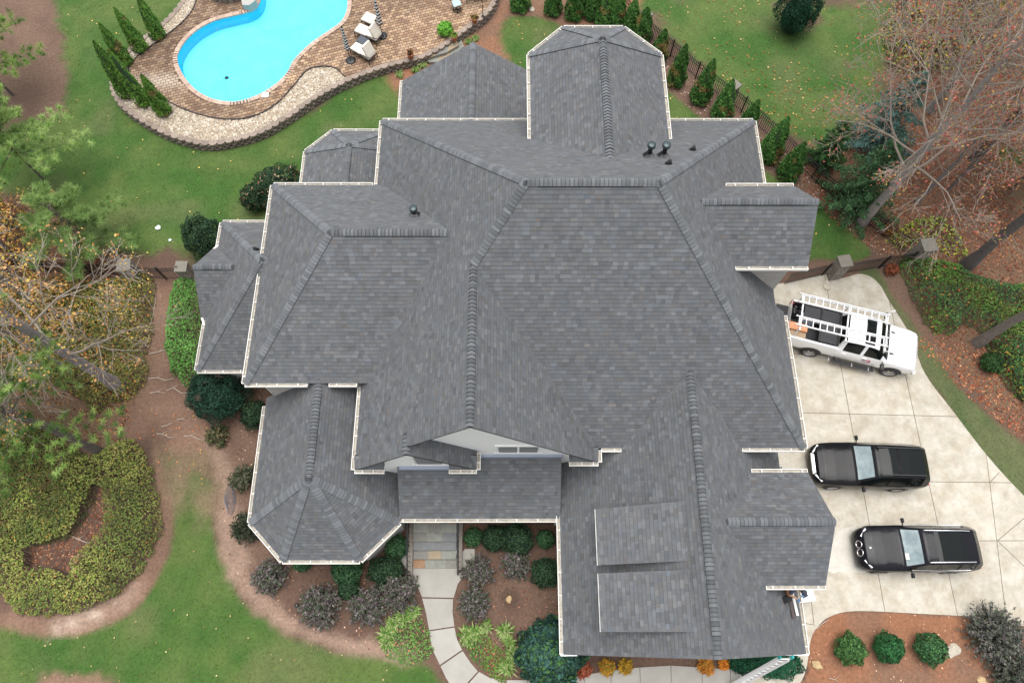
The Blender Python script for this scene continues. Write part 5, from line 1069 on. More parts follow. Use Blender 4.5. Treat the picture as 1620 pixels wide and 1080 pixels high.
def bare_tree(px, py, h, tr, label, first=4.0, reach=4.6, limbs=13, bark=(.20, .18, .165), leaves=1500, pal=('c8584a', 'd87868', 'c0a040', 'b04a44'), lvl=2, leaf=.070, name='bare_tree', lean=(0, 0), twig=(.30, .25, .205)):
    b = G(px, py); root = empty(name, tuple(b)); tag(root, label, 'tree')
    n = 10; pts = []; rad = []
    for i in range(n+1):
        t = i/n; pts.append(Vector((lean[0]*t*h+random.gauss(0, .05)*t*3, lean[1]*t*h+random.gauss(0, .05)*t*3, t*h-.1))); rad.append(tr*(1-t)**.8*(1+.5*max(0, .06-t)/.06)+.02)
    MB().tube(pts, rad, 12).build('trunk', mat('bark_%d' % int(bark[0]*1000), bark, .9, noise_amt=.3, noise_scale=4, fine=.3, fscale=14, bump=.9, bscale=14), root)
    cr = MB(); tips = []
    for i in range(limbs):
        t = first/h+(1-first/h)*(i+.5*random.random())/limbs; a = i*2.4+random.uniform(-.4, .4); k = min(int(t*n), n-1); p = pts[k].lerp(pts[k+1], t*n-k); L = reach*(1-.55*(t-first/h)/(1-first/h))*random.uniform(.75, 1.15)
        seg_branch(cr, p, Vector((math.cos(a), math.sin(a), .35+.5*t)), L, max(.024, rad[k]*.32), lvl+0, tips, n=5)
    o = cr.build('branches', mat('twig_bark_%d' % int(twig[0]*1000), twig, .85, noise_amt=.15, noise_scale=5), root)
    if leaves:
        P = np.array([tuple(t) for t in tips]); P = P[RNG.integers(0, len(P), leaves)]; cl = vnoise(P[:, :2], 1.4, 3); P = P[cl > .38]; m = len(P)
        P = P+RNG.normal(0, .13, (m, 3)); N_ = RNG.normal(0, 1, (m, 3)); N_[:, 2] = np.abs(N_[:, 2])+.4; N_ /= np.linalg.norm(N_, axis=1, keepdims=True)
        V, Cc, F = leaf_cloud(P, N_, leaf, palcol(pal, m), 1.2); l = mesh_np('leaves', V, F, M_LEAF, root, cols=Cc); l['kind'] = 'stuff'
    return root
REDL = ('a0584e', 'b07468', '984a44', 'b08a50', '8a7a48', '9a684c', 'a86c5c'); YELL = ('c09050', 'c8a860', 'b07840', 'b0a050', 'c89870')
bare_tree(190, 612, 16.5, .225, 'leaning grey trunked bare tree left of the dirt trail with last yellow leaves', bark=(.25, .22, .21), pal=YELL, reach=4.9, limbs=16, first=4.2, leaves=6000, lvl=3)
bare_tree(1362, 352, 17, .21, 'large pale trunked bare tree rising from the fence line with red leaf clusters', bark=(.27, .24, .22), pal=REDL, reach=6.2, limbs=34, first=4.0, leaves=14000, lvl=3)
bare_tree(1470, 175, 14, .17, 'thin bare maple beyond the fence at the upper right', pal=REDL, reach=4.2, limbs=14, first=3.0, leaves=9000, lvl=3, bark=(.24, .22, .20))
bare_tree(1540, 250, 13, .22, 'dark trunked bare tree at the right edge of the leaf floor', pal=REDL, reach=4.4, limbs=16, first=3.0, leaves=9000, lvl=3, bark=(.10, .085, .08))
bare_tree(1528, 420, 14, .24, 'dark leaning trunk rising behind the right hedge corner', pal=YELL, reach=3.2, limbs=9, first=6.5, leaves=500, bark=(.11, .095, .09))
bare_tree(1546, 543, 13, .19, 'grey brown trunk rising out of the right hedge', pal=YELL, reach=3.4, limbs=11, first=3.6, leaves=500, bark=(.17, .145, .125))
bare_tree(1500, 60, 12, .2, 'bare tree at the top right with yellow green leaves', pal=('b0b048', 'c8a84a', '98a040', 'c46a50'), reach=4.6, limbs=16, first=2.2, leaves=11000, lvl=3, bark=(.2, .18, .17))
bare_tree(60, 480, 11, .12, 'slender young bare tree with orange leaves at the left edge', pal=YELL, reach=3.4, limbs=12, first=1.8, leaves=2200, bark=(.2, .18, .17))
bare_tree(118, 590, 8, .07, 'thin sapling with drooping grey branches left of the leaning trunk', pal=YELL, reach=2.6, limbs=10, first=1.2, leaves=500, bark=(.2, .18, .17))
bare_tree(1580, 180, 10, .12, 'small bare tree with russet leaves at the right edge', pal=REDL, reach=3.8, limbs=16, first=2.0, leaves=8000, lvl=3, bark=(.16, .13, .12), twig=(.26, .21, .19))
bare_tree(1500, 300, 8, .07, 'low russet sapling right of the large pale trunk', pal=REDL, reach=3.0, limbs=14, first=1.2, leaves=4500, bark=(.16, .13, .12), twig=(.26, .21, .19))
bare_tree(20, 400, 9, .09, 'small tree with thick orange leaves at the left edge above the gate fence', pal=YELL, reach=3.2, limbs=14, first=1.5, leaves=5000, bark=(.16, .13, .12), twig=(.22, .19, .17))
bare_tree(1450, 320, 9, .08, 'thin red leaved sapling between the large tree and the dark trunk', pal=REDL, reach=2.8, limbs=11, first=1.5, leaves=1300, bark=(.2, .18, .17))

def pine(px, py, h, tr, R, label, first, tufts, pal=('6f8c46', '86a052', '587838', '94ac60', '4a6832'), bark=(.12, .10, .09), nb=22, name='pine_tree', sag=-.02, nl=.20):
    b = G(px, py); root = empty(name, tuple(b)); tag(root, label, 'pine tree')
    pts = [Vector((random.gauss(0, .03)*i, random.gauss(0, .03)*i, h*i/8-.05)) for i in range(9)]; MB().tube(pts, [tr*(1-i/8)+.02 for i in range(9)], 10).build('trunk', mat('bark_%d' % int(bark[0]*1000), bark, .9, noise_amt=.3, noise_scale=4, fine=.3, fscale=14, bump=.9, bscale=14), root)
    cr = MB(); T = []
    for i in range(nb):
        t = first/h+(1-first/h)*(i+random.random()*.6)/nb; a = i*2.4+random.uniform(-.3, .3); p = Vector((0, 0, t*h)); L = R*(1-.7*(t-first/h)/(1-first/h+.01))*random.uniform(.7, 1.1); d = Vector((math.cos(a), math.sin(a), .12)); q = [p]
        for k in range(6): d = (d+Vector((random.gauss(0, .08), random.gauss(0, .08), sag))).normalized(); q.append(q[-1]+d*L/6)
        cr.tube(q, [max(.008, .045*(1-k/6)) for k in range(7)], 4, cap=False)
        for k in range(2, 7):
            for s in (-1, 1):
                sd = Vector((-d.y*s, d.x*s, .15))*random.uniform(.25, .65)*(L*.32)+d*L*.10; e = q[k]+sd; cr.tube([q[k], e], [.012, .006], 3, cap=False)
                for w in (.55, .8, 1.0): T.append(q[k].lerp(e, w)+Vector((random.gauss(0, .05), random.gauss(0, .05), random.gauss(0, .04))))
            T.append(q[k])
    cr.build('branches', mat('pine_twig', (.10, .08, .06), .9), root)
    T = np.array([tuple(t) for t in T]); T = T[RNG.permutation(len(T))[:tufts]]; m = len(T); k = 30; D = RNG.normal(0, 1, (m, k, 3)); D[..., 2] = D[..., 2]*.6+.45; D /= np.linalg.norm(D, axis=-1, keepdims=True)
    sd = np.cross(D, [0, 0, 1.]); sd /= np.linalg.norm(sd, axis=-1, keepdims=True)+1e-6; L = nl*(.7+.6*RNG.random((m, k, 1))); w = .011; C0 = T[:, None]+D*.02
    V = np.stack([C0-sd*w, C0+sd*w, C0+D*L], 2).reshape(-1, 3); c = palcol(pal, m, .2); c = np.repeat(c, k*3, 0)
    o = mesh_np('needles', V, np.arange(m*k*3).reshape(-1, 3), M_NEEDLE, root, cols=c); o['kind'] = 'stuff'
pine(70, 285, 7.0, .04, 3.0, 'feathery light green pine at the upper left edge', 2.2, 1500, nb=26, pal=('7d9a52', '90ac60', '668744', 'a0b870'), nl=.24)
pine(150, 395, 4.2, .035, 2.8, 'wispy young pine spreading over the edge of the back lawn', 1.0, 700, nb=18, pal=('748e50', '86a060', '648044'), nl=.26)
pine(166, 716, 17, .17, 3.6, 'tall pine with a dark trunk leaning out of the azalea bed', 5.0, 1500, nb=30)
pine(20, 150, 8, .06, 3.2, 'bright green pine cut by the upper left edge', 2.0, 1500, nb=26, pal=('6f8c46', '86a052', '587838'), nl=.24)
pine(50, 660, 7, .05, 3.2, 'light green young pine between the two azalea beds', 2.0, 1700, nb=26, pal=('6f8a4c', '80985a', '5e7a40'))
pine(1600, 300, 5.5, .08, 2.4, 'light green young pine at the right edge above the dark trunk', 1.5, 700, nb=18)
def conifer(px, py, h, R, label, pal):
    b = G(px, py); root = empty('conifer', tuple(b)); tag(root, label, 'conifer'); T = []; Dd = []; cr = MB(); MB().tube([(0, 0, 0), (0, 0, h)], [.10, .02], 8).build('trunk', mat('bark', (.14, .105, .08), .9), root)
    for i in range(60):
        t = .05+.93*i/60; a = i*2.4; L = R*(1-t)**.8*random.uniform(.75, 1.15)+.1; d = Vector((math.cos(a), math.sin(a), .1-.25*(1-t))); p = Vector((0, 0, t*h)); cr.tube([p, p+d*L], [.02, .005], 3, cap=False)
        for k in range(int(110*L)+10): w = random.random()**.7; s = random.gauss(0, .22*L*(1.1-w)); T.append(p+d*L*w+Vector((-d.y*s, d.x*s, random.gauss(0, .05)))); Dd.append((d.x+random.gauss(0, .3), d.y+random.gauss(0, .3), .9))
    cr.build('branches', mat('pine_twig', (.10, .08, .06), .9), root); P = np.array([tuple(t) for t in T]); N_ = np.array(Dd); N_ /= np.linalg.norm(N_, axis=1, keepdims=True); V, Cc, F = leaf_cloud(P, N_, .055, palcol(pal, len(P)), 3.2); mesh_np('foliage', V, F, M_LEAF, root, cols=Cc)
conifer(1345, 322, 5.0, 2.3, 'dark green feathery conifer against the fence below the bare tree', ['3a5636', '486844', '567850', '304a30'])
conifer(1380, 230, 5.5, 2.0, 'blue green spruce beneath the bare branches at the upper right', ['5a7a74', '4a6a60', '6a8a84', '3d5a4c'])
conifer(1300, 255, 3.2, 1.1, 'small dark cedar beside the last arborvitae of the fence row', ['2f4c2c', '3c5c34', '4c7040'])
mass('undergrowth', [(1400, 380), (1430, 395), (1460, 385), (1490, 400), (1540, 420), (1500, 350), (1450, 345)], .5, 60, .09, ['7a8a3c', '98983c', '5c7034'], 'yellow green undergrowth behind the mossy corner pier', seed=11, edge=.8, cat='undergrowth')
mass('undergrowth', [(1400, 20), (1470, -20), (1560, -40), (1700, -40), (1700, 110), (1600, 130), (1520, 110), (1440, 130), (1400, 90)], 1.2, 55, .10, ['6a7a3c', '8a8a40', '4c6434', 'a09040'], 'mixed yellow and green undergrowth at the upper right corner', seed=12, edge=1.0, cat='undergrowth')
mass('undergrowth', [(1560, 540), (1620, 560), (1700, 560), (1700, 680), (1640, 660), (1600, 620)], .9, 120, .09, ['56702e', '6a7a34', '8a8a3c', '41602c'], 'green and yellow undergrowth at the right edge below the hedge', seed=13, edge=.6, cat='undergrowth', fl=(['d0a840'], .05))
mass('undergrowth', [(-50, 440), (60, 440), (150, 450), (150, 560), (80, 590), (-50, 560)], 1.2, 120, .085, ['6a5a34', '8a6a3c', '4c5a30', '5a4a34', 'a07840'], 'rusty mixed undergrowth under the leaning bare tree', seed=15, edge=1.0, cat='undergrowth')
mass('undergrowth', [(-40, 300), (10, 320), (60, 350), (80, 400), (40, 440), (-40, 450)], .8, 60, .10, ['8a6a3c', 'a8803c', '6a6a34'], 'orange and yellow leaved undergrowth at the left edge above the gate fence', seed=14, edge=.8, cat='undergrowth')
# fallen leaves
def litter(poly, dens, pal, label, size=.085, excl=(), z=.03, seed=0, clump=0.0):
    P = scatter(poly, dens, excl); k = vnoise(P, 2.2, seed); P = P[RNG.random(len(P)) < np.clip(1-clump+clump*2*k, 0, 1)]; n = len(P)
    N_ = RNG.normal(0, .35, (n, 3)); N_[:, 2] = 1; N_ /= np.linalg.norm(N_, axis=1, keepdims=True); V, Cc, F = leaf_cloud(np.column_stack([P, z+.03*RNG.random(n)]), N_, size, palcol(pal, n, .25), 1.25)
    tag(mesh_np('fallen_leaves', V, F, M_LEAF, cols=Cc), label, 'leaves', kind='stuff')
BRN = ['7a4c36', '8a5a40', '6a3e2c', '98694c', '5a3628', 'a4765a']; hedges = []
litter(woodr, 95, BRN+['8c4c38'], 'red brown fallen leaves carpeting the floor right of the fence', z=.01, clump=.5)
litter(woodl, 70, BRN+['a87848'], 'rust fallen leaves left of the gate under the bare tree', z=.01, clump=.7)
litter(smooth_poly(GP([(52, 868), (100, 856), (125, 838), (146, 800), (160, 770), (176, 790), (176, 830), (152, 862), (130, 885), (120, 912), (98, 900), (60, 896)]), 4), 110, ['8c5c44', '9c7054', '784a38', 'a88068'], 'red brown leaves in the hollow of the azalea bed', z=.02, size=.08)
litter(lawnC, 3.2, ['a88850', '986c40', 'b89c68', '8a5838'], 'scattered tan leaves on the lawn beyond the fence', z=.05, clump=1, seed=3, size=.09)
litter(smooth_poly(GP([(1180, 110), (1330, 120), (1400, 210), (1330, 235), (1262, 214), (1208, 186)]), 4), 5.5, ['a88850', '986c40', 'b89c68', '8a5838'], 'denser tan leaves on the lawn near the spruce', z=.05, clump=1, seed=4, size=.09)
litter(lawnE, .9, ['b8a070', 'a88858', 'c0b088'], size=.06, label='few pale leaves dotted over the front lawn', z=.05, excl=[trail2]); litter(lawnA, .5, ['d8b878', 'e0c070'], 'few yellow leaves dotted over the back lawn', z=.05, size=.065, excl=[outer]); litter(lawnB, 1.2, ['d8b878', 'c8a060'], 'few tan leaves on the lawn beside the arborvitae', z=.05)
litter(smooth_poly(GP(PX_RB), 4), 7, ['c88a60', 'a86848', 'e0b898', '7a4a34'], 'bark chips and leaves over the orange mulch', z=.015, size=.05)
litter(smooth_poly(GP([(165, 650), (215, 640), (330, 660), (330, 760), (255, 740), (240, 700), (200, 695)]), 4), 6, ['d8885a', 'c8a060', 'b06a48'], 'orange leaves scattered at the fork of the dirt trail', z=.02, size=.07)
beds = smooth_poly(GP([(285, 610), (400, 600), (420, 700), (400, 850), (450, 890), (640, 880), (655, 960), (680, 1030), (600, 1030), (500, 1010), (420, 970), (370, 900), (345, 800), (330, 700)]), 4)
litter(beds, 16, ['9a7460', '7e5a48', 'b08c74', '68483a', 'c8a890'], 'pine straw and bits over the foundation bed left of the walk', z=.012, size=.06)
litter(smooth_poly(GP([(735, 830), (890, 830), (890, 1060), (800, 1060), (730, 1010), (722, 950), (740, 905)]), 4), 16, ['8a5f4c', '74483a', 'a07864', '5c3a2e'], 'pine straw over the bed between walk and garage wing', z=.012, size=.06)
litter(smooth_poly(GP([(1010, 60), (1100, 130), (1180, 190), (1260, 250), (1340, 340), (1430, 400), (1440, 420), (1380, 400), (1310, 330), (1245, 288), (1190, 250), (1112, 188), (1053, 138)]), 4), 26, ['9a7868', '7e5c4c', 'b09484', 'c8b0a0'], 'grey brown straw along the arborvitae row', z=.012, size=.07)
litter(smooth_poly(GP([(1430, 520), (1480, 540), (1560, 560), (1600, 640), (1620, 690), (1560, 650), (1500, 600)]), 4), 50, ['b06a48', 'c88a60', '8a4a34', '9a5a40'], 'orange brown leaves between driveway strip and right hedge', z=.012, size=.08)

# ============================================================ VEHICLES
def paint(name, c, rough=.12, coat=1.0, drops=False, metal=.0):
    def ex(m, N, L, b):
        if not drops: return
        geo = N.new('ShaderNodeNewGeometry'); v = N.new('ShaderNodeTexVoronoi'); v.inputs['Scale'].default_value = 28; L.new(geo.outputs['Position'], v.inputs[0])
        n = N.new('ShaderNodeTexNoise'); n.inputs['Scale'].default_value = 3; L.new(geo.outputs['Position'], n.inputs[0]); bp = N.new('ShaderNodeBump'); bp.inputs['Strength'].default_value = .2; bp.inputs['Distance'].default_value = .003
        L.new(v.outputs['Distance'], bp.inputs['Height']); L.new(bp.outputs[0], b.inputs['Normal']); r = N.new('ShaderNodeMapRange'); r.inputs[1].default_value = .4; r.inputs[2].default_value = .6; r.inputs[3].default_value = .05; r.inputs[4].default_value = .22
        L.new(n.outputs[0], r.inputs[0]); L.new(r.outputs[0], b.inputs['Roughness'])
    return mat(name, c, rough, metal=metal, coat=coat, extra=ex, spec=.5 if coat else .20)
M_WPAINT = paint('white_paint', (.80, .80, .80)); M_BPAINT = paint('black_paint', (.006, .006, .007), drops=True, coat=0.0); M_BPAINT2 = paint('dark_paint', (.007, .007, .010), drops=True, coat=0.0)
M_CGLS = mat('car_glass', (.006, .008, .008), .04, spec=.22); M_SCREEN = mat('screen_glass', (.16, .21, .22), .05, spec=1.0, c2=(.26, .32, .33), noise_scale=1.6, noise_amt=.2); M_CHR = mat('chrome', (.75, .75, .76), .18, metal=1.0)
M_TYRE = mat('tyre_rubber', (.02, .02, .02), .8); M_LAMP = mat('lamp_glass', (.55, .55, .56), .1, spec=.8, coat=.6); M_RED = mat('tail_lamp', (.42, .02, .02), .15, coat=.8); M_ALU = mat('alloy', (.50, .50, .50), .3, metal=.8)
def loft_car(root, st, ring_fn, L, body_m, cats, dx=.07, sides=True):
    """st: dict of station arrays over t (metres from the front bumper)"""
    t = np.array(st['t']); ts = sorted(set(list(np.round(np.arange(0, L+.001, dx), 3))+[float(x) for x in t])); ts = np.array([x for x in ts if 0 <= x <= L])
    val = {k: np.interp(ts, t, v) for k, v in st.items() if k != 't'}; rings = []
    for i, x in enumerate(ts): rings.append(ring_fn({k: v[i] for k, v in val.items()}, x))
    m = len(rings[0]); groups = {}
    for i in range(len(ts)-1):
        xm = (ts[i]+ts[i+1])/2
        for j in range(m-1):
            c = cats(xm, j)
            if c and c[0] == 'side_window': 
                lw = groups.setdefault('_w', []); lw.append((i, j, c)); continue
            groups.setdefault(c, []).append((i, j, 0))
    runs = []
    for i, j, c in groups.pop('_w', []):
        if runs and i-runs[-1][1][-1][0] <= 1: runs[-1][1].append((i, j, 0))
        else: runs.append((c, [(i, j, 0)]))
    items = [(c, fl, (1, -1)) for c, fl in groups.items()]+[(c, fl, (s,)) for c, fl in runs for s in (1, -1)]
    for c, fl, sides_ in items:
        if c is None: continue
        name, mt, off = c; V = []; F = []; idx = {}
        def vid(i, j, s):
            k = (i, j, s)
            if k not in idx: y, z = rings[i][j]; V.append((L/2-ts[i], s*y, z)); idx[k] = len(V)-1
            return idx[k]
        for i, j, _ in fl:
            for s in sides_:
                q = [vid(i, j, s), vid(i+1, j, s), vid(i+1, j+1, s), vid(i, j+1, s)]; F.append(q if s > 0 else q[::-1])
        if name == 'body':
            for i in (0, len(ts)-1):
                q = [vid(i, j, 1) for j in range(m)]+[vid(i, j, -1) for j in range(m-1, -1, -1)]; F.append(q if i == 0 else q[::-1])
        me = bpy.data.meshes.new(name); me.from_pydata(V, [], F); me.materials.append(mt); me.polygons.foreach_set('use_smooth', np.ones(len(me.polygons), bool))
        bm = bmesh.new(); bm.from_mesh(me); bmesh.ops.remove_doubles(bm, verts=bm.verts, dist=.002); bmesh.ops.recalc_face_normals(bm, faces=bm.faces)
        if name == 'body': pass
        bm.to_mesh(me); bm.free()
        try: me.set_sharp_from_angle(angle=R_(38))
        except Exception: pass
        o = obj(name, me, root)
        if off: md = o.modifiers.new('s', 'SOLIDIFY'); md.thickness = .012; md.offset = .6
def std_ring(v, x):
    zl, w, zb, zt, wt = v['zl'], v['w'], v['zb'], v['zt'], v['wt']; h = zb-zl
    return [(0, zl), (.80*w, zl), (.96*w, zl+.10*h), (w, zl+.35*h), (w*1.0, zl+.62*h), (.985*w, zb-.07*h), (.95*w, zb), (wt, zt-.05), (.88*wt, zt-.008), (.5*wt, zt+.018), (0, zt+.025)]
def wheel(root, x, y, r=.37, wd=.26, face=1):
    tm = MB(); Mx = Matrix.Translation((x, y, r)) @ Matrix.Rotation(R_(90), 4, 'X')
    tm.lathe([(r*.66, -wd/2), (r*.9, -wd/2), (r, -wd/2+.04), (r, wd/2-.04), (r*.9, wd/2), (r*.66, wd/2)], 28, Mx); w = tm.build('wheel', M_TYRE, root)
    rm = MB(); s = -face
    rm.lathe([(r*.66, -wd/2+.01), (r*.62, -wd/2+.03), (r*.62, wd/2-.03), (r*.66, wd/2-.01)], 28, Mx)
    for k in range(6):
        a = k*math.pi/3; rm.bar((x+math.cos(a)*.05, y+face*(wd/2-.035), r+math.sin(a)*.05), (x+math.cos(a)*r*.63, y+face*(wd/2-.02), r+math.sin(a)*r*.63), .07, .03, up=(0, 1, 0))
    rm.lathe([(0, -s*wd/2*.8), (.07, -s*wd/2*.8), (.075, -s*wd/2*.6)], 12, Matrix.Translation((x, y, r)) @ Matrix.Rotation(R_(90*1), 4, 'X') @ Matrix.Scale(-1, 4, (0, 0, 1))); rm.build('rim', M_ALU, w)
    MB().lathe([(0, 0), (r*.62, 0), (r*.62, .02), (0, .02)], 20, Matrix.Translation((x, y+face*.02, r)) @ Matrix.Rotation(R_(90), 4, 'X')).build('brake_disc', M_BLKR, w)
def mirror(root, x, y, z, s, m, big=1.0):
    b = MB(); b.bar((x, y, z-.03), (x-.02, y+s*.12, z), .05, .04).add(*(lambda c: ([(c[0]+a*.07*big, c[1]+s*(bb*.10*big), c[2]+d*.07*big) for a, bb, d in ((-1, -1, -1), (.5, -1, -1), (.8, 1, -.8), (-1, 1, -.8), (-1, -1, 1), (.3, -1, 1), (.5, 1, .8), (-1, 1, .8))], [(3, 2, 1, 0), (4, 5, 6, 7), (0, 1, 5, 4), (1, 2, 6, 5), (2, 3, 7, 6), (3, 0, 4, 7)]))((x, y+s*.20*big, z+.02)))
    o = b.build('mirror', m, root, bevel=.02); return o
def place(name, cx, cy, heading, label, cat, sc=1.0): r = empty(name, (cx, cy, .044), heading); r.scale = (sc, sc, sc); tag(r, label, cat); return r
# ---- black people carrier with a bright grille bar (nearer the wing roof)
SUV = dict(t=[0, .06, .2, .45, .9, 1.35, 1.62, 1.8, 2.45, 3.0, 3.8, 4.45, 4.78, 4.86, 4.9],
   w=[.60, .76, .87, .935, .965, .975, .98, .98, .985, .985, .98, .955, .90, .84, .76], zl=[.34, .28, .25, .24]+[.22]*9+[.30, .36],
   zb=[.66, .80, .90, .97, 1.02, 1.06, 1.09, 1.10, 1.12, 1.13, 1.15, 1.17, 1.12, 1.02, .90], zt=[.67, .83, .96, 1.04, 1.10, 1.14, 1.17, 1.27, 1.70, 1.77, 1.76, 1.70, 1.42, 1.14, .94], wt=[.50, .66, .78, .84, .85, .86, .87, .84, .73, .72, .71, .69, .72, .74, .66])
def suv_cats(pm, roofglass, sw0=1.95, pil=((2.92, 3.02), (3.78, 3.88)), ws=(1.70, 2.45), end=4.35, rear=(4.45, 4.72)):
    B = ('body', pm, 0)
    def f(x, j):
        if j == 6 and sw0 < x < end and not any(a < x < b for a, b in pil): return ('side_window', M_CGLS, 0)
        if j >= 8 and ws[0]+.04 < x < ws[1]-.12: return ('windscreen', M_SCREEN, 0)
        if j >= 8 and rear[0] < x < rear[1]: return ('rear_window', M_CGLS, 0)
        if j >= 8 and any(a < x < b for a, b in roofglass): return ('sunroof', M_CGLS, 0)
        return B
    return f
def finish_car(r, L, w, wb, fo, pm, bar='plain'):
    xf = L/2
    for x in (xf-fo, xf-fo-wb):
        for s in (-1, 1):
            wheel(r, x, s*(w-.115), face=s)
            a = MB(); n = 14; v = []
            for k in range(n+1): an = math.pi*k/n; v += [(x+math.cos(an)*.385, s*(w+.004), .37+math.sin(an)*.385), (x+math.cos(an)*.45, s*(w-.012), .37+math.sin(an)*.45)]
            a.add(v, [(2*k, 2*k+1, 2*k+3, 2*k+2) for k in range(n)]); a.build('wheel_arch', M_BLKR, r)
            MB().lathe([(0, 0), (.385, 0), (.385, .01), (0, .01)], 20, Matrix.Translation((x, s*(w-.02)+(.0 if s > 0 else .01), .37)) @ Matrix.Rotation(R_(90), 4, 'X')).build('wheel_well', M_BLKR, r)
    for s in (-1, 1):
        mirror(r, xf-1.95, s*(w-.03), 1.12, s, pm)
        MB().box(xf-.42, xf-.10, -.05, .05, -.035, .035, Matrix.Translation((.0, s*.66, .83)) @ Matrix.Rotation(R_(-s*24), 4, 'Z') @ Matrix.Translation((-xf*0, 0, 0))) if False else None
        MB().box(-xf+.0, -xf+.10, s*.70-.14, s*.70+.14, .92, 1.06).build('tail_lamp', M_RED, r, bevel=.02)
        for x in (xf-2.7, xf-3.6): MB().box(x-.10, x+.10, s*(w-.01)-.015, s*(w-.01)+.02, .97, 1.0).build('door_handle', pm, r)
        for x0, x1 in ((xf-2.0, xf-2.95), (xf-2.95, xf-3.85)): MB().bar((x0, s*(w+.001), .34), (x0, s*(w*.99), 1.05), .012, .006).build('door_gap', M_BLKR, r)
s1 = place('parked_car', 15.26, 6.36, math.pi-.035, 'black family car with bright front grille bar, nearest the garage gable gap', 'car', .96)
loft_car(s1, SUV, std_ring, 4.9, M_BPAINT, suv_cats(M_BPAINT, ((2.62, 3.30), (3.42, 4.40))))
finish_car(s1, 4.9, .98, 2.85, .95, M_BPAINT)
MB().bar((2.44, -.46, .80), (2.44, .46, .80), .05, .10).bar((2.40, -.42, .87), (2.40, .42, .87), .07, .05).build('grille_bar', M_CHR, s1)
for s in (-1, 1):
    MB().bar((2.39, s*.50, .86), (2.16, s*.82, .93), .06, .06).build('headlight', M_LAMP, s1)
    MB().bar((-.05, s*.60, 1.80), (-2.0, s*.58, 1.77), .035, .03).build('roof_rail', M_BLK, s1)
MB().bar((.68, -.8, 1.17), (.62, -.05, 1.24), .03, .02).build('wiper', M_BLK, s1); MB().bar((.68, .75, 1.17), (.60, .12, 1.24), .03, .02).build('wiper', M_BLK, s1)
# ---- black long estate with twin oval grille
BM = dict(SUV); BM['t'] = [0, .06, .22, .5, .95, 1.4, 1.66, 1.85, 2.45, 3.05, 3.9, 4.6, 4.9, 4.97, 5.02]; BM['wt'] = [.46, .62, .76, .83, .86, .87, .88, .85, .75, .74, .73, .70, .72, .74, .66]
s2 = place('parked_car', 16.62, 2.94, math.pi-.005, 'black estate car with two oval grilles and bright roof rails at the bottom', 'car', .94)
loft_car(s2, BM, std_ring, 5.02, M_BPAINT2, suv_cats(M_BPAINT2, ((2.85, 3.35), (3.42, 4.1)), ws=(1.74, 2.45), end=4.45, rear=(4.6, 4.85)))
finish_car(s2, 5.02, .98, 3.0, .93, M_BPAINT2)
for s in (-1, 1):
    v = [(2.46-.075*math.sin(a), s*.175+.15*math.cos(a), .80+.11*math.sin(a)) for a in np.linspace(0, 6.283, 17)[:-1]]; g_ = MB().tube([*v, v[0]], .022, 6).build('grille', M_CHR, s2)
    sl_ = MB()
    for k in range(-3, 4): sl_.bar((2.52, s*.175+k*.038, .70), (2.41, s*.175+k*.038, .89), .016, .016)
    sl_.build('slats', mat('grille_dark', (.10, .06, .06), .3, metal=.6), g_)
    MB().bar((2.37, s*.50, .90), (2.14, s*.82, .96), .06, .05).build('headlight', M_LAMP, s2); MB().bar((2.47, s*.48, .50), (2.30, s*.80, .52), .05, .05).build('fog_light', M_LAMP, s2)
    MB().tube([(.05, s*.66, 1.74), (.0, s*.655, 1.80), (-1.6, s*.64, 1.80), (-1.9, s*.63, 1.75)], .024, 8).build('roof_rail', M_CHR, s2)
    MB().tube([(.55, s*.93, 1.15), (-.6, s*.945, 1.17), (-1.85, s*.93, 1.20), (-2.0, s*.90, 1.27), (-1.95, s*.84, 1.38)], .014, 6).build('window_trim', M_CHR, s2)
MB().lathe([(0, .012), (.04, .010), (.045, 0)], 16, Matrix.Translation((2.12, 0, 1.075)) @ Matrix.Rotation(R_(12), 4, 'Y')).build('badge', mat('badge_white', (.7, .72, .75), .3), s2)
MB().box(.80-.16, .80+.0, .25, .5, 1.31, 1.315).build('dash_card', mat('card', (.65, .66, .55), .7), s2)
# ---- white crew cab pickup with ladder rack
TR = dict(t=[0, .05, .2, .5, 1.0, 1.4, 1.5, 2.05, 2.3, 3.0, 3.45, 3.62, 3.64, 3.66, 4.5, 5.3, 5.84, 5.86, 5.88, 5.9],
    w=[.74, .86, .93, .975, .99, .995, 1.0, 1.0, 1.0, 1.0, 1.0, 1.0, .99, .99, .995, .99, .97, .97, .97, .95], zl=[.45, .42, .40, .40]+[.42]*12+[.50, .55, .55, .55],
    zb=[.85, .95, 1.08, 1.16, 1.20, 1.23, 1.25, 1.28, 1.28, 1.29, 1.30, 1.30, 1.30, 1.36, 1.37, 1.38, 1.38, 1.38, 1.38, 1.3], zt=[.86, .98, 1.14, 1.23, 1.29, 1.31, 1.34, 1.84, 1.91, 1.93, 1.88, 1.36, 1.35, .82, .82, .82, .82, .82, 1.38, 1.3], wt=[.62, .76, .84, .88, .89, .90, .88, .76, .75, .75, .75, .80, .80, .78, .78, .78, .78, .78, .9, .9])
def truck_ring(v, x):
    if 3.65 < x < 5.85:
        w, zl = v['w'], v['zl']; zb = v['zb']; h = zb-zl
        return [(0, zl), (.80*w, zl), (.96*w, zl+.10*h), (w, zl+.35*h), (w, zl+.62*h), (.985*w, zb-.05), (.97*w, zb), (.88*w, zb), (.87*w, zb-.05), (.86*w, .84), (0, .82)]
    return std_ring(v, x)
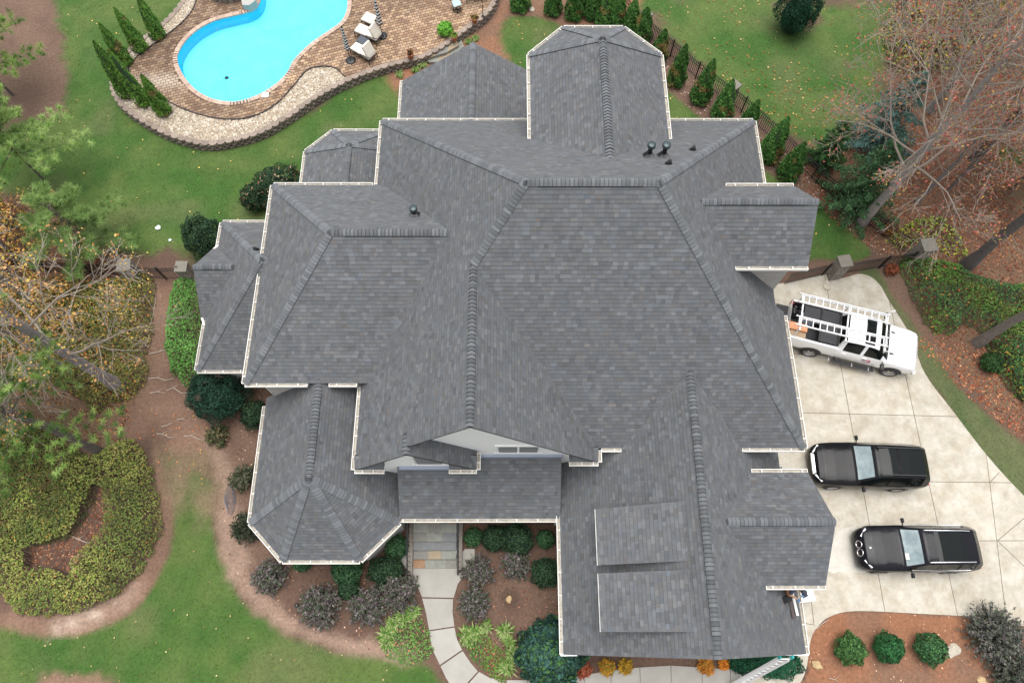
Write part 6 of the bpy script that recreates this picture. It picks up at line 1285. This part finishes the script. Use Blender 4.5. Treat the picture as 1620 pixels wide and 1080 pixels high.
def tcats(x, j):
    B = ('body', M_WPAINT, 0)
    if j == 6 and 1.75 < x < 3.42 and not 2.55 < x < 2.65: return ('side_window', M_CGLS, 0)
    if j >= 7 and 1.45 < x < 2.07: return ('windscreen', M_CGLS, 0)
    if j >= 8 and 3.46 < x < 3.60: return ('rear_window', M_CGLS, 0)
    if j >= 8 and 2.30 < x < 2.70: return ('sunroof', M_CGLS, 0)
    if x > 3.66 and x < 5.84 and j >= 7: return ('truck_bed', mat('bed_liner', (.03, .03, .033), .8, fine=.3, fscale=10), 0)
    return B
tk = place('pickup_truck', 15.55, 12.18, R_(-15.6), 'white crew cab pickup with open cargo bed and ladder rack', 'pickup truck'); tk.location.z = .044
loft_car(tk, TR, truck_ring, 5.9, M_WPAINT, tcats)
for x in (2.0, -1.60):
    for s in (-1, 1):
        wheel(tk, x, s*.90, r=.40, wd=.28, face=s); v = []
        for k in range(15): an = math.pi*k/14; v += [(x+math.cos(an)*.42, s*1.006, .40+math.sin(an)*.42), (x+math.cos(an)*.50, s*.995, .40+math.sin(an)*.52)]
        MB().add(v, [(2*k, 2*k+1, 2*k+3, 2*k+2) for k in range(14)]).build('wheel_arch', M_BLKR, tk)
        MB().lathe([(0, 0), (.42, 0), (.42, .01), (0, .01)], 20, Matrix.Translation((x, s*.985+(0 if s > 0 else .01), .40)) @ Matrix.Rotation(R_(90), 4, 'X')).build('wheel_well', M_BLKR, tk)
for s in (-1, 1):
    mirror(tk, 1.30, s*1.0, 1.30, s, M_BLK, 1.35)
    MB().bar((1.3, s*1.10, .40), (-.6, s*1.10, .40), .16, .04).box(1.2, 1.26, min(s*.9, s*1.1), max(s*.9, s*1.1), .38, .42).box(-.5, -.44, min(s*.9, s*1.1), max(s*.9, s*1.1), .38, .42).build('side_step', M_BLKR, tk)
    for x in (-.75, .3, 1.05): MB().bar((x, s*1.10, .43), (x+.05, s*1.10, .43), .17, .02).build('step_bracket', M_ALU, tk)
    MB().box(-2.96, -2.80, s*.90-.09, s*.90+.085, .95, 1.28).build('tail_lamp', M_RED, tk, bevel=.02); MB().bar((2.83, s*.62, .95), (2.62, s*.92, .98), .14, .08, up=(0, 0, 1)).build('headlight', M_LAMP, tk)
    MB().add([(1.38, s*.46, 1.335), (1.75, s*.50, 1.315), (1.72, s*.56, 1.312), (1.36, s*.62, 1.33)], [(0, 1, 2, 3)]).build('hood_vent', M_BLK, tk)
    for x in (.55, -.35): MB().box(x-.1, x+.1, s*1.0-.02, s*1.0+.02, 1.12, 1.15).build('door_handle', M_WPAINT, tk)
MB().box(2.90, 3.02, -.93, .93, .48, .72).build('front_bumper', M_WPAINT, tk, bevel=.04); MB().box(-3.08, -2.94, -.93, .93, .48, .70).build('rear_bumper', M_CHR, tk, bevel=.03)
MB().bar((2.78, -.35, 1.10), (2.78, .35, 1.10), .05, .03).build('hood_scoop', M_BLK, tk); MB().bar((1.38, -.85, 1.36), (1.42, .85, 1.36), .10, .02).build('cowl', M_BLK, tk)
MB().bar((1.30, -.6, 1.42), (1.2, .1, 1.47), .03, .015).build('wiper', M_BLK, tk)
# lettering on the door: a small red and black scribbled sign
sg_ = MB(); sg_.tube([(.50, -1.004, 1.02), (.58, -1.006, 1.06), (.66, -1.006, 1.05)], .012, 5).tube([(.66, -1.006, 1.05), (.58, -1.008, .97), (.55, -1.008, .88)], .012, 5); sg_.build('door_mark', mat('mark_black', (.04, .04, .05), .5), tk)
MB().tube([(.72, -1.006, 1.06), (.82, -1.006, 1.09), (.88, -1.006, 1.04), (.80, -1.008, .98), (.90, -1.008, .95), (.88, -1.01, .88), (.76, -1.01, .86)], .014, 5).tube([(.74, -1.006, 1.04), (.70, -1.01, .86), (.64, -1.01, .82)], .014, 5).build('door_mark', mat('mark_red', (.45, .06, .10), .5), tk)
# bed: tailgate down, two bed covers, ribs, tools
MB().box(-3.50, -2.93, -.80, .80, .84, .90).build('tailgate', mat('bed_liner', (.03, .03, .033), .8), tk, bevel=.01)
MB().box(-1.55, -.80, -.80, .80, 1.33, 1.355).build('bed_cover', mat('vinyl', (.028, .03, .034), .5), tk); MB().box(-2.35, -1.62, .02, .80, 1.33, 1.355).build('bed_cover', mat('vinyl', (.028, .03, .034), .5), tk)
for x in (-.72, -1.58): MB().bar((x, -.84, 1.39), (x, .84, 1.39), .07, .04).build('bed_rail', M_BLK, tk)
RZ = 2.13; rk = MB()
for x in (-.70, -2.70): rk.bar((x, -.86, 1.38), (x, -.80, RZ), .05).bar((x, .86, 1.38), (x, .80, RZ), .05).bar((x, -.90, RZ), (x, .90, RZ), .06, .05)
rk.build('ladder_rack', mat('white_steel', (.74, .74, .74), .4), tk)
ck = MB()
for s in (-1, 1): ck.tube([(1.05, s*.55, RZ-.30), (1.05, s*.88, RZ-.25), (1.0, s*.92, RZ), (1.05, s*.98, RZ+.20), (1.18, s*1.02, RZ+.26)], .028, 8)
ck.tube([(1.0, -.62, RZ-.18), (1.02, -.60, RZ+.05), (.98, -.20, RZ+.05), (.95, -.18, RZ-.18)], .028, 8).bar((1.0, -.92, RZ-.04), (1.0, .92, RZ-.04), .05); ck.build('rack_hoop', mat('white_steel', (.74, .74, .74), .4), tk)
def wpt(o, p):
    M_ = Matrix.Translation(o.location) @ Matrix.Rotation(o.rotation_euler.z, 4, 'Z'); return M_ @ Vector(p)
def ladder(name, a, b, w, label, rung=.305, m=None, double=False, side=(0, 1, 0), cat='ladder'):
    """a straight ladder from a to b; every rung its own part"""
    a, b = Vector(a), Vector(b); root = empty(name, tuple(a)); tag(root, label, cat); d = (b-a); L = d.length; d.normalize(); sd = Vector(side).normalized(); up = sd.cross(d).normalized(); m = m or mat('aluminium', (.62, .62, .62), .35, metal=.5)
    for s in (-1, 1):
        MB().bar(sd*s*w/2, d*L+sd*s*w/2, .035, .08, up=up).build('rail', m, root)
        if double: MB().bar(sd*s*(w/2-.045)+up*.06+d*.15, d*(L-.2)+sd*s*(w/2-.045)+up*.06, .03, .07, up=up).build('rail', m, root)
    n = int(L/rung)
    for k in range(n): p = d*(rung*(k+.5)); MB().bar(p-sd*w/2, p+sd*w/2, .035, .05, up=up).build('rung', m, root)
    return root, d, sd, up
WSL = mat('bright_aluminium', (.74, .74, .74), .4, metal=.1)
for y0, lb in ((.62, 'aluminium extension ladder on the far side of the truck rack'), (-.50, 'aluminium extension ladder on the near side of the truck rack')):
    a, b = wpt(tk, (-2.95, y0, RZ+.09)), wpt(tk, (1.05, y0, RZ+.09)); sd = wpt(tk, (0, 1, 0))-wpt(tk, (0, 0, 0)); ladder('ladder', a, b, .42, lb, m=WSL, double=True, side=sd)
def crate(name, p, sx, sy, sz, label, m, cat, rz=R_(-15.6)):
    r = MB(); r.box(-sx/2, sx/2, -sy/2, sy/2, 0, sz); r.box(-sx/2-.01, sx/2+.01, -sy/2-.01, sy/2+.01, sz-.03, sz+.012); o = r.build(name, m, bevel=.012); o.location = p; o.rotation_euler = (0, 0, rz); tag(o, label, cat); return o
crate('cardboard_box', wpt(tk, (-2.45, -.55, .85)), .7, .5, .3, 'tan cardboard box in the truck bed near the tailgate', mat('cardboard', (.42, .30, .19), .8), 'box')
crate('shingle_bundle', wpt(tk, (-2.55, -.30, 1.15)), .9, .34, .12, 'orange wrapped bundle under the near ladder', mat('orange_wrap', (.62, .28, .14), .6, noise_amt=.3, noise_scale=10), 'bundle')
crate('plastic_sheet', wpt(tk, (-2.15, .25, .86)), .6, .42, .38, 'pale blue plastic tub in the truck bed', mat('pale_plastic', (.45, .52, .62), .4), 'tub')
bg_ = MB(); 
for k in range(14): 
    c_ = Vector((random.uniform(-.25, .25), random.uniform(-.2, .2), random.uniform(.05, .3))); bg_.lathe([(0, -.12), (.11, -.06), (.13, .02), (.07, .10), (0, .12)], 8, Matrix.Translation(c_) @ Matrix.Rotation(random.uniform(0, 2), 4, (1, random.random(), .3)))
o = bg_.build('rubbish_bags', mat('black_bag', (.012, .012, .014), .25)); o.location = wpt(tk, (-2.6, .55, .92)); tag(o, 'crumpled black rubbish bag in the truck bed corner', 'bag')

# ============================================================ LEANING LADDER, ROOFER AND TOOLS
lt, lb_ = Vector((9.75, -1.0, 3.55)), G(1158, 1086, .02)
lr, d_, sd_, up_ = ladder('ladder', lb_, lt, .44, 'long aluminium ladder with teal tips leaning on the garage wing eave', m=WSL, double=True, side=(1, 0, 0), rung=.29)
for s in (-1, 1): MB().bar(lt-lb_+sd_*s*.22-d_*.12, lt-lb_+sd_*s*.22+d_*.04, .06, .10, up=up_).build('tip', mat('teal_plastic', (.03, .38, .36), .5), lr)
def roofz(x): return GE+GM*(GX1-x)
def person(loc, rz, label):
    root = empty('person', loc, rz); tag(root, label, 'person')
    def skin(name, J, E_, m, rt=0):
        me = bpy.data.meshes.new(name); me.from_pydata([j[0] for j in J], E_, []); me.materials.append(m); o = obj(name, me, root); md = o.modifiers.new('sk', 'SKIN')
        for i, (p, r) in enumerate(J): me.skin_vertices[0].data[i].radius = (r, r)
        me.skin_vertices[0].data[rt].use_root = True; md.use_smooth_shade = True; sb = o.modifiers.new('ss', 'SUBSURF'); sb.levels = 1; sb.render_levels = 2; return o
    SKN = mat('skin', (.42, .24, .16), .55); BR = mat('brown_canvas', (.36, .19, .09), .8, noise_amt=.15, noise_scale=10); NV = mat('navy_cloth', (.035, .05, .09), .8)
    # crouched: hips up slope, knees apart and bent, feet together lower down, torso leaning forward over the knees
    skin('body', [((0, 0, .32), .15), ((.10, 0, .52), .15), ((.22, 0, .70), .17), ((.32, 0, .82), .07), ((.38, 0, .90), .055), ((.44, 0, 1.0), .085), ((.47, 0, 1.07), .07),
        ((.24, .20, .78), .065), ((.36, .30, .56), .05), ((.55, .16, .42), .04), ((.60, .12, .40), .03), ((.24, -.20, .78), .065), ((.36, -.30, .56), .05), ((.58, -.14, .42), .04), ((.63, -.10, .40), .03),
        ((.05, .12, .30), .10), ((.42, .27, .40), .075), ((.22, .20, .06), .05), ((.36, .20, .02), .04), ((.05, -.12, .30), .10), ((.42, -.27, .40), .075), ((.22, -.20, .06), .05), ((.36, -.20, .02), .04)],
        [(0, 1), (1, 2), (2, 3), (3, 4), (4, 5), (5, 6), (2, 7), (7, 8), (8, 9), (9, 10), (2, 11), (11, 12), (12, 13), (13, 14), (0, 15), (15, 16), (16, 17), (17, 18), (0, 19), (19, 20), (20, 21), (21, 22)], SKN)
    skin('trousers', [((0, 0, .32), .17), ((.05, .12, .31), .125), ((.42, .27, .41), .095), ((.24, .21, .12), .07), ((.05, -.12, .31), .125), ((.42, -.27, .41), .095), ((.24, -.21, .12), .07), ((.06, 0, .42), .16)], [(0, 1), (1, 2), (2, 3), (0, 4), (4, 5), (5, 6), (0, 7)], BR)
    skin('shirt', [((.07, 0, .48), .17), ((.22, 0, .71), .19), ((.30, 0, .80), .09), ((.24, .20, .78), .08), ((.35, .29, .58), .065), ((.24, -.20, .78), .08), ((.35, -.29, .58), .065)], [(0, 1), (1, 2), (1, 3), (3, 4), (1, 5), (5, 6)], NV, 1)
    MB().lathe([(.098, 1.02), (.10, 1.06), (.085, 1.12), (.05, 1.155), (0, 1.165)], 14, Matrix.Translation((.455, 0, .0))).box(.50, .62, -.07, .07, 1.03, 1.045).build('cap', mat('cap_cloth', (.03, .035, .05), .8), root)
    for s in (-1, 1):
        MB().box(.16, .42, s*.20-.05, s*.20+.05, -.02, .07).build('boot', M_BLK, root, bevel=.03)
        h = MB(); hx, hy = (.60, .12) if s > 0 else (.63, -.10); h.box(hx-.02, hx+.06, hy-.035, hy+.035, .385, .41)
        for k in range(4): y = hy-.03+k*.02; h.tube([(hx+.06, y, .40), (hx+.10+.008*(k % 3), y, .39), (hx+.115, y, .36)], .009, 5)
        h.tube([(hx+.0, hy-s*.035, .40), (hx+.03, hy-s*.06, .385), (hx+.06, hy-s*.055, .37)], .010, 5); h.build('hand', mat('blue_glove', (.05, .16, .32), .6), root)
    return root
person((10.05, 1.50, roofz(10.05)+.03), R_(-62), 'worker in brown trousers crouching at the roof edge under the small gable')
o = MB().box(-.07, .07, -.42, .42, 0, .03).box(-.09, -.07, -.42, .42, 0, .05).build('trim_board', M_WHT); o.location = onp(1257, 954, GE+GM*GX1+.06, -GM, 0); o.rotation_euler = (0, R_(46), R_(6)); tag(o, 'narrow white board lying on the shingles below the worker', 'board')
o = MB().box(-.09, .09, -.45, .45, 0, .03).build('trim_board', mat('brown_board', (.09, .07, .07), .7)); o.location = onp(1251, 957, GE+GM*GX1+.05, -GM, 0); o.rotation_euler = (0, R_(46), R_(5)); tag(o, 'dark brown board lying beside the white one', 'board')
tb = MB(); tb.box(-.16, .16, -.11, .11, 0, .16).box(-.14, -.0, -.09, .09, .16, .24).tube([(-.14, 0, .16), (-.1, 0, .3), (.1, 0, .3), (.14, 0, .16)], .014, 6); o = tb.build('tool_bag', M_BLKR, bevel=.015); o.location = onp(1242, 948, GE+GM*GX1+.04, -GM, 0); o.rotation_euler = (0, R_(40), .3); tag(o, 'black tool bag on the shingles left of the worker', 'bag')
p = G(1271, 938, .6); crate('white_box', (p.x+.1, p.y, .044), .62, .62, .55, 'white lidded box on the driveway at the roof edge', M_WHT, 'box', .15)

# ============================================================ TERRACE FURNITURE
M_CUSH = mat('cream_cushion', (.62, .58, .50), .85, fine=.08, fscale=20); M_TERRA = mat('terracotta', (.42, .14, .07), .8, noise_amt=.15, noise_scale=8)
def lounger(px, py, rz, label, back=50, L=1.35, sofa=False):
    c = G(px, py, PZ+.3); r = empty('lounge_chair', (c.x, c.y, PZ), rz); tag(r, label, 'lounge chair'); w = .66
    f = MB(); f.bar((-L/2, -w/2, .30), (L/2, -w/2, .30), .04).bar((-L/2, w/2, .30), (L/2, w/2, .30), .04).bar((-L/2, -w/2, .30), (-L/2, w/2, .30), .04).bar((L/2, -w/2, .30), (L/2, w/2, .30), .04)
    for s in (-1, 1): f.tube([(-.1, s*w/2, .3), (-.1, s*(w/2+.04), .52), (-L/2+.05, s*(w/2+.04), .55), (-L/2-.1, s*w/2, .6)], .018, 6)
    f.build('frame', M_BLK, r)
    for x in (-L/2+.05, L/2-.05):
        for s in (-1, 1): MB().bar((x, s*w/2, .30), (x+.04*(1 if x > 0 else -1), s*(w/2+.03), 0), .035).build('leg', M_BLK, r)
    MB().box(-L/2+.03, L/2, -w/2+.02, w/2-.02, .32, .45).build('seat_cushion', M_CUSH, r, bevel=.045)
    if back:
        Mx = Matrix.Translation((-L/2+.10, 0, .42)) @ Matrix.Rotation(R_(-90-back*.0+25), 4, 'Y'); MB().box(0, .70, -w/2+.02, w/2-.02, -.06, .07, Mx).build('back_cushion', M_CUSH, r, bevel=.045)
    return r
lounger(575, 82, R_(145), 'cream cushioned lounge chair beside the lower striped parasol')
lounger(583, 53, R_(152), 'cream cushioned lounge chair beside the upper striped parasol', L=1.45)
c = G(585, 33, PZ+.2); r = empty('footstool', (c.x, c.y, PZ), R_(-28)); tag(r, 'square cream cushioned stool nearest the pool', 'stool'); MB().box(-.36, .36, -.32, .32, .30, .44).build('cushion', M_CUSH, r, bevel=.045); fr_ = MB().box(-.36, .36, -.32, .32, .26, .30).build('frame', M_BLK, r)
for a in (-1, 1):
    for b in (-1, 1): MB().bar((a*.33, b*.29, .27), (a*.36, b*.31, 0), .035).build('leg', M_BLK, r)
c = G(573, 65, PZ+.4); r = empty('side_table', (c.x, c.y, PZ), R_(-30)); tag(r, 'small slate grey side table between the lounge chairs', 'table'); MB().box(-.26, .26, -.26, .26, .42, .45).build('table_top', mat('slate', (.05, .06, .075), .35), r)
for a in (-1, 1):
    for b in (-1, 1): MB().bar((a*.22, b*.22, .42), (a*.24, b*.24, 0), .03).build('leg', M_BLK, r)
def parasol(px, py, label, h=2.35):
    c = G(px, py, PZ); r = empty('parasol', tuple(c)); tag(r, label, 'parasol'); MB().lathe([(0, .07), (.10, .07), (.26, .05), (.28, .02), (.28, 0)], 20).build('base', M_BLK, r); MB().tube([(0, 0, .05), (0, 0, h)], .022, 8).build('pole', M_BLK, r)
    n = 16; z0, z1 = .85, h-.05; cv = MB(); 
    for k in range(n):
        cv.cur = (.72, .71, .68) if k % 2 else (.02, .025, .05); a, b = z0+(z1-z0)*k/n, z0+(z1-z0)*(k+1)/n; rr = lambda z: .05+.085*(1-(z-z0)/(z1-z0))
        v = []
        for z in (a, b):
            for j in range(16): an = 6.283*j/16; q = rr(z)*(1+.22*math.cos(an*4)); v.append((q*math.cos(an), q*math.sin(an), z))
        cv.add(v, [(j, (j+1) % 16, 16+(j+1) % 16, 16+j) for j in range(16)])
    cv.build('canopy', mat('parasol_cloth', (1, 1, 1), .85, attr=True), r, col=True); MB().lathe([(0, h+.09), (.03, h+.05), (.035, h), (.05, h-.05)], 10).build('finial', M_BLK, r)
parasol(555, 96, 'closed navy and white striped parasol, lower of two'); parasol(605, 57, 'closed navy and white striped parasol cut by the top edge', 2.5)
def pot(px, py, label, pl=None, r=.17):
    c = G(px, py, PZ); o = empty('flower_pot', (c.x, c.y, PZ)); tag(o, label, 'pot'); MB().lathe([(.0, 0), (r*.7, 0), (r, .27), (r*1.12, .28), (r*1.12, .34), (r*.95, .34), (r*.92, .29), (0, .28)], 18).build('pot', M_TERRA, o)
    MB().lathe([(0, .295), (r*.92, .295)], 14).build('soil', M_BLKR, o)
    if pl:
        n = 60; P = RNG.normal(0, .09, (n, 3)); P[:, 2] = .34+np.abs(P[:, 2]); N_ = RNG.normal(0, 1, (n, 3)); V, Cc, F = leaf_cloud(P, N_, .07, palcol(pl, n)); mesh_np('plant', V, F, M_LEAF, o, cols=Cc)
pot(650, 92, 'terracotta pot with withered plant on the terrace wall', ['5a4434', '7a5a3a']); pot(719, 64, 'terracotta pot beside the bright green plant', ['6a8a3c']); pot(751, 36, 'terracotta pot near the outdoor dining table', ['7a6a3a', '5a4434'])
c = G(723, 16, PZ); r = empty('patio_chair', (c.x, c.y, PZ), .4); tag(r, 'black swivel patio chair with round base and pale cushion', 'chair'); MB().box(-.24, .24, -.24, .24, .42, .50).build('seat', mat('pale_teal', (.35, .45, .45), .7), r, bevel=.03); MB().tube([(.24*math.cos(a), .24*math.sin(a), .03) for a in np.linspace(0, 6.283, 20)], .02, 6).tube([(0, 0, .03), (0, 0, .42)], .03, 8).bar((-.24, 0, .03), (.24, 0, .03), .03).bar((0, -.24, .03), (0, .24, .03), .03).build('base', M_BLK, r)
MB().tube([(-.25, .24, .5), (-.28, .3, .95), (.28, .3, .95), (.25, .24, .5)], .02, 6).tube([(-.25, -.15, .45), (-.3, -.1, .68), (-.27, .28, .7)], .016, 6).tube([(.25, -.15, .45), (.3, -.1, .68), (.27, .28, .7)], .016, 6).build('back_frame', M_BLK, r)
c = G(752, -6, PZ); r = empty('dining_table', (c.x, c.y, PZ), .2); tag(r, 'dark outdoor dining table cut by the top edge', 'table'); MB().box(-.6, .6, -.5, .5, .70, .74).build('table_top', mat('dark_blue_metal', (.03, .035, .05), .4), r)
for a in (-1, 1):
    for b in (-1, 1): MB().bar((a*.55, b*.45, .70), (a*.58, b*.48, 0), .035).build('leg', M_BLK, r)
c = G(764, 27, PZ); r = empty('lamp_pole', tuple(c)); tag(r, 'slim dark pole standing at the terrace wall edge', 'pole'); MB().lathe([(0, .06), (.09, .05), (.10, 0)], 12).build('base', M_BLK, r); MB().tube([(0, 0, 0), (0, 0, 2.2)], .018, 8).build('pole', M_BLK, r)

# ============================================================ ROCKS, STICKS AND SMALL THINGS
def rock(px, py, r, m, label, flat=.6, z=0.0):
    bm = bmesh.new(); bmesh.ops.create_icosphere(bm, subdivisions=3, radius=1); sd = random.random()*50
    for v in bm.verts: k = 1+.35*noise.noise(v.co*1.3+Vector((sd, 0, 0)))+.10*noise.noise(v.co*4+Vector((sd, 0, 0))); v.co = Vector((v.co.x*r*k*1.15, v.co.y*r*k*.85, v.co.z*r*k*flat))
    me = bpy.data.meshes.new('rock'); bm.to_mesh(me); bm.free(); me.materials.append(m); o = obj('rock', me); c = G(px, py); o.location = (c.x, c.y, z+r*flat*.45); o.rotation_euler = (0, 0, random.random()*3); tag(o, label, 'rock')
M_RK = mat('tan_rock', (.42, .30, .16), .85, noise_amt=.25, noise_scale=5, fine=.2, bump=.4); M_RK2 = mat('pale_rock', (.40, .36, .29), .85, noise_amt=.25, noise_scale=6, bump=.4)
rock(1291, 1051, .19, M_RK, 'golden tan rock in the mulch below the ladder corner', .7); rock(1506, 1028, .28, M_RK2, 'flat pale stone beside the rightmost mulch bed shrub', .3); rock(841, 16, .17, M_RK2, 'tan stone between two arborvitae at the top edge', .5); rock(1552, 1078, .2, M_RK, 'tan stone cut by the bottom edge', .5)
rock(1308, 452, .22, M_RK2, 'pale stone at the foot of the gate pier', .5); rock(798, 1045, .05, M_RK2, 'small pebble by the liriope', .5)
def stick(pts, label, r=.022):
    b = MB(); P = [Vector((*G(*p).xy, .04+.02*(i % 2))) for i, p in enumerate(pts)]; b.tube(P, [r]+[r*.8]*(len(P)-2)+[r*.4], 5)
    if len(P) > 2: q = P[1]; b.tube([q, q+Vector((.2, .15, .02))], [r*.6, r*.3], 4)
    tag(b.build('fallen_stick', mat('bleached_wood', (.42, .36, .30), .9)), label, 'stick')
stick([(237, 560), (252, 557), (266, 553)], 'pale root across the dirt trail, uppermost'); stick([(236, 599), (250, 598), (262, 602), (276, 599)], 'pale root across the trail below the azalea corner'); stick([(238, 622), (250, 620), (262, 622)], 'short pale root left of the forked one')
stick([(264, 618), (275, 614), (288, 622), (300, 622)], 'forked pale root reaching the bright hedge'); stick([(256, 675), (265, 673), (273, 669)], 'short pale stick in the middle of the trail'); stick([(281, 664), (288, 663), (295, 664)], 'small pale stick right of the trail middle'); stick([(249, 686), (258, 687), (268, 692), (278, 692)], 'thin pale stick low on the trail'); stick([(292, 690), (302, 689), (312, 693), (322, 697)], 'thin pale stick beside the sparse shrub'); stick([(1291, 994), (1300, 986), (1311, 979)], 'thin straight stick at the driveway corner', .015); stick([(112, 846), (125, 853), (138, 858), (148, 858)], 'grey stick in the azalea bed hollow')
stick([(1311, 1072), (1320, 1074), (1326, 1078)], 'grey twig at the bottom of the orange bed', .015)
c = G(470, 957); o = MB().lathe([(0, .12), (.05, .12), (.085, .10), (.09, .0)], 14, Matrix.Translation((0, 0, 0))).build('spotlight', M_BLK); o.location = c; tag(o, 'small black garden spotlight left of the lone purple shrub', 'light')
c = G(806, 945); hr = MB()
for rr in (.34, .22): hr.tube([(rr*math.cos(a), rr*math.sin(a), .18) for a in np.linspace(0, 6.283, 24)], .010, 5)
for k in range(6): a = k*1.047; hr.tube([(.1*math.cos(a), .1*math.sin(a), 0), (.22*math.cos(a), .22*math.sin(a), .18), (.34*math.cos(a), .34*math.sin(a), .18)], .008, 4)
o = hr.build('plant_ring', mat('rusty_wire', (.10, .06, .045), .7)); o.location = c; tag(o, 'rusty wire plant support ring in the mulch bed', 'plant ring'); rock(805, 948, .13, M_RK, 'tan stone inside the wire ring', .5)
for px, py, rr, lb in ((251, 361, .14, 'crumpled pale plastic scrap on the back lawn'), (270, 381, .09, 'small white disc on the back lawn by the dark holly')):
    c = G(px, py); b = MB(); b.poly([(c.x+rr*(.7+.6*random.random())*math.cos(a), c.y+rr*(.5+.5*random.random())*math.sin(a)) for a in np.linspace(0, 5.6, 8)], z0=.03, z1=.09); tag(b.build('plastic_scrap', mat('pale_scrap', (.55, .62, .62), .5)), lb, 'scrap')
for px, py, lb in ((1329, 434, 'blue grey upturned bucket beside the gate pier'), (1404, 429, 'dark plant pot below the fence end')):
    c = G(px, py); o = MB().lathe([(0, .26), (.13, .26), (.15, .22), (.17, 0)], 16).build('bucket', mat('grey_blue_plastic', (.10, .13, .16), .5)); o.location = c; tag(o, lb, 'bucket')
c = G(362, 782); hc = MB()
for k in range(5): hc.tube([(.16*math.cos(a)+.05*k, .45*math.sin(a)-.1*k, .03+.01*k) for a in np.linspace(0, 6.2, 18)], .012, 5)
o = hc.build('garden_hose', mat('grey_hose', (.10, .10, .12), .6)); o.location = c; tag(o, 'grey garden hose loosely coiled left of the turret', 'hose')

def rebase(root, base):
    root.location = base
    for o in [o for o in COL.objects if o.parent is root]: o.location = o.location-base
rebase(house, house_base)
